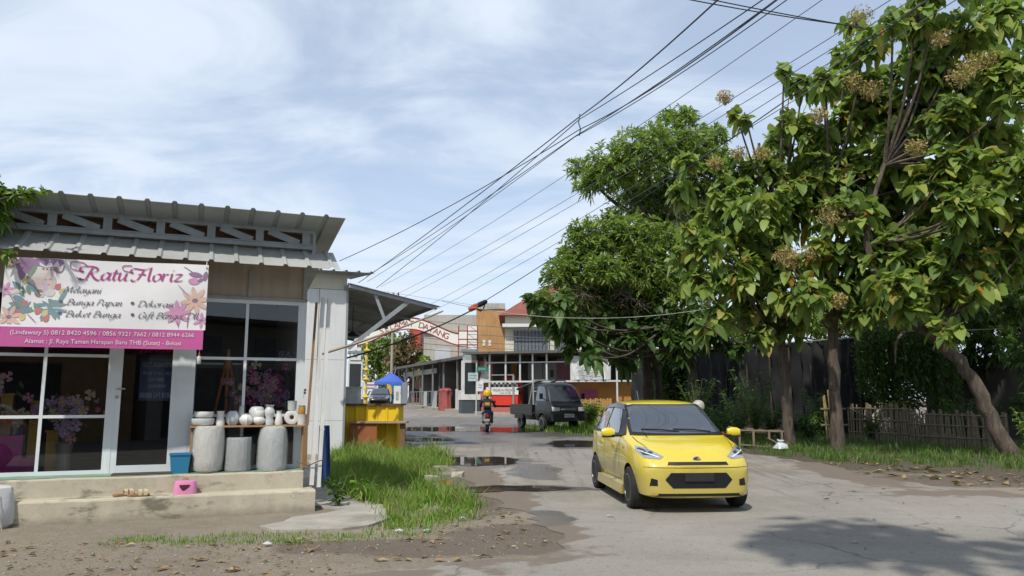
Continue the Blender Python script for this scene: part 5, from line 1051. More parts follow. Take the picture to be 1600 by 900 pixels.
RUB = M('tyre_rubber', (.025,.025,.025), .85, .3, 10); RIMG = M('dark_alloy', (.22,.22,.23), .3, .1, 5, metal=.8); RIMS = M('silver_alloy', (.5,.5,.5), .3, .1, 5, metal=.7); BPL = M('black_trim', (.012,.012,.013), .4, .1)
def car_glass():
    m, t, b = newmat('tinted_glass'); b.inputs['Base Color'].default_value = (.05,.06,.075,1); b.inputs['Roughness'].default_value = .03; b.inputs['Specular IOR Level'].default_value = .9; b.inputs['Coat Weight'].default_value = .6; b.inputs['Coat Roughness'].default_value = .02; return m
CGL = car_glass(); LENS = M('headlight_lens', (.30,.33,.36), .08, .3, 30, 0, spec=.9, coat=1); CHR = M('chrome', (.6,.6,.6), .15, .05, metal=1); AMB = M('amber_lens', (.55,.2,.02), .2); REDL = M('red_lens', (.45,.015,.01), .2, coat=.6)
def hatch(paint, label, loc, rz, name='parked_car', cat='car', group=None):
    root = thing(name, label, cat, loc, rz, group)
    st = [ # x, zbot, wsill, wmid, zmid, wbelt, zbelt, wtop, ztop
        (.00,.42,.52,.62,.60,.60,.80,.50,.90),(.05,.34,.66,.74,.60,.72,.90,.58,1.03),(.20,.28,.72,.785,.60,.765,.95,.61,1.28),(.38,.24,.74,.80,.60,.775,.96,.60,1.42),(.80,.22,.75,.81,.60,.78,.955,.60,1.49),
        (1.40,.21,.75,.815,.60,.785,.945,.60,1.515),(1.90,.21,.75,.815,.60,.785,.935,.60,1.495),(2.16,.21,.75,.815,.60,.785,.93,.60,1.43),(2.45,.21,.75,.815,.60,.785,.93,.645,1.215),(2.74,.21,.75,.815,.60,.785,.92,.70,1.005),
        (2.95,.22,.75,.815,.60,.78,.88,.68,.955),(3.22,.21,.75,.805,.60,.765,.82,.62,.90),(3.45,.185,.755,.785,.58,.725,.74,.54,.815),(3.60,.185,.66,.68,.55,.59,.64,.42,.70),(3.66,.21,.52,.54,.5,.48,.58,.36,.62)]
    secs = []
    for x, zb, ws, wm, zm, wb, zbe, wt, zt in st:
        h = zt-zbe; e = min(.07, .35*h)
        secs.append((x, [(0,zb),(ws*.8,zb),(ws,zb+.04),(wm,zm-.1),(wm,zm+.06),(wb,zbe),(wb-(wb-wt)*.12,zbe+h*.10),(wt,zt-e),(wt-.10,zt-e*.22),(0,zt)]))
    me, bvh = sub_shell(secs, levels=2, mats=[paint, BPL], crease_rows=((5, .35),(2, .5)), cuts=[(x, s*.50, s*1.1, .285, .335) for x in (.56, 3.0) for s in (-1, 1)])
    b = bpy.data.objects.new('body', me); COL.objects.link(b); b.parent = root
    def dec(name, poly, axis, sgn, m, par=None, off=.004, grid=.06, th=0):
        V, F = patch(bvh, poly, axis, sgn, off, grid); return MB().add(V, F).build(name, m, par or root, 60)
    for s in (-1, 1):
        dec('window_surround', [(.30,1.02),(.34,.985),(2.42,.965),(2.60,.99),(2.36,1.15),(2.12,1.345),(1.9,1.43),(1.35,1.445),(.75,1.425),(.50,1.36)], 'y', s, BPL, off=.010)
        dec('window', [(.62,1.02),(1.30,1.005),(1.30,1.405),(.80,1.385),(.62,1.32)], 'y', s, CGL, off=.015)
        dec('window', [(1.38,1.005),(2.22,.998),(2.24,1.02),(2.02,1.28),(1.86,1.39),(1.38,1.405)], 'y', s, CGL, off=.015)
        dec('window', [(.38,1.04),(.56,1.03),(.56,1.33),(.5,1.29)], 'y', s, CGL, off=.015)
        dec('rain_visor', [(.5,1.345),(.75,1.405),(1.35,1.43),(1.88,1.415),(2.1,1.335),(2.0,1.345),(1.84,1.36),(1.38,1.375),(.80,1.355),(.62,1.29)], 'y', s, M('smoked_visor', (.05,.055,.065), .2), off=.024)
        for q in ([(1.335,.30),(1.345,.30),(1.345,.99),(1.335,.99)], [(2.405,.30),(2.413,.30),(2.44,.70),(2.40,.96),(2.392,.96),(2.43,.70)], [(.545,.96),(.70,.68),(.93,.36),(.94,.36),(.71,.69),(.555,.97)], [(.94,.325),(2.40,.325),(2.40,.333),(.94,.333)]):
            dec('door_seam', q, 'y', s, M('seam_dark', (.03,.024,.006), .8), off=.0025, grid=.1)
        for x in (1.12, 2.0): 
            y = abs(bvh.ray_cast(Vector((x, s*3, .83)), Vector((0,-s,0)))[0].y); MB().b2((x-.10,s*y-.02,.815),(x+.10,s*y+.022,.845)).build('door_handle', paint, root, True)
        sk = MB(); 
        for x0, x1 in ((.93, 2.62),): sk.add([(x0,s*.74,.17),(x1,s*.74,.15),(x1+.03,s*.835,.15),(x0-.03,s*.835,.17),(x0,s*.74,.31),(x1,s*.74,.30),(x1+.04,s*.828,.28),(x0-.03,s*.828,.29)], [(3,2,1,0),(4,5,6,7),(0,1,5,4),(1,2,6,5),(2,3,7,6),(3,0,4,7)])
        sk.build('side_skirt', paint, root); MB().b2((.95,s*.829-.003,.292),(2.55,s*.829+.003,.302)).build('skirt_strip', M('pale_strip', (.7,.68,.5), .3), root)
        m = MB().lathe([(.0,-.09),(.05,-.085),(.075,-.03),(.075,.04),(.05,.085),(0,.09)], 14, axis='y', sx=.6); m.v = [(x*1.0-abs(y)*.0, y*1.15, z*1.0) for x, y, z in m.v]
        m.xf(lambda v: v+Vector((2.42, s*.965, 1.015))); mr = m.build('mirror', paint, root, 50); MB().b2((2.40,s*.80-.03 if s > 0 else s*.92,.955),(2.46,s*.92 if s > 0 else s*.80+.03,.985)).b2((2.36,s*.965-.085,.945),(2.47,s*.965+.085,.968)).build('mirror_base', BPL, mr)
        dec('headlight', [(s*.76,.80),(s*.735,.86),(s*.62,.84),(s*.44,.735),(s*.50,.70),(s*.70,.715)], 'x', 1, LENS, off=.006, grid=.04)
        dec('headlight_reflector', [(s*.735,.825),(s*.70,.835),(s*.56,.785),(s*.60,.745),(s*.70,.75)], 'x', 1, M('lamp_dark', (.03,.032,.036), .15, coat=1), off=.010, grid=.04); dec('daytime_strip', [(s*.74,.81),(s*.50,.725),(s*.52,.715),(s*.735,.795)], 'x', 1, M('lamp_white', (.7,.72,.72), .2, coat=1), off=.013, grid=.04); MB().lathe([(.0,.012),(.034,.006),(.04,-.01)], 14, c=(bvh.ray_cast(Vector((9,s*.64,.79)), Vector((-1,0,0)))[0].x+.012, s*.64, .79), axis='x').build('headlight_bulb', CHR, root, True)
        dec('fog_lamp', [(s*.66,.36),(s*.56,.36),(s*.56,.44),(s*.64,.46)], 'x', 1, BPL, off=.005); dec('turn_repeater', [(2.62,.80),(2.70,.80),(2.70,.825),(2.62,.825)], 'y', s, AMB, off=.004)
        dec('tail_light', [(s*.73,.78),(s*.60,.78),(s*.62,1.0),(s*.70,1.02)], 'x', -1, REDL, off=.006, grid=.04)
    dec('windshield_surround', [(-.70,.985),(.70,.985),(.60,1.40),(.50,1.425),(-.50,1.425),(-.60,1.40)], 'x', 1, BPL, off=.010)
    dec('windshield', [(-.655,1.025),(-.4,1.005),(0,.998),(.4,1.005),(.655,1.025),(.575,1.375),(.48,1.402),(-.48,1.402),(-.575,1.375)], 'x', 1, CGL, off=.016)
    dec('rear_window', [(-.56,1.02),(.56,1.02),(.52,1.34),(-.52,1.34)], 'x', -1, CGL, off=.006)
    dec('grille', [(-.46,.44),(-.36,.33),(.36,.33),(.46,.44),(.38,.53),(-.38,.53)], 'x', 1, BPL, off=.006); dec('grille_strip', [(-.42,.63),(.42,.63),(.40,.668),(-.40,.668)], 'x', 1, BPL, off=.006)
    MB().lathe([(0,.012),(.05,.008),(.058,-.01)], 18, c=(bvh.ray_cast(Vector((9,0,.70)), Vector((-1,0,0)))[0].x+.004,0,.70), axis='x', sy=.7).build('badge', CHR, root, True); MB().b2((3.60,-.2,.42),(3.685,.2,.53)).build('number_plate', M('plate_dark', (.03,.03,.032), .4), root)
    for y0, y1 in ((.50,-.05),(.02,-.52)):
        a = bvh.ray_cast(Vector((9,y0,1.03)), Vector((-1,0,0)))[0]; c = bvh.ray_cast(Vector((9,y1,1.06)), Vector((-1,0,0)))[0]; MB().tube([a+Vector((.03,0,.01)), (a+c)/2+Vector((.035,0,.025)), c+Vector((.02,0,.015))], .009, 5).build('wiper', BPL, root)
    hd = [(2.78,-.69),(3.0,-.675),(3.35,-.60),(3.35,-.592),(3.0,-.665),(2.78,-.68)]
    dec('bumper_seam', [(-.72,.605),(-.5,.60),(0,.597),(.5,.60),(.72,.605),(.72,.598),(.5,.593),(0,.590),(-.5,.593),(-.72,.598)], 'x', 1, M('seam_dark', (.03,.024,.006), .8), off=.003)
    dec('lower_lip', [(-.6,.225),(.6,.225),(.55,.26),(-.55,.26)], 'x', 1, BPL, off=.006)
    for s in (-1, 1): dec('bonnet_seam', [(x, y*s*-1) for x, y in hd], 'z', 1, M('seam_dark', (.03,.024,.006), .8), off=.0025)
    for x in (.56, 3.0):
        for s in (-1, 1): wheel(root, x, s*.735, .285, .285, .175, 5, RIMG, RUB, s)
    MB().tube([(.5,0,1.47),(.38,0,1.66)], .006, 5).build('aerial', BPL, root)
    return root
def paintmat(name, col, coat=1, rough=.3, dust=0):
    m, t, b = newmat(name); n = noise(t, 2.5, 5, .6); b.inputs['Roughness'].default_value = rough; b.inputs['Specular IOR Level'].default_value = .5
    c = mixc(t, ramp(t, n, [(.45, 0), (.8, .22)]), col, tuple(k*.75 for k in col))
    if dust:
        tcn = t.nodes.new('ShaderNodeTexCoord'); sz = t.nodes.new('ShaderNodeSeparateXYZ'); lk(t, tcn.outputs['Object'], sz.inputs[0]); mr = t.nodes.new('ShaderNodeMapRange'); mr.inputs[1].default_value = .75; mr.inputs[2].default_value = .2
        lk(t, mth(t, 'ADD', sz.outputs[2], mth(t, 'MULTIPLY', noise(t, 6, 7, .75), -.5)), mr.inputs[0]); f = mth(t, 'MULTIPLY', mth(t, 'POWER', mr.outputs[0], 1.6), dust, True)
        c = mixc(t, f, c, (.26,.21,.13)); lk(t, mixc(t, f, rough, .8), b.inputs['Roughness'])
    lk(t, c, b.inputs['Base Color']); b.inputs['Coat Weight'].default_value = coat; b.inputs['Coat Roughness'].default_value = .05; return m
# local +x is the car's nose; it faces the camera and is turned slightly
CY = paintmat('yellow_paint', (.66,.52,.02), 1, .34, .5); ang = math.atan2(-math.cos(R(5)), math.sin(R(5)))
fx, fy = math.cos(ang), math.sin(ang); cxm, cym = 2.45, 11.28   # middle of the front axle
hatch(CY, 'bright yellow hatchback facing out of the wet side road', (cxm-3.0*fx, cym-3.0*fy, .012), ang)
a2 = R(204); hatch(paintmat('silver_paint', (.42,.45,.48)), 'silver hatchback parked at the roadside opposite the florist shop', (-4.3, 1.6, 0), R(195))
hatch(paintmat('black_paint', (.02,.02,.022)), 'dark hatchback standing at the far end beyond the yellow stall', (at(580, 620, 62).x+.6, 63.5, tz(63)+.0), R(-84))
# ---------------------------------------------------------------- black pickup
def pickup(loc, rz):
    root = thing('pickup_truck', 'black open bed pickup with purple paper on its windscreen, parked on rough grass', 'pickup', loc, rz)
    BK = paintmat('black_pickup_paint', (.007,.007,.009), .2, .4)
    st = [(2.28,.34,.60,.70,.70,.70,1.02,.60,1.70),(2.36,.32,.66,.745,.70,.735,1.05,.63,1.80),(2.7,.30,.68,.755,.70,.745,1.06,.64,1.86),(3.05,.30,.68,.755,.70,.745,1.04,.63,1.84),(3.28,.30,.68,.755,.70,.745,1.02,.63,1.75),(3.5,.32,.68,.75,.70,.74,1.0,.66,1.42),(3.70,.34,.67,.74,.68,.73,.98,.70,1.08),(3.86,.36,.66,.73,.66,.72,.90,.66,.96),(3.95,.38,.62,.69,.62,.66,.82,.56,.88)]
    secs = []
    for x, zb, ws, wm, zm, wb, zbe, wt, zt in st:
        h = zt-zbe; e = min(.07, .35*h); secs.append((x, [(0,zb),(ws*.8,zb),(ws,zb+.04),(wm,zm-.12),(wm,zm+.08),(wb,zbe),(wb-(wb-wt)*.12,zbe+h*.1),(wt,zt-e),(wt-.12,zt-e*.2),(0,zt)]))
    me, bvh = sub_shell(secs, mats=[BK, BPL], crease_rows=((5,.4),(2,.6),(7,.3)), cuts=[(3.02, s*.45, s*1.1, .30, .36) for s in (-1,1)])
    b = bpy.data.objects.new('cab', me); COL.objects.link(b); b.parent = root
    def dec(name, poly, axis, sgn, m, par=None, off=.004, grid=.07): V, F = patch(bvh, poly, axis, sgn, off, grid); return MB().add(V, F).build(name, m, par or root, 60)
    for s in (-1, 1):
        dec('window', [(2.48,1.14),(3.42,1.12),(3.22,1.58),(3.05,1.70),(2.5,1.70)], 'y', s, CGL, off=.006); dec('headlight', [(s*.70,.74),(s*.70,.90),(s*.40,.88),(s*.40,.74)], 'x', 1, M('lamp_clear', (.55,.56,.55), .2, .3, 30, coat=.5), off=.008, grid=.05)
        dec('door_seam', [(2.42,.45),(2.43,.45),(2.43,1.7),(2.42,1.7)], 'y', s, BPL, off=.003); dec('door_seam', [(3.38,.62),(3.39,.62),(3.5,1.0),(3.46,1.12),(3.45,1.12),(3.49,1.0)], 'y', s, BPL, off=.003)
        MB().b2((2.5,s*.752-.015,.98),(2.66,s*.752+.015,1.01)).build('door_handle', CHR, root); MB().b2((3.36,s*.92-.07,1.2),(3.40,s*.92+.07,1.42)).tube([(3.4,s*.72,1.15),(3.4,s*.86,1.24)], .015, 5).build('mirror', BPL, root)
        wheel(root, 3.02, s*.66, .29, .29, .17, 6, RIMS, RUB, s); wheel(root, .92, s*.66, .29, .29, .17, 6, RIMS, RUB, s)
        MB().b2((0,s*.78-.02,.62),(2.24,s*.78+.02,.98)).b2((0,s*.80-.012,.95),(2.24,s*.80+.012,1.0)).b2((0,s*.80-.012,.78),(2.24,s*.80+.012,.81)).build('bed_side', BK, root)
        MB().b2((.5,s*.76-.05,.42),(1.34,s*.76+.04,.6)).build('mudguard', BPL, root)
    dec('windshield', [(-.64,1.12),(0,1.10),(.64,1.12),(.585,1.68),(.45,1.715),(-.45,1.715),(-.585,1.68)], 'x', 1, CGL, off=.006); dec('window_paper', [(.22,1.28),(.56,1.30),(.53,1.60),(.24,1.62)], 'x', 1, M('purple_paper', (.16,.07,.17), .5), off=.010)
    dec('grille', [(-.36,.75),(.36,.75),(.36,.88),(-.36,.88)], 'x', 1, M('grille_grey', (.10,.10,.11), .4), off=.006); dec('grille_strip', [(-.36,.80),(.36,.80),(.36,.825),(-.36,.825)], 'x', 1, CHR, off=.009)
    MB().b2((3.86,-.72,.36),(4.02,.72,.62)).build('bumper', M('bumper_black', (.02,.02,.02), .5), root, True); pl = MB().b2((4.021,-.24,.50),(4.03,.18,.64)).build('number_plate', M('plate_white', (.6,.6,.6), .4), root)
    mb = MB(); put_text(mb, 'B 9065 KPD', .09, lambda u, v: Vector((4.032, -.22+u, .54+v)), width=.38); mb.build('plate_number', M('plate_black', (.03,.03,.03), .5), pl, fix=False)
    MB().b2((0,-.78,.56),(2.24,.78,.64)).build('bed_floor', BK, root); MB().b2((-.03,-.78,.62),(.01,.78,.98)).build('tailgate', BK, root); MB().b2((.2,-.35,.36),(3.0,.35,.54)).build('chassis', BPL, root)
    mb = MB()
    for p, q in (((2.22,-.72,.98),(2.22,-.72,1.95)),((2.22,.72,.98),(2.22,.72,1.95)),((2.22,-.72,1.95),(2.22,.72,1.95)),((2.22,-.72,1.5),(2.22,.72,1.5)),((2.2,-.72,1.9),(1.85,-.74,1.0))): mb.tube([p, q], .03, 6)
    mb.build('headboard_frame', M('grey_tube', (.42,.44,.43), .5), root); MB().tube([(2.2,-.2,1.98),(1.2,-.5,1.80),(.3,-.6,1.62)], .05, 6).tube([(2.3,.3,1.96),(1.4,.2,1.8),(.3,.1,1.60)], .04, 6).build('roof_bar', M('load_pole', (.07,.08,.08), .7), root)
    dec('roof_sheen_panel', [(2.5,-.4),(3.1,-.4),(3.1,.4),(2.5,.4)], 'z', 1, BK, off=.006)  # slightly raised panel in the same black paint
    return root
pa = R(-90+23); pp = at(849, 671, 30.8); pickup((pp.x+.66*math.cos(pa+R(90))*1-3.02*math.cos(pa), pp.y+.66*math.sin(pa+R(90))-3.02*math.sin(pa), tz(31.5)+.0), pa)
# ---------------------------------------------------------------- people and scooters
def skin_mesh(J, E, root='pelvis', levels=1):
    """one continuous figure: joints {name: ((x,y,z), radius)}, edges [(a, b)]"""
    names = list(J); me = bpy.data.meshes.new('figure'); me.from_pydata([J[n][0] for n in names], [(names.index(a), names.index(b)) for a, b in E], [])
    o = bpy.data.objects.new('figure', me); COL.objects.link(o); sm = o.modifiers.new('k', 'SKIN'); sm.use_smooth_shade = True
    sk = me.skin_vertices[0].data
    for i, n in enumerate(names):
        r = J[n][1]; sk[i].radius = (r, r) if not hasattr(r, '__len__') else r
        sk[i].use_root = (n == root)
    ss = o.modifiers.new('s', 'SUBSURF'); ss.levels = ss.render_levels = levels
    dg = bpy.context.evaluated_depsgraph_get(); dg.update(); m2 = bpy.data.meshes.new_from_object(o.evaluated_get(dg)); bpy.data.objects.remove(o); return m2
SKIN = M('skin', (.28,.15,.09), .6, .1); JEAN = M('blue_jeans', (.09,.16,.28), .85, .25, 12); SHOE = M('dark_shoe', (.05,.04,.04), .6)
def rider(label, loc, rz, jacket, helmet, k=1):
    o = thing('person', label, 'person', Vector(loc)+Vector((0,0,-.02)), rz); o.scale = (.92*k, .92*k, .90*k); J = {}; E = []
    def j(n, p, r, par=None):
        J[n] = (p, r)
        if par: E.append((par, n))
    j('pelvis',(-.12,0,.90),(.16,.13)); j('waist',(-.08,0,1.05),(.15,.11),'pelvis'); j('chest',(-.02,0,1.24),(.17,.12),'waist'); j('neckb',(.02,0,1.38),.075,'chest'); j('neck',(.04,0,1.44),.055,'neckb'); j('jaw',(.07,0,1.50),.075,'neck'); j('head',(.06,0,1.58),.095,'jaw'); j('crown',(.05,0,1.67),.075,'head'); j('nose',(.175,0,1.555),.018,'head')
    for s, n in ((1,'l'),(-1,'r')):
        j(n+'sh',(.0,s*.19,1.33),.065,'chest'); j(n+'el',(.20,s*.30,1.12),.047,n+'sh'); j(n+'wr',(.42,s*.31,1.06),.034,n+'el'); j(n+'palm',(.48,s*.31,1.055),(.035,.022),n+'wr')
        for k, (dy, l) in enumerate(((-.03,.05),(-.01,.058),(.012,.055),(.03,.045))):
            j(n+'f%da' % k,(.48+l*.9,s*(.31+dy),1.05),.0095,n+'palm'); j(n+'f%db' % k,(.50+l*.8,s*(.31+dy),1.015),.008,n+'f%da' % k)
        j(n+'th',(.50,s*.26,1.03),.010,n+'palm')
        j(n+'hip',(-.06,s*.10,.86),.095,'pelvis'); j(n+'kn',(.33,s*.19,.80),.068,n+'hip'); j(n+'an',(.27,s*.19,.42),.045,n+'kn'); j(n+'toe',(.42,s*.20,.375),.038,n+'an')
    me = skin_mesh(J, E); 
    for m in (jacket, JEAN, SKIN, SHOE): me.materials.append(m)
    for p in me.polygons:
        c = p.center; p.material_index = 2 if c.z > 1.43 or (c.x > .44 and c.z > .95) else 3 if (c.z < .44 and c.x > .22) else 1 if c.z < .95 else 0
    b = bpy.data.objects.new('body', me); COL.objects.link(b); b.parent = o
    hm = MB().lathe([(.165,1.50),(.178,1.58),(.172,1.66),(.14,1.735),(.08,1.785),(0,1.80)], 20, sx=1.08, c=(.045,0,0)); h = hm.build('helmet', helmet, o, 60)
    MB().lathe([(.168,1.49),(.180,1.50),(.172,1.52)], 20, sx=1.08, c=(.045,0,0)).build('helmet_rim', BPL, h)
    MB().add([(.18,-.11,1.63),(.18,.11,1.63),(.27,.08,1.60),(.27,-.08,1.60)], [(0,1,2,3)]).build('helmet_peak', BPL, h)
    MB().lathe([(.012,0),(.012,.01)], 8, c=(.148,.035,1.585), axis='x').lathe([(.012,0),(.012,.01)], 8, c=(.148,-.035,1.585), axis='x').build('eyes', DARK, o)
    MB().tube([(.145,-.03,1.515),(.152,0,1.51),(.145,.03,1.515)], .006, 5).build('mouth', M('lip', (.22,.08,.06), .6), o)
    return o
def scooter(label, loc, rz, paint):
    o = thing('motor_scooter', label, 'scooter', loc, rz); o.scale = (.92, .92, .92)
    for x in (-.62, .66):
        w = bpy.data.objects.new('wheel', None); COL.objects.link(w); w.parent = o; w.location = (x, 0, .27); MB().lathe([(.18,-.05),(.25,-.05),(.272,-.02),(.272,.02),(.25,.05),(.18,.05)], 26, axis='y').build('tyre', RUB, w, 30)
        mb = MB().lathe([(.185,-.03),(.185,.03),(.17,.03),(.17,-.03)], 22, axis='y').lathe([(0,-.05),(.05,-.05),(.05,.05),(0,.05)], 10, axis='y')
        for i in range(5): a = i*1.2566; mb.bar((math.cos(a)*.04,0,math.sin(a)*.04),(math.cos(a)*.175,0,math.sin(a)*.175), .025, .03, up=(0,1,0))
        mb.build('rim', RIMS, w)
    mb = MB(); prof = [(-.86,.70,.05),(-.78,.70,.11),(-.55,.66,.15),(-.25,.60,.14),(-.05,.50,.12)]
    V = []; 
    for x, z, wd in prof: V += [(x,-wd,z-.16),(x,-wd*.9,z+.05),(x,wd*.9,z+.05),(x,wd,z-.16)]
    mb.add(V, [(i*4+k,i*4+(k+1)%4,i*4+4+(k+1)%4,i*4+4+k) for i in range(4) for k in range(4)]+[(3,2,1,0),(16,17,18,19)]); mb.build('tail_body', paint, o, 50)
    MB().b2((-.1,-.15,.30),(.40,.15,.36)).b2((-.1,-.07,.36),(.38,.07,.5)).build('floorboard', BPL, o)
    MB().add([(.38,-.18,.34),(.38,.18,.34),(.50,.20,.70),(.50,-.20,.70),(.44,.13,.96),(.44,-.13,.96),(.46,-.16,.34),(.46,.16,.34),(.60,.12,.70),(.60,-.12,.70),(.50,.10,.96),(.50,-.10,.96)], [(0,1,2,3),(3,2,4,5),(6,9,8,7),(9,11,10,8),(0,3,9,6),(1,7,8,2),(3,5,11,9),(2,8,10,4),(5,4,10,11)]).build('leg_shield', paint, o, 40)
    MB().lathe([(.0,0),(.10,.03),(.11,.10),(.06,.14)], 14, c=(.47,0,.95)).build('handlebar_cowl', paint, o, True); MB().tube([(.42,-.34,1.04),(.47,-.15,1.03),(.49,0,1.02),(.47,.15,1.03),(.42,.34,1.04)], .017, 7).build('handlebar', BPL, o)
    for s in (-1, 1): MB().tube([(.46,s*.22,1.04),(.46,s*.28,1.2)], .008, 5).lathe([(.0,-.008),(.05,-.008),(.05,.008),(0,.008)], 12, c=(.45,s*.30,1.22), axis='x').build('mirror', BPL, o)
    MB().tube([(.5,-.06,.62),(.66,-.07,.27)], .022, 6).tube([(.5,.06,.62),(.66,.07,.27)], .022, 6).build('fork', M('fork_grey', (.3,.3,.3), .4), o)
    mb = MB(); V = [] 
    for i in range(9): a = R(20+i*17); V += [(.66+.30*math.cos(a),-.06,.27+.30*math.sin(a)),(.66+.30*math.cos(a),.06,.27+.30*math.sin(a))]
    mb.add(V, [(i*2,i*2+1,i*2+3,i*2+2) for i in range(8)]); mb.build('mudguard', paint, o, 60)
    mb = MB().lathe([(.0,-.36),(.10,-.34),(.13,-.1),(.13,.15),(.09,.34),(0,.36)], 14, axis='x', sy=.42); mb.xf(lambda v: Vector((v.x-.30, v.y*1.0, v.z*.55+.74))); mb.build('seat', BPL, o, True)
    MB().b2((-.90,-.09,.62),(-.84,.09,.70)).build('tail_light', REDL, o); MB().b2((-.93,-.12,.44),(-.91,.12,.54)).build('number_plate', M('plate_grey', (.35,.35,.34), .5), o); MB().bar((-.80,0,.62),(-.94,0,.32), .16, .015).build('rear_mudguard', BPL, o)
    MB().tube([(-.15,-.12,.28),(-.75,-.15,.34)], [.035,.055], 8).build('exhaust', M('exhaust_metal', (.2,.2,.2), .4, metal=.6), o); MB().b2((-.62,-.10,.22),(-.05,.06,.40)).build('engine', M('engine_grey', (.12,.12,.12), .6), o)
    return o
sp0 = at(761, 674, 29.6); zr = tz(29.6)+.012; rz = R(90)
scooter('dark scooter ridden away along the wet side road', (sp0.x, 29.9, zr), rz, paintmat('scooter_black', (.03,.03,.035)))
rider('rider in dark jacket, blue jeans and yellow helmet, seen from behind', (sp0.x, 29.9, zr), rz, M('dark_jacket', (.035,.035,.05), .85, .3, 8), M('yellow_helmet', (.68,.42,.01), .3))
o = thing('shoulder_bag', 'dark backpack worn by the rider in the yellow helmet', 'bag', (sp0.x, 29.9, zr), rz); o.scale = (.92, .92, .90); MB().box((-.24,0,1.2),(.14,.28,.36)).build('bag', M('bag_black', (.03,.03,.035), .8), o, True); MB().b2((-.315,-.1,1.1),(-.311,.1,1.22)).build('pocket', M('bag_patch', (.5,.34,.03), .7), o)
s2 = at(1093, 628, 19.5)
s2o = scooter('red scooter waiting behind the yellow car under the trees', (s2.x, 19.5, tz(19.5)), R(200), paintmat('scooter_red', (.3,.02,.02)))
s2o.scale = (.8,.8,.8)
rider('rider in orange jacket and white helmet, half hidden behind the yellow car', (s2.x, 19.5, tz(19.5)-.0), R(200), M('orange_jacket', (.42,.14,.03), .85, .3, 8), M('white_helmet', (.42,.40,.35), .45), .87)
# ================================================================ trees
def barkmat(name, c1, c2):
    m, t, b = newmat(name); tcn = t.nodes.new('ShaderNodeTexCoord'); mp = t.nodes.new('ShaderNodeMapping'); mp.inputs['Scale'].default_value = (9, 9, 1.6); lk(t, tcn.outputs['Object'], mp.inputs[0])
    n = noise(t, 1.5, 7, .7, mp.outputs[0]); lk(t, mixc(t, ramp(t, n, [(.35, 0), (.65, 1)]), c1, c2), b.inputs['Base Color']); b.inputs['Roughness'].default_value = .92; bump(t, b, n, 1, .09); return m
BARK = barkmat('teak_bark', (.17,.13,.095), (.055,.042,.033)); BARK2 = barkmat('dark_bark', (.12,.095,.07), (.045,.036,.028))
TEAKL = leafmat('teak_leaf', [(0, (.11,.18,.05)), (.3, (.165,.25,.062)), (.58, (.235,.32,.07)), (.80, (.32,.39,.085)), (.93, (.33,.36,.08)), (.98, (.38,.27,.06)), (1, (.40,.17,.03))], .45, .46)
SMALLL = leafmat('glossy_small_leaf', [(0, (.12,.195,.045)), (.45, (.19,.285,.06)), (.8, (.275,.37,.08)), (1, (.35,.40,.11))], .42, .45)
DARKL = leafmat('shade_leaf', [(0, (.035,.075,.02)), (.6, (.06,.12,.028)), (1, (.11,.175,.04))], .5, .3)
PANI = leafmat('dry_flower', [(0, (.26,.19,.06)), (.6, (.38,.30,.11)), (1, (.44,.37,.17))], .9, .15)
def unit(v): return v/(np.linalg.norm(v, axis=-1, keepdims=True)+1e-9)
def leaf_arrays(base, d, L, wid, droop, big):
    """leaf blades: base points, unit directions, lengths; folded along the midrib"""
    n = len(base); up = np.tile([0., 0, 1], (n, 1)); side = unit(np.cross(d, up)+RNG.normal(0, .42, (n, 3))); nor = unit(np.cross(side, d)); nor *= np.sign(nor[:, 2:3]+1e-6)
    L = L[:, None]; dn = np.array([0, 0, -1.])
    def mid(t): return base+d*L*t+dn*(droop[:, None]*L*t*t)
    if big:
        f = nor*L*RNG.uniform(-.03, .2, (n, 1)); ts_ = (.18, .48, .80); ws_ = (.36, .50, .31)
        V = np.stack([mid(.0)]+[mid(k) for k in ts_]+[mid(1)]+[mid(k+.02)+side*(L*wid*w)+f*(w*2) for k, w in zip(ts_, ws_)]+[mid(k+.02)-side*(L*wid*w)+f*(w*2) for k, w in zip(ts_, ws_)], 1)
        T = np.array([(0,5,1),(1,5,6),(1,6,2),(2,6,7),(2,7,3),(3,7,4),(0,1,8),(1,9,8),(1,2,9),(2,10,9),(2,3,10),(3,4,10)])
    else:
        w = L*wid*.5; f = nor*L*.05; V = np.stack([mid(0), mid(.5)+side*w+f, mid(1), mid(.5)-side*w+f], 1); T = np.array([(0,1,2),(0,2,3)])
    F = (np.arange(n)[:, None, None]*V.shape[1]+T[None]).reshape(-1, 3); return V.reshape(-1, 3), F
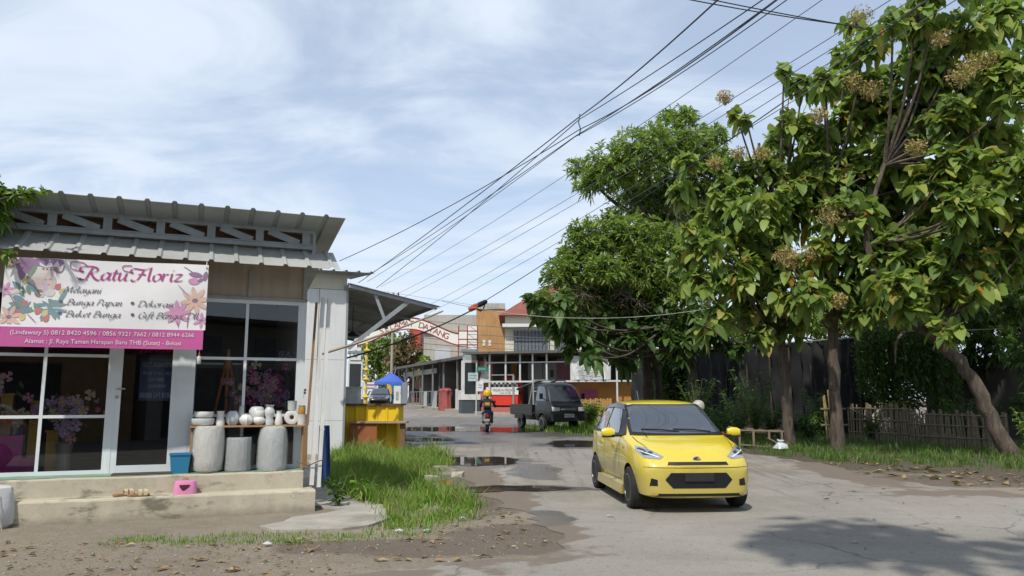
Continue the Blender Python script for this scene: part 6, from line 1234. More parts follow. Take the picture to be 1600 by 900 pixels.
def fol(name, parent, C, mat, per, size, wid, droop, big, rosette=7, stretch=1.0, twigs=None, barkm=None, shellb=.25):
    """C: clumps (centre, radius). leaves sit in rosettes at twig ends spread through each clump"""
    B = []; D = []; tw = MB()
    for c, r in C:
        c = np.array(c); k = max(3, int(per*r*r)); v = unit(RNG.normal(0, 1, (k, 3))); rad = r*RNG.uniform(shellb, 1.08, (k, 1))**.8; v2 = v*np.array([1, 1, .85*stretch]); p = c+v2*rad
        for q, w in zip(p, v2):
            ax_ = unit(w*.8+np.array([0, 0, .45])+RNG.normal(0, .25, 3)); a0 = RNG.uniform(0, 6.28); e1 = unit(np.cross(ax_, [0.3, .2, .9])); e2 = np.cross(ax_, e1); nl = rosette+RNG.integers(-2, 3)
            for i in range(nl):
                a = a0+i*2.4; t = RNG.uniform(.35, 1.1); dd = unit(e1*math.cos(a)+e2*math.sin(a)+ax_*t); B.append(q-ax_*RNG.uniform(0, .16)*(1 if big else .6)); D.append(dd)
            if twigs and RNG.random() < twigs: 
                m_ = (c+q)/2+RNG.normal(0, .08*r, 3); tw.tube([c+RNG.normal(0,.06*r,3), m_, q], [.022, .014, .007] if big else [.014, .009, .005], 4, cap=False)
    B = np.array(B); D = np.array(D); n = len(B); L = size*RNG.uniform(.4, 1.25, n)
    V, F = leaf_arrays(B, D, L, wid, droop*RNG.uniform(.2, 1.8, n), big)
    o = tri_mesh(name, V, F, mat)
    if parent: o.parent = parent
    if twigs: t_ = tw.build('twigs', barkm, parent, fix=False)
    return o
def clumps(spec, jit=.8):
    """(px, py, radius px, distance) -> centre and radius in metres, spread in depth"""
    out = []
    for px, py, r, Y in spec:
        y = Y+RNG.uniform(-jit, jit); out.append((tuple(at(px, py, y)), r*y/FPX))
    return out
def trunk(pts, rad, parent, mat, name='trunk', n=10):
    P = catmull(pts, 5); ts = np.linspace(0, len(rad)-1, len(P)); r = np.interp(ts, range(len(rad)), rad)
    P = [np.array(p)+RNG.normal(0, .024, 3)*(i > 0) for i, p in enumerate(P)]
    return MB().tube(P, [x*RNG.uniform(.95, 1.06) for x in r], n).build(name, mat, parent, 60)
def limbs(C, nodes, parent, mat, r0=.05, every=1):
    mb = MB()
    for c, r in C[::every]:
        c = np.array(c); k = min(range(len(nodes)), key=lambda i: np.linalg.norm(np.array(nodes[i])-c)+(3 if nodes[i][2] > c[2] else 0)); a = np.array(nodes[k]); m_ = a*.45+c*.55+np.array([0, 0, -.12*np.linalg.norm(c-a)])
        mb.tube(catmull([a, m_, c, c+(c-m_)*.06], 4), list(np.linspace(r0, r0*.25, 13)), 6, cap=False)
    return mb.build('branches', mat, parent, 60)
def panicles(parent, spec):
    for px, py, r, Y in spec:
        c = np.array(at(px, py, Y)); R_ = r*1.1*Y/FPX; mb = MB()
        k = 360; v = unit(RNG.normal(0, 1, (k, 3)))*RNG.random((k, 1))**.45*R_*np.array([1, .9, .8]); V = []; F = []
        for i, p in enumerate(v):
            q = c+p; s_ = RNG.normal(0, .026, (3, 3)); V += [q+s_[0], q+s_[1], q+s_[2]]; F.append((3*i, 3*i+1, 3*i+2))
        for i in range(26): V2 = [c+np.array([0, 0, -R_]), c+v[i]*.5, c+v[i]]; mb.tube(V2, [.008, .006, .003], 3, cap=False)
        mb.add(V, F); mb.build('flower_head', PANI, parent, fix=False)
# ---- the small leaved tree in the middle
A = clumps([(955,262,46,30),(1005,238,56,30),(1060,222,52,30),(1103,232,36,30),(925,285,30,30),(905,262,20,30),(995,300,50,31),(1050,305,55,31),(1100,295,42,30),(1068,182,22,30),(1040,180,14,30),(1120,210,20,30),
 (945,372,46,29),(905,395,36,29),(990,372,50,29.5),(1040,388,48,30),(880,430,38,29),(925,452,48,29.5),(985,450,56,30),(1045,455,56,30),(850,470,24,29),(900,505,40,30),(955,510,50,30),(1010,505,45,31),(1060,520,45,31),(905,362,22,28.5),(960,340,22,30),(1125,255,30,30.5),(1130,300,34,30.5),(1120,350,36,30.5),(1085,345,40,30.5),(1020,345,40,30.5),(1000,425,44,28.6),(945,420,34,28.4),(1090,380,40,30.5),(1085,450,45,31),(885,400,20,29)], 1.2)
t = thing('leafy_tree', 'tall tree with small glossy leaves and a rounded two tiered crown', 'tree', (at(1012, 640, 31).x, 31, tz(31)), 0); tl = Vector(t.location)
def loc(C, t): o_ = Vector(t.location); return [(tuple(Vector(c)-o_), r) for c, r in C]
A = loc(A, t)
fol('crown', t, A, SMALLL, 190, .29, .32, .25, False, 8, 1, .35, BARK2)
nA = [(0,0,2.2), (.1,.1,4), (.7,.2,6.2), (-.9,-.3,5.0), (.9,.3,8.5)]
trunk([(0,0,-.1),(.05,0,1.6),(.0,.1,3.2),(.6,.2,6),(1.0,.3,9.4)], [.24,.2,.18,.13,.05], t, BARK2); trunk([(.35,.1,-.1),(.5,.1,1.6),(.2,.0,3),(-1.0,-.3,5.6)], [.17,.14,.12,.05], t, BARK2); limbs(A, nA, t, BARK2, .06)
fol('dry_twigs', t, loc(clumps([(955,430,30,27.6),(1060,330,30,29.0),(985,465,30,27.8),(915,460,26,27.4),(1000,340,24,29)], .3), t), leafmat('dry_twig_leaf', [(0, (.10,.08,.06)), (1, (.2,.16,.11))], .9, .05), 45, .34, .05, .3, False, 6, 1, .95, M('dry_twig', (.17,.14,.12), .9))
# ---- broad leaved tree in its shade, before the eatery
t = thing('broadleaf_tree', 'dark broad leaved tree hanging low over the pickup and eatery', 'tree', (at(1082, 640, 28.5).x, 28.5, tz(28.5)), 0)
Bc = loc(clumps([(850,488,22,27),(880,505,30,27),(835,470,20,27),(905,535,26,27.5),(940,500,34,27.5),(925,558,16,27),(985,520,34,28),(1030,500,34,28),(1060,540,30,28.5),(1090,500,36,28.5),(970,560,20,28),(880,478,26,27),(1120,520,30,28),(1150,540,22,28)], .7), t)
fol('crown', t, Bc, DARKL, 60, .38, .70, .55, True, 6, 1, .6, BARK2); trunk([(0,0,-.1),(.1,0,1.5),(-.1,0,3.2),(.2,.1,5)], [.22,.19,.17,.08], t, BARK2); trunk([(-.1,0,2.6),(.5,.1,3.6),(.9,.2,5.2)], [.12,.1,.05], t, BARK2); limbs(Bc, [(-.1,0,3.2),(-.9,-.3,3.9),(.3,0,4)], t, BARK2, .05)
# ---- teaks along the near road
def teak(label, base, Y, tr, rad, spec, nodes, pan, n=9, per=84, lean=None):
    z = tz(Y); o = thing('teak_tree', label, 'tree', (base, Y, z), 0, 'teak trees beside the main road')
    C = loc(clumps(spec, 1.0), o); fol('crown', o, C, TEAKL, per, .34, .80, .6, True, 6, 1, .75, BARK)
    trunk(tr, rad, o, BARK, n=12); limbs(C, nodes, o, BARK, .045)
    P0 = Vector(o.location)
    for q in pan:
        before = set(COL.objects); panicles(o, [q]); nw = [k for k in COL.objects if k not in before][0]; nw.location = -P0
    return o
b1 = at(1232, 698, 22.4)
teak('slim straight teak standing beside the rough wooden table', b1.x, 22.4, [(0,0,-.1),(.02,0,1.6),(-.05,0,3.4),(.15,.1,5.4),(-.1,.1,7.6),(-.4,.1,9)], [.17,.135,.125,.11,.08,.04],
 [(1188,328,44,21.5),(1130,322,38,21.5),(1108,385,36,21.5),(1150,425,40,21.5),(1205,400,44,21.5),(1180,478,36,21.5),(1128,492,28,21.5),(1235,462,36,21.5),(1242,330,42,22),(1160,265,32,21.5),(1092,440,26,21.5),(1078,362,20,21.5),(1205,258,38,22),(1240,195,34,22),(1255,130,26,22),(1150,178,13,22),(1165,183,10,22),(1120,260,18,22),(1270,260,40,22),(1155,365,36,21.5),(1215,215,26,22),(1225,110,14,22),(1100,510,16,21.5),(1060,300,24,22.5),(1075,250,20,22.5),(1140,300,34,22.3),(1165,440,36,22.3),(1200,350,44,22.6),(1065,400,22,22),(1260,300,44,22.6),(1225,420,40,22.5),(1190,520,24,21.8),(1250,505,26,21.6)],
 [(0,0,3.3),(.1,.1,5.2),(0,.1,7)], [(1132,152,14,21.8),(1155,240,14,21.4),(1240,402,22,20.6),(1118,255,12,21.3),(1190,240,16,21.3)])
b2 = at(1310, 703, 21.3)
teak('thicker teak with dark bark in front of the bamboo fence gate', b2.x, 21.3, [(0,0,-.1),(-.02,0,1.5),(.06,0,3.2),(.0,0,5.2),(.2,.1,7.6),(.3,.1,10)], [.20,.155,.14,.12,.09,.05],
 [(1290,125,32,21),(1330,185,42,20.7),(1300,250,44,20.7),(1352,268,46,20.7),(1322,335,46,20.5),(1382,300,46,20.7),(1402,225,46,20.7),(1340,405,44,20.5),(1285,395,40,20.5),(1392,395,44,20.5),(1312,455,34,20.3),(1350,70,34,21),(1375,130,40,21),(1330,30,18,21),(1425,150,44,21),(1420,345,40,20.7),(1265,455,30,20.5),(1370,460,34,20.3),(1320,90,26,21),(1440,280,40,20.7),(1300,300,50,21.6),(1360,340,50,21.6),(1390,180,44,21.5),(1340,140,40,21.4),(1400,270,50,21.6),(1300,490,24,20.6),(1350,480,30,20.6),(1415,410,44,21.3),(1270,210,34,21.4)],
 [(.06,0,3.2),(0,0,5),(.2,.1,7.2)], [(1330,128,20,20),(1298,335,22,19.6),(1345,25,22,20.6),(1280,180,15,20),(1362,140,20,19.8),(1225,400,18,19.6),(1310,470,14,19.5),(1270,395,14,20)])
b3 = at(1580, 712, 19.5)
o3 = teak('leaning teak whose long trunk slants over the bamboo fence', b3.x, 19.5, [(0,0,-.1),(-.45,0,1.0),(-.95,0,2.15),(-1.75,.1,3.1),(-2.6,.2,3.9),(-3.1,.2,5.5),(-2.4,.2,8)], [.22,.175,.155,.135,.11,.08,.04],
 [(1450,102,42,19),(1502,52,46,19),(1560,105,48,19),(1482,182,46,19),(1542,205,48,19),(1585,262,46,19),(1452,282,44,19),(1505,325,46,18.8),(1442,385,42,18.8),(1402,442,38,18.8),(1475,450,40,18.8),(1555,30,44,19),(1592,152,44,19),(1432,28,34,19),(1420,480,26,18.6),(1540,390,40,19),(1590,350,40,19),(1520,450,32,19),(1480,510,24,18.8),(1640,60,50,19),(1650,200,50,19),(1640,330,44,19),(1490,250,40,19),(1395,35,24,19),(1560,300,40,19),(1470,-20,40,19),(1560,-40,50,19),(1440,60,40,19.5),(1520,150,50,20),(1480,130,44,19.8),(1560,230,50,20),(1500,280,50,20),(1460,340,46,19.8),(1530,330,50,20),(1430,200,44,19.8),(1580,400,44,19.8),(1500,400,46,19.8),(1440,440,40,19.6)],
 [(-2.6,.2,3.9),(-3.0,.2,5.4),(-2.5,.2,7.5),(-1.75,.1,3.2)], [(1520,100,24,18),(1548,92,18,18.1),(1470,60,16,18.2),(1430,230,16,18),(1500,120,20,18)])
MB().tube(catmull([(-2.0,.2,3.3),(-2.6,0,2.9),(-2.75,-.1,2.3)], 5), [.05,.045,.04,.04,.04,.03,.03,.03,.025,.02,.02], 6).build('branches', BARK, o3, 60)
# trees of the yard behind the fences: dark, each its own
for i, (px, Y, h, lab, cl) in enumerate([(1530, 27.5, 9, 'dark dense tree behind the bamboo fence, right of the hanging creeper', [(1500,470,50),(1560,460,60),(1600,520,50),(1540,540,44),(1600,420,60),(1570,580,34),(1500,410,50),(1375,520,44),(1420,560,46),(1360,590,40),(1460,570,44),(1400,625,34),(1340,560,30),(1450,510,50),(1340,620,26),(1620,600,40),(1620,480,50),(1460,440,40),(1540,500,40)]),
   (1400, 33, 9, 'pale green tree above the black shade net', [(1200,505,36),(1250,490,40),(1290,510,36),(1350,500,44),(1400,480,50),(1440,510,44),(1330,460,40),(1380,440,44),(1170,520,24)]),
   (1150, 38, 8, 'leafy dark tree between the shade net and the eatery', [(1030,570,34),(1070,590,34),(1110,560,30),(1040,610,30),(1060,550,30)]),
   (1625, 22.5, 9, 'shady tree crowding the right frame edge beside the leaning teak', [(1600,400,50),(1640,450,60),(1625,560,44),(1590,480,36),(1650,600,44),(1610,640,30),(1600,330,40)])]):
    b = at(px, 640, Y); t = thing('yard_tree', lab, 'tree', (b.x, Y, tz(Y)), 0, 'trees in the yard behind the fences'); C = loc(clumps([(x, y, r, Y) for x, y, r in cl], 1.2), t)
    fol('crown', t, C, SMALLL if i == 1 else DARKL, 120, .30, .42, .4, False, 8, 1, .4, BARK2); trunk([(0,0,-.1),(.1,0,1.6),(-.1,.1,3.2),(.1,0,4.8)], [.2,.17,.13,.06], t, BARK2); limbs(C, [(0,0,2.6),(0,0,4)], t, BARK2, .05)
# far trees through the gap, and the creeper dome
for px, Y, lab, cl, mt in [(590, 84, 'green tree rising behind the canopy tent', [(590,540,24),(582,575,22),(600,565,22),(610,530,20),(575,545,18),(588,600,16),(605,595,18),(620,550,18)], SMALLL),
   (640, 79, 'rounded dry brown creeper covered tree behind the stall roofs', [(628,545,20),(645,550,20),(632,575,22),(650,575,18),(615,565,18),(640,530,14),(655,560,14),(625,595,16)], leafmat('dry_creeper_leaf', [(0, (.12,.075,.045)), (.6, (.19,.12,.07)), (.85, (.14,.15,.04)), (1, (.2,.2,.06))], .8, .15)),
   (664, 74, 'small bright bush growing above the stall roof', [(664,562,9),(670,568,7),(658,570,7)], SMALLL)]:
    b = at(px, 630, Y); t = thing('street_tree', lab, 'tree', (b.x, Y, tz(Y)), 0); C = loc(clumps([(x, y, r, Y) for x, y, r in cl], 1.0), t)
    fol('crown', t, C, mt, 60, .42, .5, .4, False, 7, 1); trunk([(0,0,-.1),(.1,0,2),(0,.1,4)], [.2,.16,.08], t, BARK2)
# branch overhanging the shop roof from a tree out of the picture, and a tree behind the viewer that shades the near road
t = thing('roadside_tree', 'tree whose leafy branch tips reach over the corner of the shop roof', 'tree', (-8.6, 8.6, 0), 0)
C = loc(clumps([(5,300,30,9.2),(40,302,20,9.2),(-20,330,40,9.2),(66,298,9,9.2),(14,394,11,9.36),(-60,330,60,9.2),(-90,250,70,9.3),(-100,330,50,9.2)], .3), t); fol('crown', t, C, GRASS if False else leafmat('fresh_leaf', [(0, (.08,.17,.02)), (1, (.18,.29,.04))], .45, .35), 420, .13, .4, .4, False, 8, .7, .5, BARK2)
trunk([(0,0,-.1),(.1,0,2),(.6,.2,3.4),(1.3,.5,4.1)], [.16,.13,.09,.03], t, BARK2); limbs(C[:2], [(1.3,.5,4.1)], t, BARK2, .025)
t = thing('shade_tree', 'spreading tree standing behind the viewer beside the main road', 'tree', (7.5, -1.5, 0), 0)
C = [((RNG.uniform(-6.4, 1), RNG.uniform(1.2, 5.4), RNG.uniform(7.2, 9.2)), RNG.uniform(.9, 1.2)) for i in range(34)]
fol('crown', t, C, TEAKL, 26, .36, .62, .5, True, 7); trunk([(0,0,-.1),(.1,.2,2.5),(-.6,1.5,5),(-1.8,3.2,7)], [.25,.2,.16,.06], t, BARK); limbs(C, [(-.3,.8,4),(-.8,1.8,5.4),(-1.8,3.2,6.8)], t, BARK, .07)
# ---------------------------------------------------------------- fences, creeper, wall
def quadstrip(name, pts, z0, z1, m, parent, amp=.08, nx=40, nz=8, th=0):
    V = []; F = []; P = [Vector(p) for p in pts]
    for j in range(nz+1):
        for i in range(nx+1):
            t = i/nx*(len(P)-1); k = min(int(t), len(P)-2); p = P[k].lerp(P[k+1], t-k); d = (P[k+1]-P[k]).normalized(); n = Vector((-d.y, d.x))*amp*(math.sin(i*1.7)+.5*math.sin(i*.6+j))*.5
            V.append((p.x+n.x, p.y+n.y, tz(p.y)+z0+(z1(i/nx) if callable(z1) else z1-z0)*j/nz))
    return MB().add(V, [(j*(nx+1)+i, j*(nx+1)+i+1, (j+1)*(nx+1)+i+1, (j+1)*(nx+1)+i) for j in range(nz) for i in range(nx)]).build(name, m, parent, True)
o = thing('shade_net_fence', 'high black shade net fence behind the trees', 'fence', (0,0,0)); NET = M('black_net', (.008,.0085,.011), .8, .5, .9, .3, dirt=.5, dcol=(.045,.045,.04), bscale=30)
fa = [(X(985,44),44),(X(1075,37),37),(X(1200,31),31),(X(1340,26.5),26.5)]
quadstrip('net', fa, 0, 3.35, NET, o, .22, 90, 12); mb = MB()
for (x0,y0),(x1,y1) in zip(fa, fa[1:]): mb.tube([(x0,y0,tz(y0)+3.38),(x1,y1,tz(y1)+3.38)], .03, 6)
mb.build('top_pole', ALU, o); mb = MB()
for k_ in range(13):
    t_ = k_/12*3; i = min(int(t_), 2); x = fa[i][0]+(fa[i+1][0]-fa[i][0])*(t_-i); y = fa[i][1]+(fa[i+1][1]-fa[i][1])*(t_-i); MB().tube([(x+.05,y+.09,tz(y)-.1),(x+.05,y+.09,tz(y)+3.4)], .03, 6).build('post', BARK2, o)
WL = M('old_garden_wall', (.17,.16,.145), .9, .5, 1.1, .2, dirt=.6); o = thing('garden_wall', 'weathered grey masonry wall behind the bamboo fence and leaning teak', 'wall', (0,0,0))
w0, w1 = (X(1440,29.5), 29.5), (X(1700,24), 24); d = Vector((w1[0]-w0[0], w1[1]-w0[1])); L_ = d.length; m_ = MB().b2((0,0,-.2),(L_,.2,2.3)).build('wall_face', WL, o); m_.location = (w0[0], w0[1], tz(w0[1])); m_.rotation_euler = (0,0,math.atan2(d.y, d.x)); c_ = MB().b2((-.05,-.04,2.3),(L_,.24,2.4)).build('coping', KERB, o); c_.location = m_.location; c_.rotation_euler = m_.rotation_euler
o = thing('hanging_creeper', 'curtain of green creeper hanging beside the shade net above the bamboo fence', 'creeper', (0,0,0)); B = []; D = []; tw = MB()
for i in range(330):
    px = 1335+RNG.beta(1.4,1.4)*165; Y = 26.2-(px-1340)/160*1.5+RNG.uniform(-.4,.4); top = at(px, RNG.uniform(490,540), Y); l = RNG.uniform(1.0, 2.6); zb_ = max(top.z-l, tz(Y)+.3); x = top.x; k = int((top.z-zb_)/.055)
    tw.tube([(x,Y,top.z),(x+RNG.normal(0,.06),Y,zb_)], .006, 3, cap=False)
    for q in range(k): B.append((x+RNG.normal(0,.05), Y+RNG.normal(0,.05), top.z-q*.055)); D.append(RNG.normal(0,1,3)+np.array([0,-.4,-.7]))
B = np.array(B); V, F = leaf_arrays(B, unit(np.array(D)), .12*RNG.uniform(.6,1.4,len(B)), .55, RNG.uniform(.1,.4,len(B)), False); f_ = tri_mesh('foliage', V, F, leafmat('creeper_leaf', [(0, (.03,.075,.014)), (.6, (.06,.14,.025)), (1, (.13,.21,.04))], .5, .35)); f_.parent = o; tw.build('stems', BARK2, o, fix=False)
RB = M('grey_bamboo', (.25,.205,.145), .8, .35, 8); 
def picket(name, label, p0, p1, h, n, seed, group=None):
    rr = random.Random(seed); o = thing(name, label, 'fence', (p0[0], p0[1], tz(p0[1])), math.atan2(p1[1]-p0[1], p1[0]-p0[0]), group); L = math.hypot(p1[0]-p0[0], p1[1]-p0[1]); dz = tz(p1[1])-tz(p0[1]); mb = MB()
    for i in range(n):
        a = L*i/(n-1); hh = h*rr.uniform(.86,1.1); mb.bar((a,rr.uniform(-.02,.02),dz*a/L-.1),(a+rr.uniform(-.05,.05),rr.uniform(-.04,.04),dz*a/L+hh), rr.uniform(.035,.055), .02)
    mb.build('pickets', RB, o); mb = MB()
    for z in (.28, .62, .93): MB().tube([(0,-.03,z*h),(L,-.03,z*h+dz)], .022, 6).build('rail', RB, o)
    for a in np.linspace(.1, L-.1, 4): MB().tube([(a,.04,dz*a/L-.1),(a,.04,dz*a/L+h*1.05)], .04, 7).build('post', BW, o)
    return o
f1a, f1b, f1c = (X(1318,24.6),24.6), (X(1412,23.4),23.4), (X(1562,21.3),21.3)
o = picket('bamboo_fence', 'pale bamboo picket fence section with a diagonal brace, next to the dark barked teak', f1a, f1b, 1.12, 24, 1); MB().tube([(.05,-.06,1.05),(1.5,-.06,.35)], .02, 6).build('brace', RB, o)
picket('bamboo_fence', 'darker sagging bamboo picket fence section reaching the leaning teak', f1b, f1c, .98, 42, 2)
o = thing('bamboo_stakes', 'bundle of upright yellowish bamboo stakes behind the dark barked teak', 'stakes', (X(1290,24.6),24.6,tz(24.6)), 0); rr = random.Random(8)
for i in range(6): MB().tube([(-.12+i*.11,rr.uniform(-.05,.05),-.1),(-.22+i*.11+rr.uniform(-.03,.06),.02,rr.uniform(1.35,1.75))], .025, 6).build('stake', M('yellow_bamboo', (.42,.30,.14), .7, .3, 6), o)
MB().b2((-.3,-.05,.5),(.55,-.02,.55)).b2((-.3,-.05,1.0),(.5,-.02,1.05)).build('cross_tie', RB, o)
o = thing('plank_table', 'rough wooden plank table falling apart under the slim teak', 'table', (X(1148,21.9),21.9,tz(21.9)), 0); OLD = M('old_plank', (.24,.19,.14), .9, .35, 4, .2)
for i in range(4): MB().box((.62,.1+i*.17,.50-.02*i),(1.32,.14,.03), 0, Matrix.Rotation(R([2,-1.5,3,1][i]), 3, 'Y')).build('plank', OLD, o)
for x, y in ((.04,.05),(.04,.6),(.42,.02),(.86,.03),(1.22,.05),(1.2,.62)): MB().bar((x,y,-.1),(x,y,.48), .05, .05).build('leg', OLD, o)
MB().bar((.05,.0,.12),(.9,.0,.05), .05, .04).bar((.8,-.05,.30),(1.25,-.1,.05), .10, .03).build('brace', OLD, o)
o = thing('rubbish_bag', 'small white plastic bag with litter at the plank table foot', 'bag', (X(1212,21.3),21.3,tz(21.3)), 0); mb = MB().lathe([(.12,0),(.2,.06),(.16,.16),(.06,.22),(.09,.28)], 12); rr = random.Random(2); mb.v = [(x*rr.uniform(.8,1.2), y*rr.uniform(.8,1.2), z*rr.uniform(.9,1.1)) for x, y, z in mb.v]; mb.build('bag', M('white_poly', (.55,.57,.6), .4), o, True)
def plant(label, x, y, n, h, m, name='leafy_plant', cat='plant', group=None, L=.16, w=.4):
    o = thing(name, label, cat, (x, y, tz(y)), 0, group); B = []; D = []; tw = MB()
    for i in range(n):
        a = RNG.uniform(0, 6.28); l = h*RNG.uniform(.6, 1.1); e = np.array([math.cos(a)*l*.35, math.sin(a)*l*.35, l]); tw.tube([(0,0,-.03),e*.5*np.array([.6,.6,1]),e], [.01,.008,.004], 4, cap=False)
        for k in range(7): t_ = .25+.75*k/6; B.append(e*t_); D.append(RNG.normal(0,1,3)*np.array([1,1,.4])+np.array([0,0,.3]))
    V, F = leaf_arrays(np.array(B), unit(np.array(D)), L*RNG.uniform(.7,1.3,len(B)), w, RNG.uniform(.2,.6,len(B)), False); f = tri_mesh('foliage', V, F, m); f.parent = o; tw.build('stems', M('green_stem', (.1,.16,.05), .7), o, fix=False); return o
bush_m = leafmat('bush_leaf', [(0, (.03,.08,.015)), (1, (.09,.16,.03))], .5, .3)
plant('leafy weed growing out of the broken slab at the step corner', -2.45, 11.25, 8, .42, bush_m, L=.13); plant('small weed with long leaves at the edge of the bright grass', -2.2, 11.85, 6, .30, GRASS, L=.2, w=.2)
for px, Y, h, lab in ((1120,24,1.2,'dark bush beside the waiting rider in the white helmet'),(1150,25.5,1.5,'taller dark bush against the shade net left of the plank table'),(1200,26,1.1,'low dark bush behind the plank table'),(1255,25,.9,'low bush between the two straight teaks'),(1600,20.2,1.1,'bush with yellowing leaves at the leaning teak foot'),(1440,23.2,.8,'small bush climbing the sagging bamboo fence'),(1395,24.6,1.2,'bush behind the join of the two bamboo fences'),(1490,24,1.3,'tall bush behind the sagging bamboo fence'),(1530,23.8,1.2,'bush in front of the garden wall by the leaning teak'),(1085,27,1.9,'tallest dark bush before the shade net, behind the white helmet'),(1175,27,2.1,'tall climbing bush covering the shade net by the slim teak'),(1275,25.6,1.5,'bush hiding the shade net foot beside the bamboo stakes'),(1355,24.2,.8,'low bush beside the diagonal fence brace')): plant(lab, X(px,Y), Y, 46, h, bush_m if px != 1600 else SMALLL, 'bush', 'bush', 'bushes along the fences', .17)
for px, Y, h, lab in ((925,38,.8,'pale grassy shrub beside the yellow slatted fence'),(945,36,.7,'pale shrub under the white cloth banner'),(965,37,.9,'green shrub between the eatery and the yellow car'),(918,33.5,1.0,'young broad leaved plant next to the black pickup bumper')): plant(lab, X(px,Y), Y, 40, h, GRASS if px < 950 else SMALLL, 'shrub', 'shrub', 'shrubs before the eatery', .22, .3)
# ---------------------------------------------------------------- stones and litter one can pick out
for x, y, r, lab in ((12.0,13.55,.16,'largest grey stone on the bare earth by the main road'),(10.05,14.3,.13,'tan stone among the fallen leaves'),(13.0,13.2,.10,'pale flat stone beside the largest grey stone')):
    rr = random.Random(int(x*10)); mb = MB().lathe([(r*.6,-.03),(r,.02),(r*.9,.08),(r*.5,.13),(0,.145)], 10, sx=1.3); mb.v = [(a*rr.uniform(.85,1.15), b*rr.uniform(.85,1.15), c) for a, b, c in mb.v]; o = mb.build('stone', ST[0] if r > .15 else ST[1], None, 60); o.location = (x, y, tz(y)); o.rotation_euler = (0,0,x); tag(o, lab, 'stone', 'stones by the main road')
for x, y, lab, c in ((-1.28,9.15,'crumpled clear plastic cup at the grass edge nearest the road','w'),(-.98,9.2,'flat grey plastic scrap lying in the dirt beside the cup','g'),(-.62,10.1,'pale flat packet at the tip of the bright grass','w'),(-2.55,8.35,'crumpled white paper ball in the dirt before the slab','w'),(1.28,10.35,'small grey paper scrap lying on the bare concrete near the yellow car','g')):
    mb = MB(); rr = random.Random(int(abs(x)*77)); n = 9; mb.add([(math.cos(i*6.283/n)*.055*rr.uniform(.7,1.2), math.sin(i*6.283/n)*.04*rr.uniform(.7,1.2), rr.uniform(.005,.025)) for i in range(n)]+[(0,0,.038 if c == 'w' else .02)], [(i,(i+1) % n,n) for i in range(n)]); o = mb.build('litter_scrap', M('litter_'+c, (.5,.52,.52) if c == 'w' else (.33,.35,.36), .5)); o.location = (x, y, tz(y)+.015); tag(o, lab, 'litter', 'litter scraps on the ground')
for k_, (x, y, s_) in enumerate(((-1.45,14.6,1),(-1.2,14.1,.8),(-1.05,15.3,.9),(-1.5,16.4,1.1),(-1.35,13.6,.7))):
    rr = random.Random(k_); o = thing('rubble_piece', ['grey broken concrete lump at the grass edge, beside a brick bit','red brown broken brick at the grass edge','flat pale rubble piece near the long puddle','largest rubble lump, at the puddle end of the grass','small rubble chip closest to the shop'][k_], 'rubble', (x, y, tz(y)), rr.uniform(0,3), 'rubble at the grass edge'); mb = MB().box((0,0,.04*s_),(.26*s_,.17*s_,.11*s_)); mb.v = [(a+rr.uniform(-.03,.03), b+rr.uniform(-.03,.03), c+rr.uniform(-.02,.02)) for a, b, c in mb.v]; mb.build('lump', ST[3] if k_ == 1 else CONC, o)
# ================================================================ overhead cables
WIRE = M('cable_black', (.025,.027,.033), .6); WIREB = M('cable_grey', (.12,.13,.15), .6)
def cable(label, p, q, sag, r, m=None, via=(), group='overhead power and phone cables', n=18):
    """p, q, via: (px, py, distance); hangs between them"""
    P = [at(*k) for k in (p, *via, q)]; pts = []
    for a, b in zip(P, P[1:]):
        for i in range(n): t_ = i/n; pts.append(a.lerp(b, t_)+Vector((0,0,-sag*4*t_*(1-t_))))
    pts.append(P[-1]); o = MB().tube(pts, r, 5).build('power_cable', m or WIRE, None, True); return tag(o, label, 'cable', group)
cable('thick black cable, steepest of the bundle, passing over the annex roof', (1160,-36,12), (560,442,40), .10, .017, via=((906,182,22),))
cable('black cable rising from the strap to the frame top beside the steepest cable', (1235,-30,12), (906,186,22), .05, .012); cable('black cable falling steeply from the strap to the annex awning', (906,186,22), (588,450,40), .12, .014)
cable('black cable whose lower end drops towards the shop roof eave', (1260,-36,12), (530,408,30), .2, .014, via=((906,202,22),))
cable('black cable crossing just under the strap to the annex roof ridge', (1250,-28,12.5), (572,432,40), .10, .013, via=((900,212,22),)); cable('second thin cable alongside, ending at the annex roof ridge', (1262,-24,13), (574,440,42), .14, .011, via=((898,214,22),))
o = tag(MB().tube([at(906,178,22), at(904,192,22), at(907,202,22), at(905,212,22)], .02, 5).build('cable_strap', WIREB), 'short strap tying the crossing cables together in mid air', 'strap')
cable('thin grey cable touching the crown top of the small leaved tree', (1330,-32,14), (595,448,48), .35, .009, WIREB); 
cable('upper thin cable passing behind the small leaved tree into the teak crowns', (1420,-18,15), (615,462,52), .30, .010, WIREB); cable('lower thin cable passing behind the small leaved tree into the teak crowns', (1440,-10,15), (620,470,52), .30, .010, WIREB)
cable('faint cable above the gate arch running up into the teak leaves', (1480,-20,15), (660,482,55), .30, .011, WIREB); cable('second faint cable above the gate arch, one hand lower', (1500,-4,15), (664,492,55), .30, .011, WIREB)
cable('dark cable crossing in front of the teak crowns down to the splice box', (1520,-50,13), (758,470,27), .15, .013)
cable('heavy black cable from the splice box along the bamboo pole', (735,486,25), (540,560,21), .12, .024)
cable('blue black service cable crossing the sky corner, upper strand', (1030,-18,14), (1350,44,15), .03, .012); cable('blue black service cable crossing the sky corner, lower strand', (1050,-6,14), (1345,42,15), .04, .012)
cable('pale service line sagging in front of the cream house and tree', (690,470,24), (1120,480,26), .12, .010, M('cable_pale', (.45,.44,.4), .6), via=((900,497,25),)); cable('pale service line passing behind the leaning teak', (1420,517,24), (1640,508,22), .05, .012, MATS['cable_pale'])
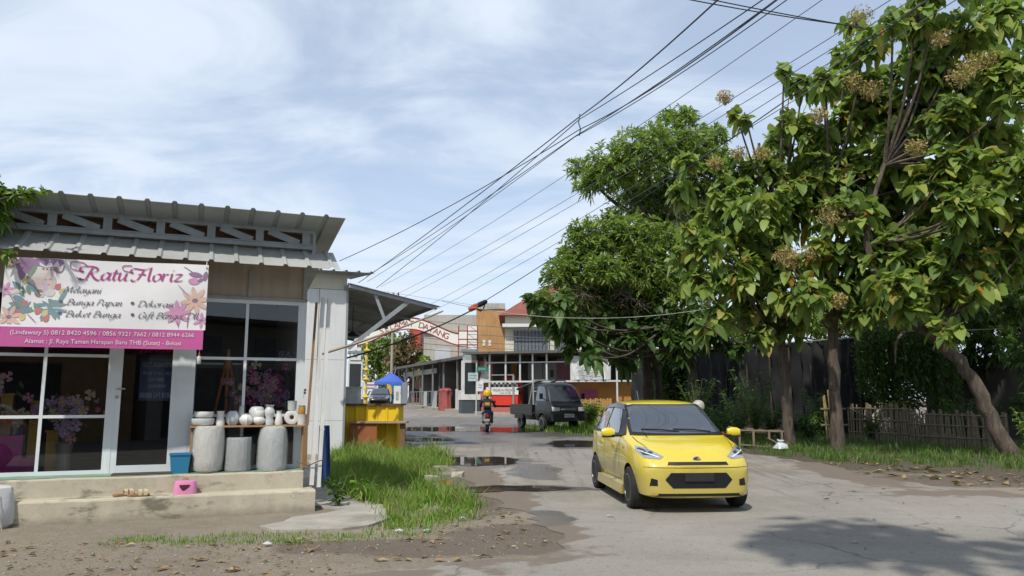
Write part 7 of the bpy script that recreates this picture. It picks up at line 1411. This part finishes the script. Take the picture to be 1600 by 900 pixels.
cable('thin line from the pole top over the awning towards the cream house', (600,455,74), (860,492,60), .1, .012, WIREB)
for i, (y0, y1, w) in enumerate(((500,516,'topmost'),(515,528,'second'),(527,540,'third'),(536,546,'fourth'),(545,552,'lowest'))): cable(w+' of the parallel lines strung across the orange house front', (655,y0,58), (1000,y1,50), .25, .020, WIREB, group='cables across the orange house')
o = thing('utility_pole', 'grey utility pole whose top shows above the annex awning', 'pole', (at(611, 620, 76).x, 76, tz(76)), 0); zt2 = at(611, 457, 76).z-tz(76)
MB().tube([(0,0,-.2),(0,0,zt2)], [.16,.11], 8).build('shaft', KERB, o); MB().b2((-.6,-.06,zt2-.45),(.6,.06,zt2-.3)).build('crossarm', DARK, o)
for s in (-.5, 0, .5): MB().lathe([(.05,zt2-.3),(.1,zt2-.2),(.05,zt2-.1),(.08,zt2)], 8, c=(s,0,0)).build('insulator', DARK, o)
o = thing('splice_box', 'black splice closure with an orange wrapped end hanging on the cable above the orange house', 'splice box', at(745, 478, 26), 0); d0 = (at(764,469,26.5)-at(726,487,25.5)).normalized()
MB().tube([d0*.02, d0*.12, d0*.5, d0*.56], [.05,.09,.08,.04], 10).build('closure', BPL, o, True); MB().tube([-d0*.42,-d0*.36,-d0*.05,-d0*.0], [.04,.10,.11,.05], 8).build('orange_wrap', M('orange_wrap', (.42,.075,.025), .5), o); MB().tube([d0*.05+Vector((0,0,-.1)), d0*.2+Vector((0,0,-.24)), d0*.38+Vector((0,0,-.2)), d0*.5], .025, 6).build('slack_loop', BPL, o)

# ================================================================ the other side of the main road, behind the viewer: seen in the shop glass
for x0, x1, h, m, lab in ((-22,-11,5.2,CW,'cream shophouse across the main road behind the viewer'),(-10.6,1.5,6.0,OW,'ochre shophouse across the main road behind the viewer'),(2,13,4.6,GW,'grey shophouse across the main road behind the viewer')):
    o = thing('shophouse', lab, 'shophouse', ((x0+x1)/2, -9.0, 0), R(0)); w = (x1-x0)/2; MB().b2((-w,-8,-.2),(w,0,h)).build('wall', m, o); MB().b2((-w-.1,-8,h),(w+.1,1.6,h+.15)).build('roof', RF, o)
    for k_ in np.arange(-w+.6, w-2, 3.2): MB().b2((k_,.003,.1),(k_+2.6,.05,2.8)).build('shopfront', DARK, o)
    for k_ in np.arange(-w+.6, w-2, 3.2): MB().b2((k_+.4,.003,3.4),(k_+2.2,.05,h-.5)).build('window', M('dull_glass', (.16,.18,.2), .15), o)
for x, lab in ((-13.5,'round street tree before the cream shophouse across the road'),(-6.5,'round street tree before the ochre shophouse across the road'),(-19.5,'round street tree at the far end across the road')):
    t = thing('street_tree', lab, 'tree', (x, -5.5, 0), 0); C = [((RNG.uniform(-1.7,1.7), RNG.uniform(-1.2,1.2), RNG.uniform(3.0,5.6)), RNG.uniform(.7,1.0)) for _ in range(12)]
    fol('crown', t, C, DARKL, 30, .4, .6, .5, True, 6); trunk([(0,0,-.1),(.1,0,1.8),(0,.1,3.6)], [.2,.16,.09], t, BARK2)
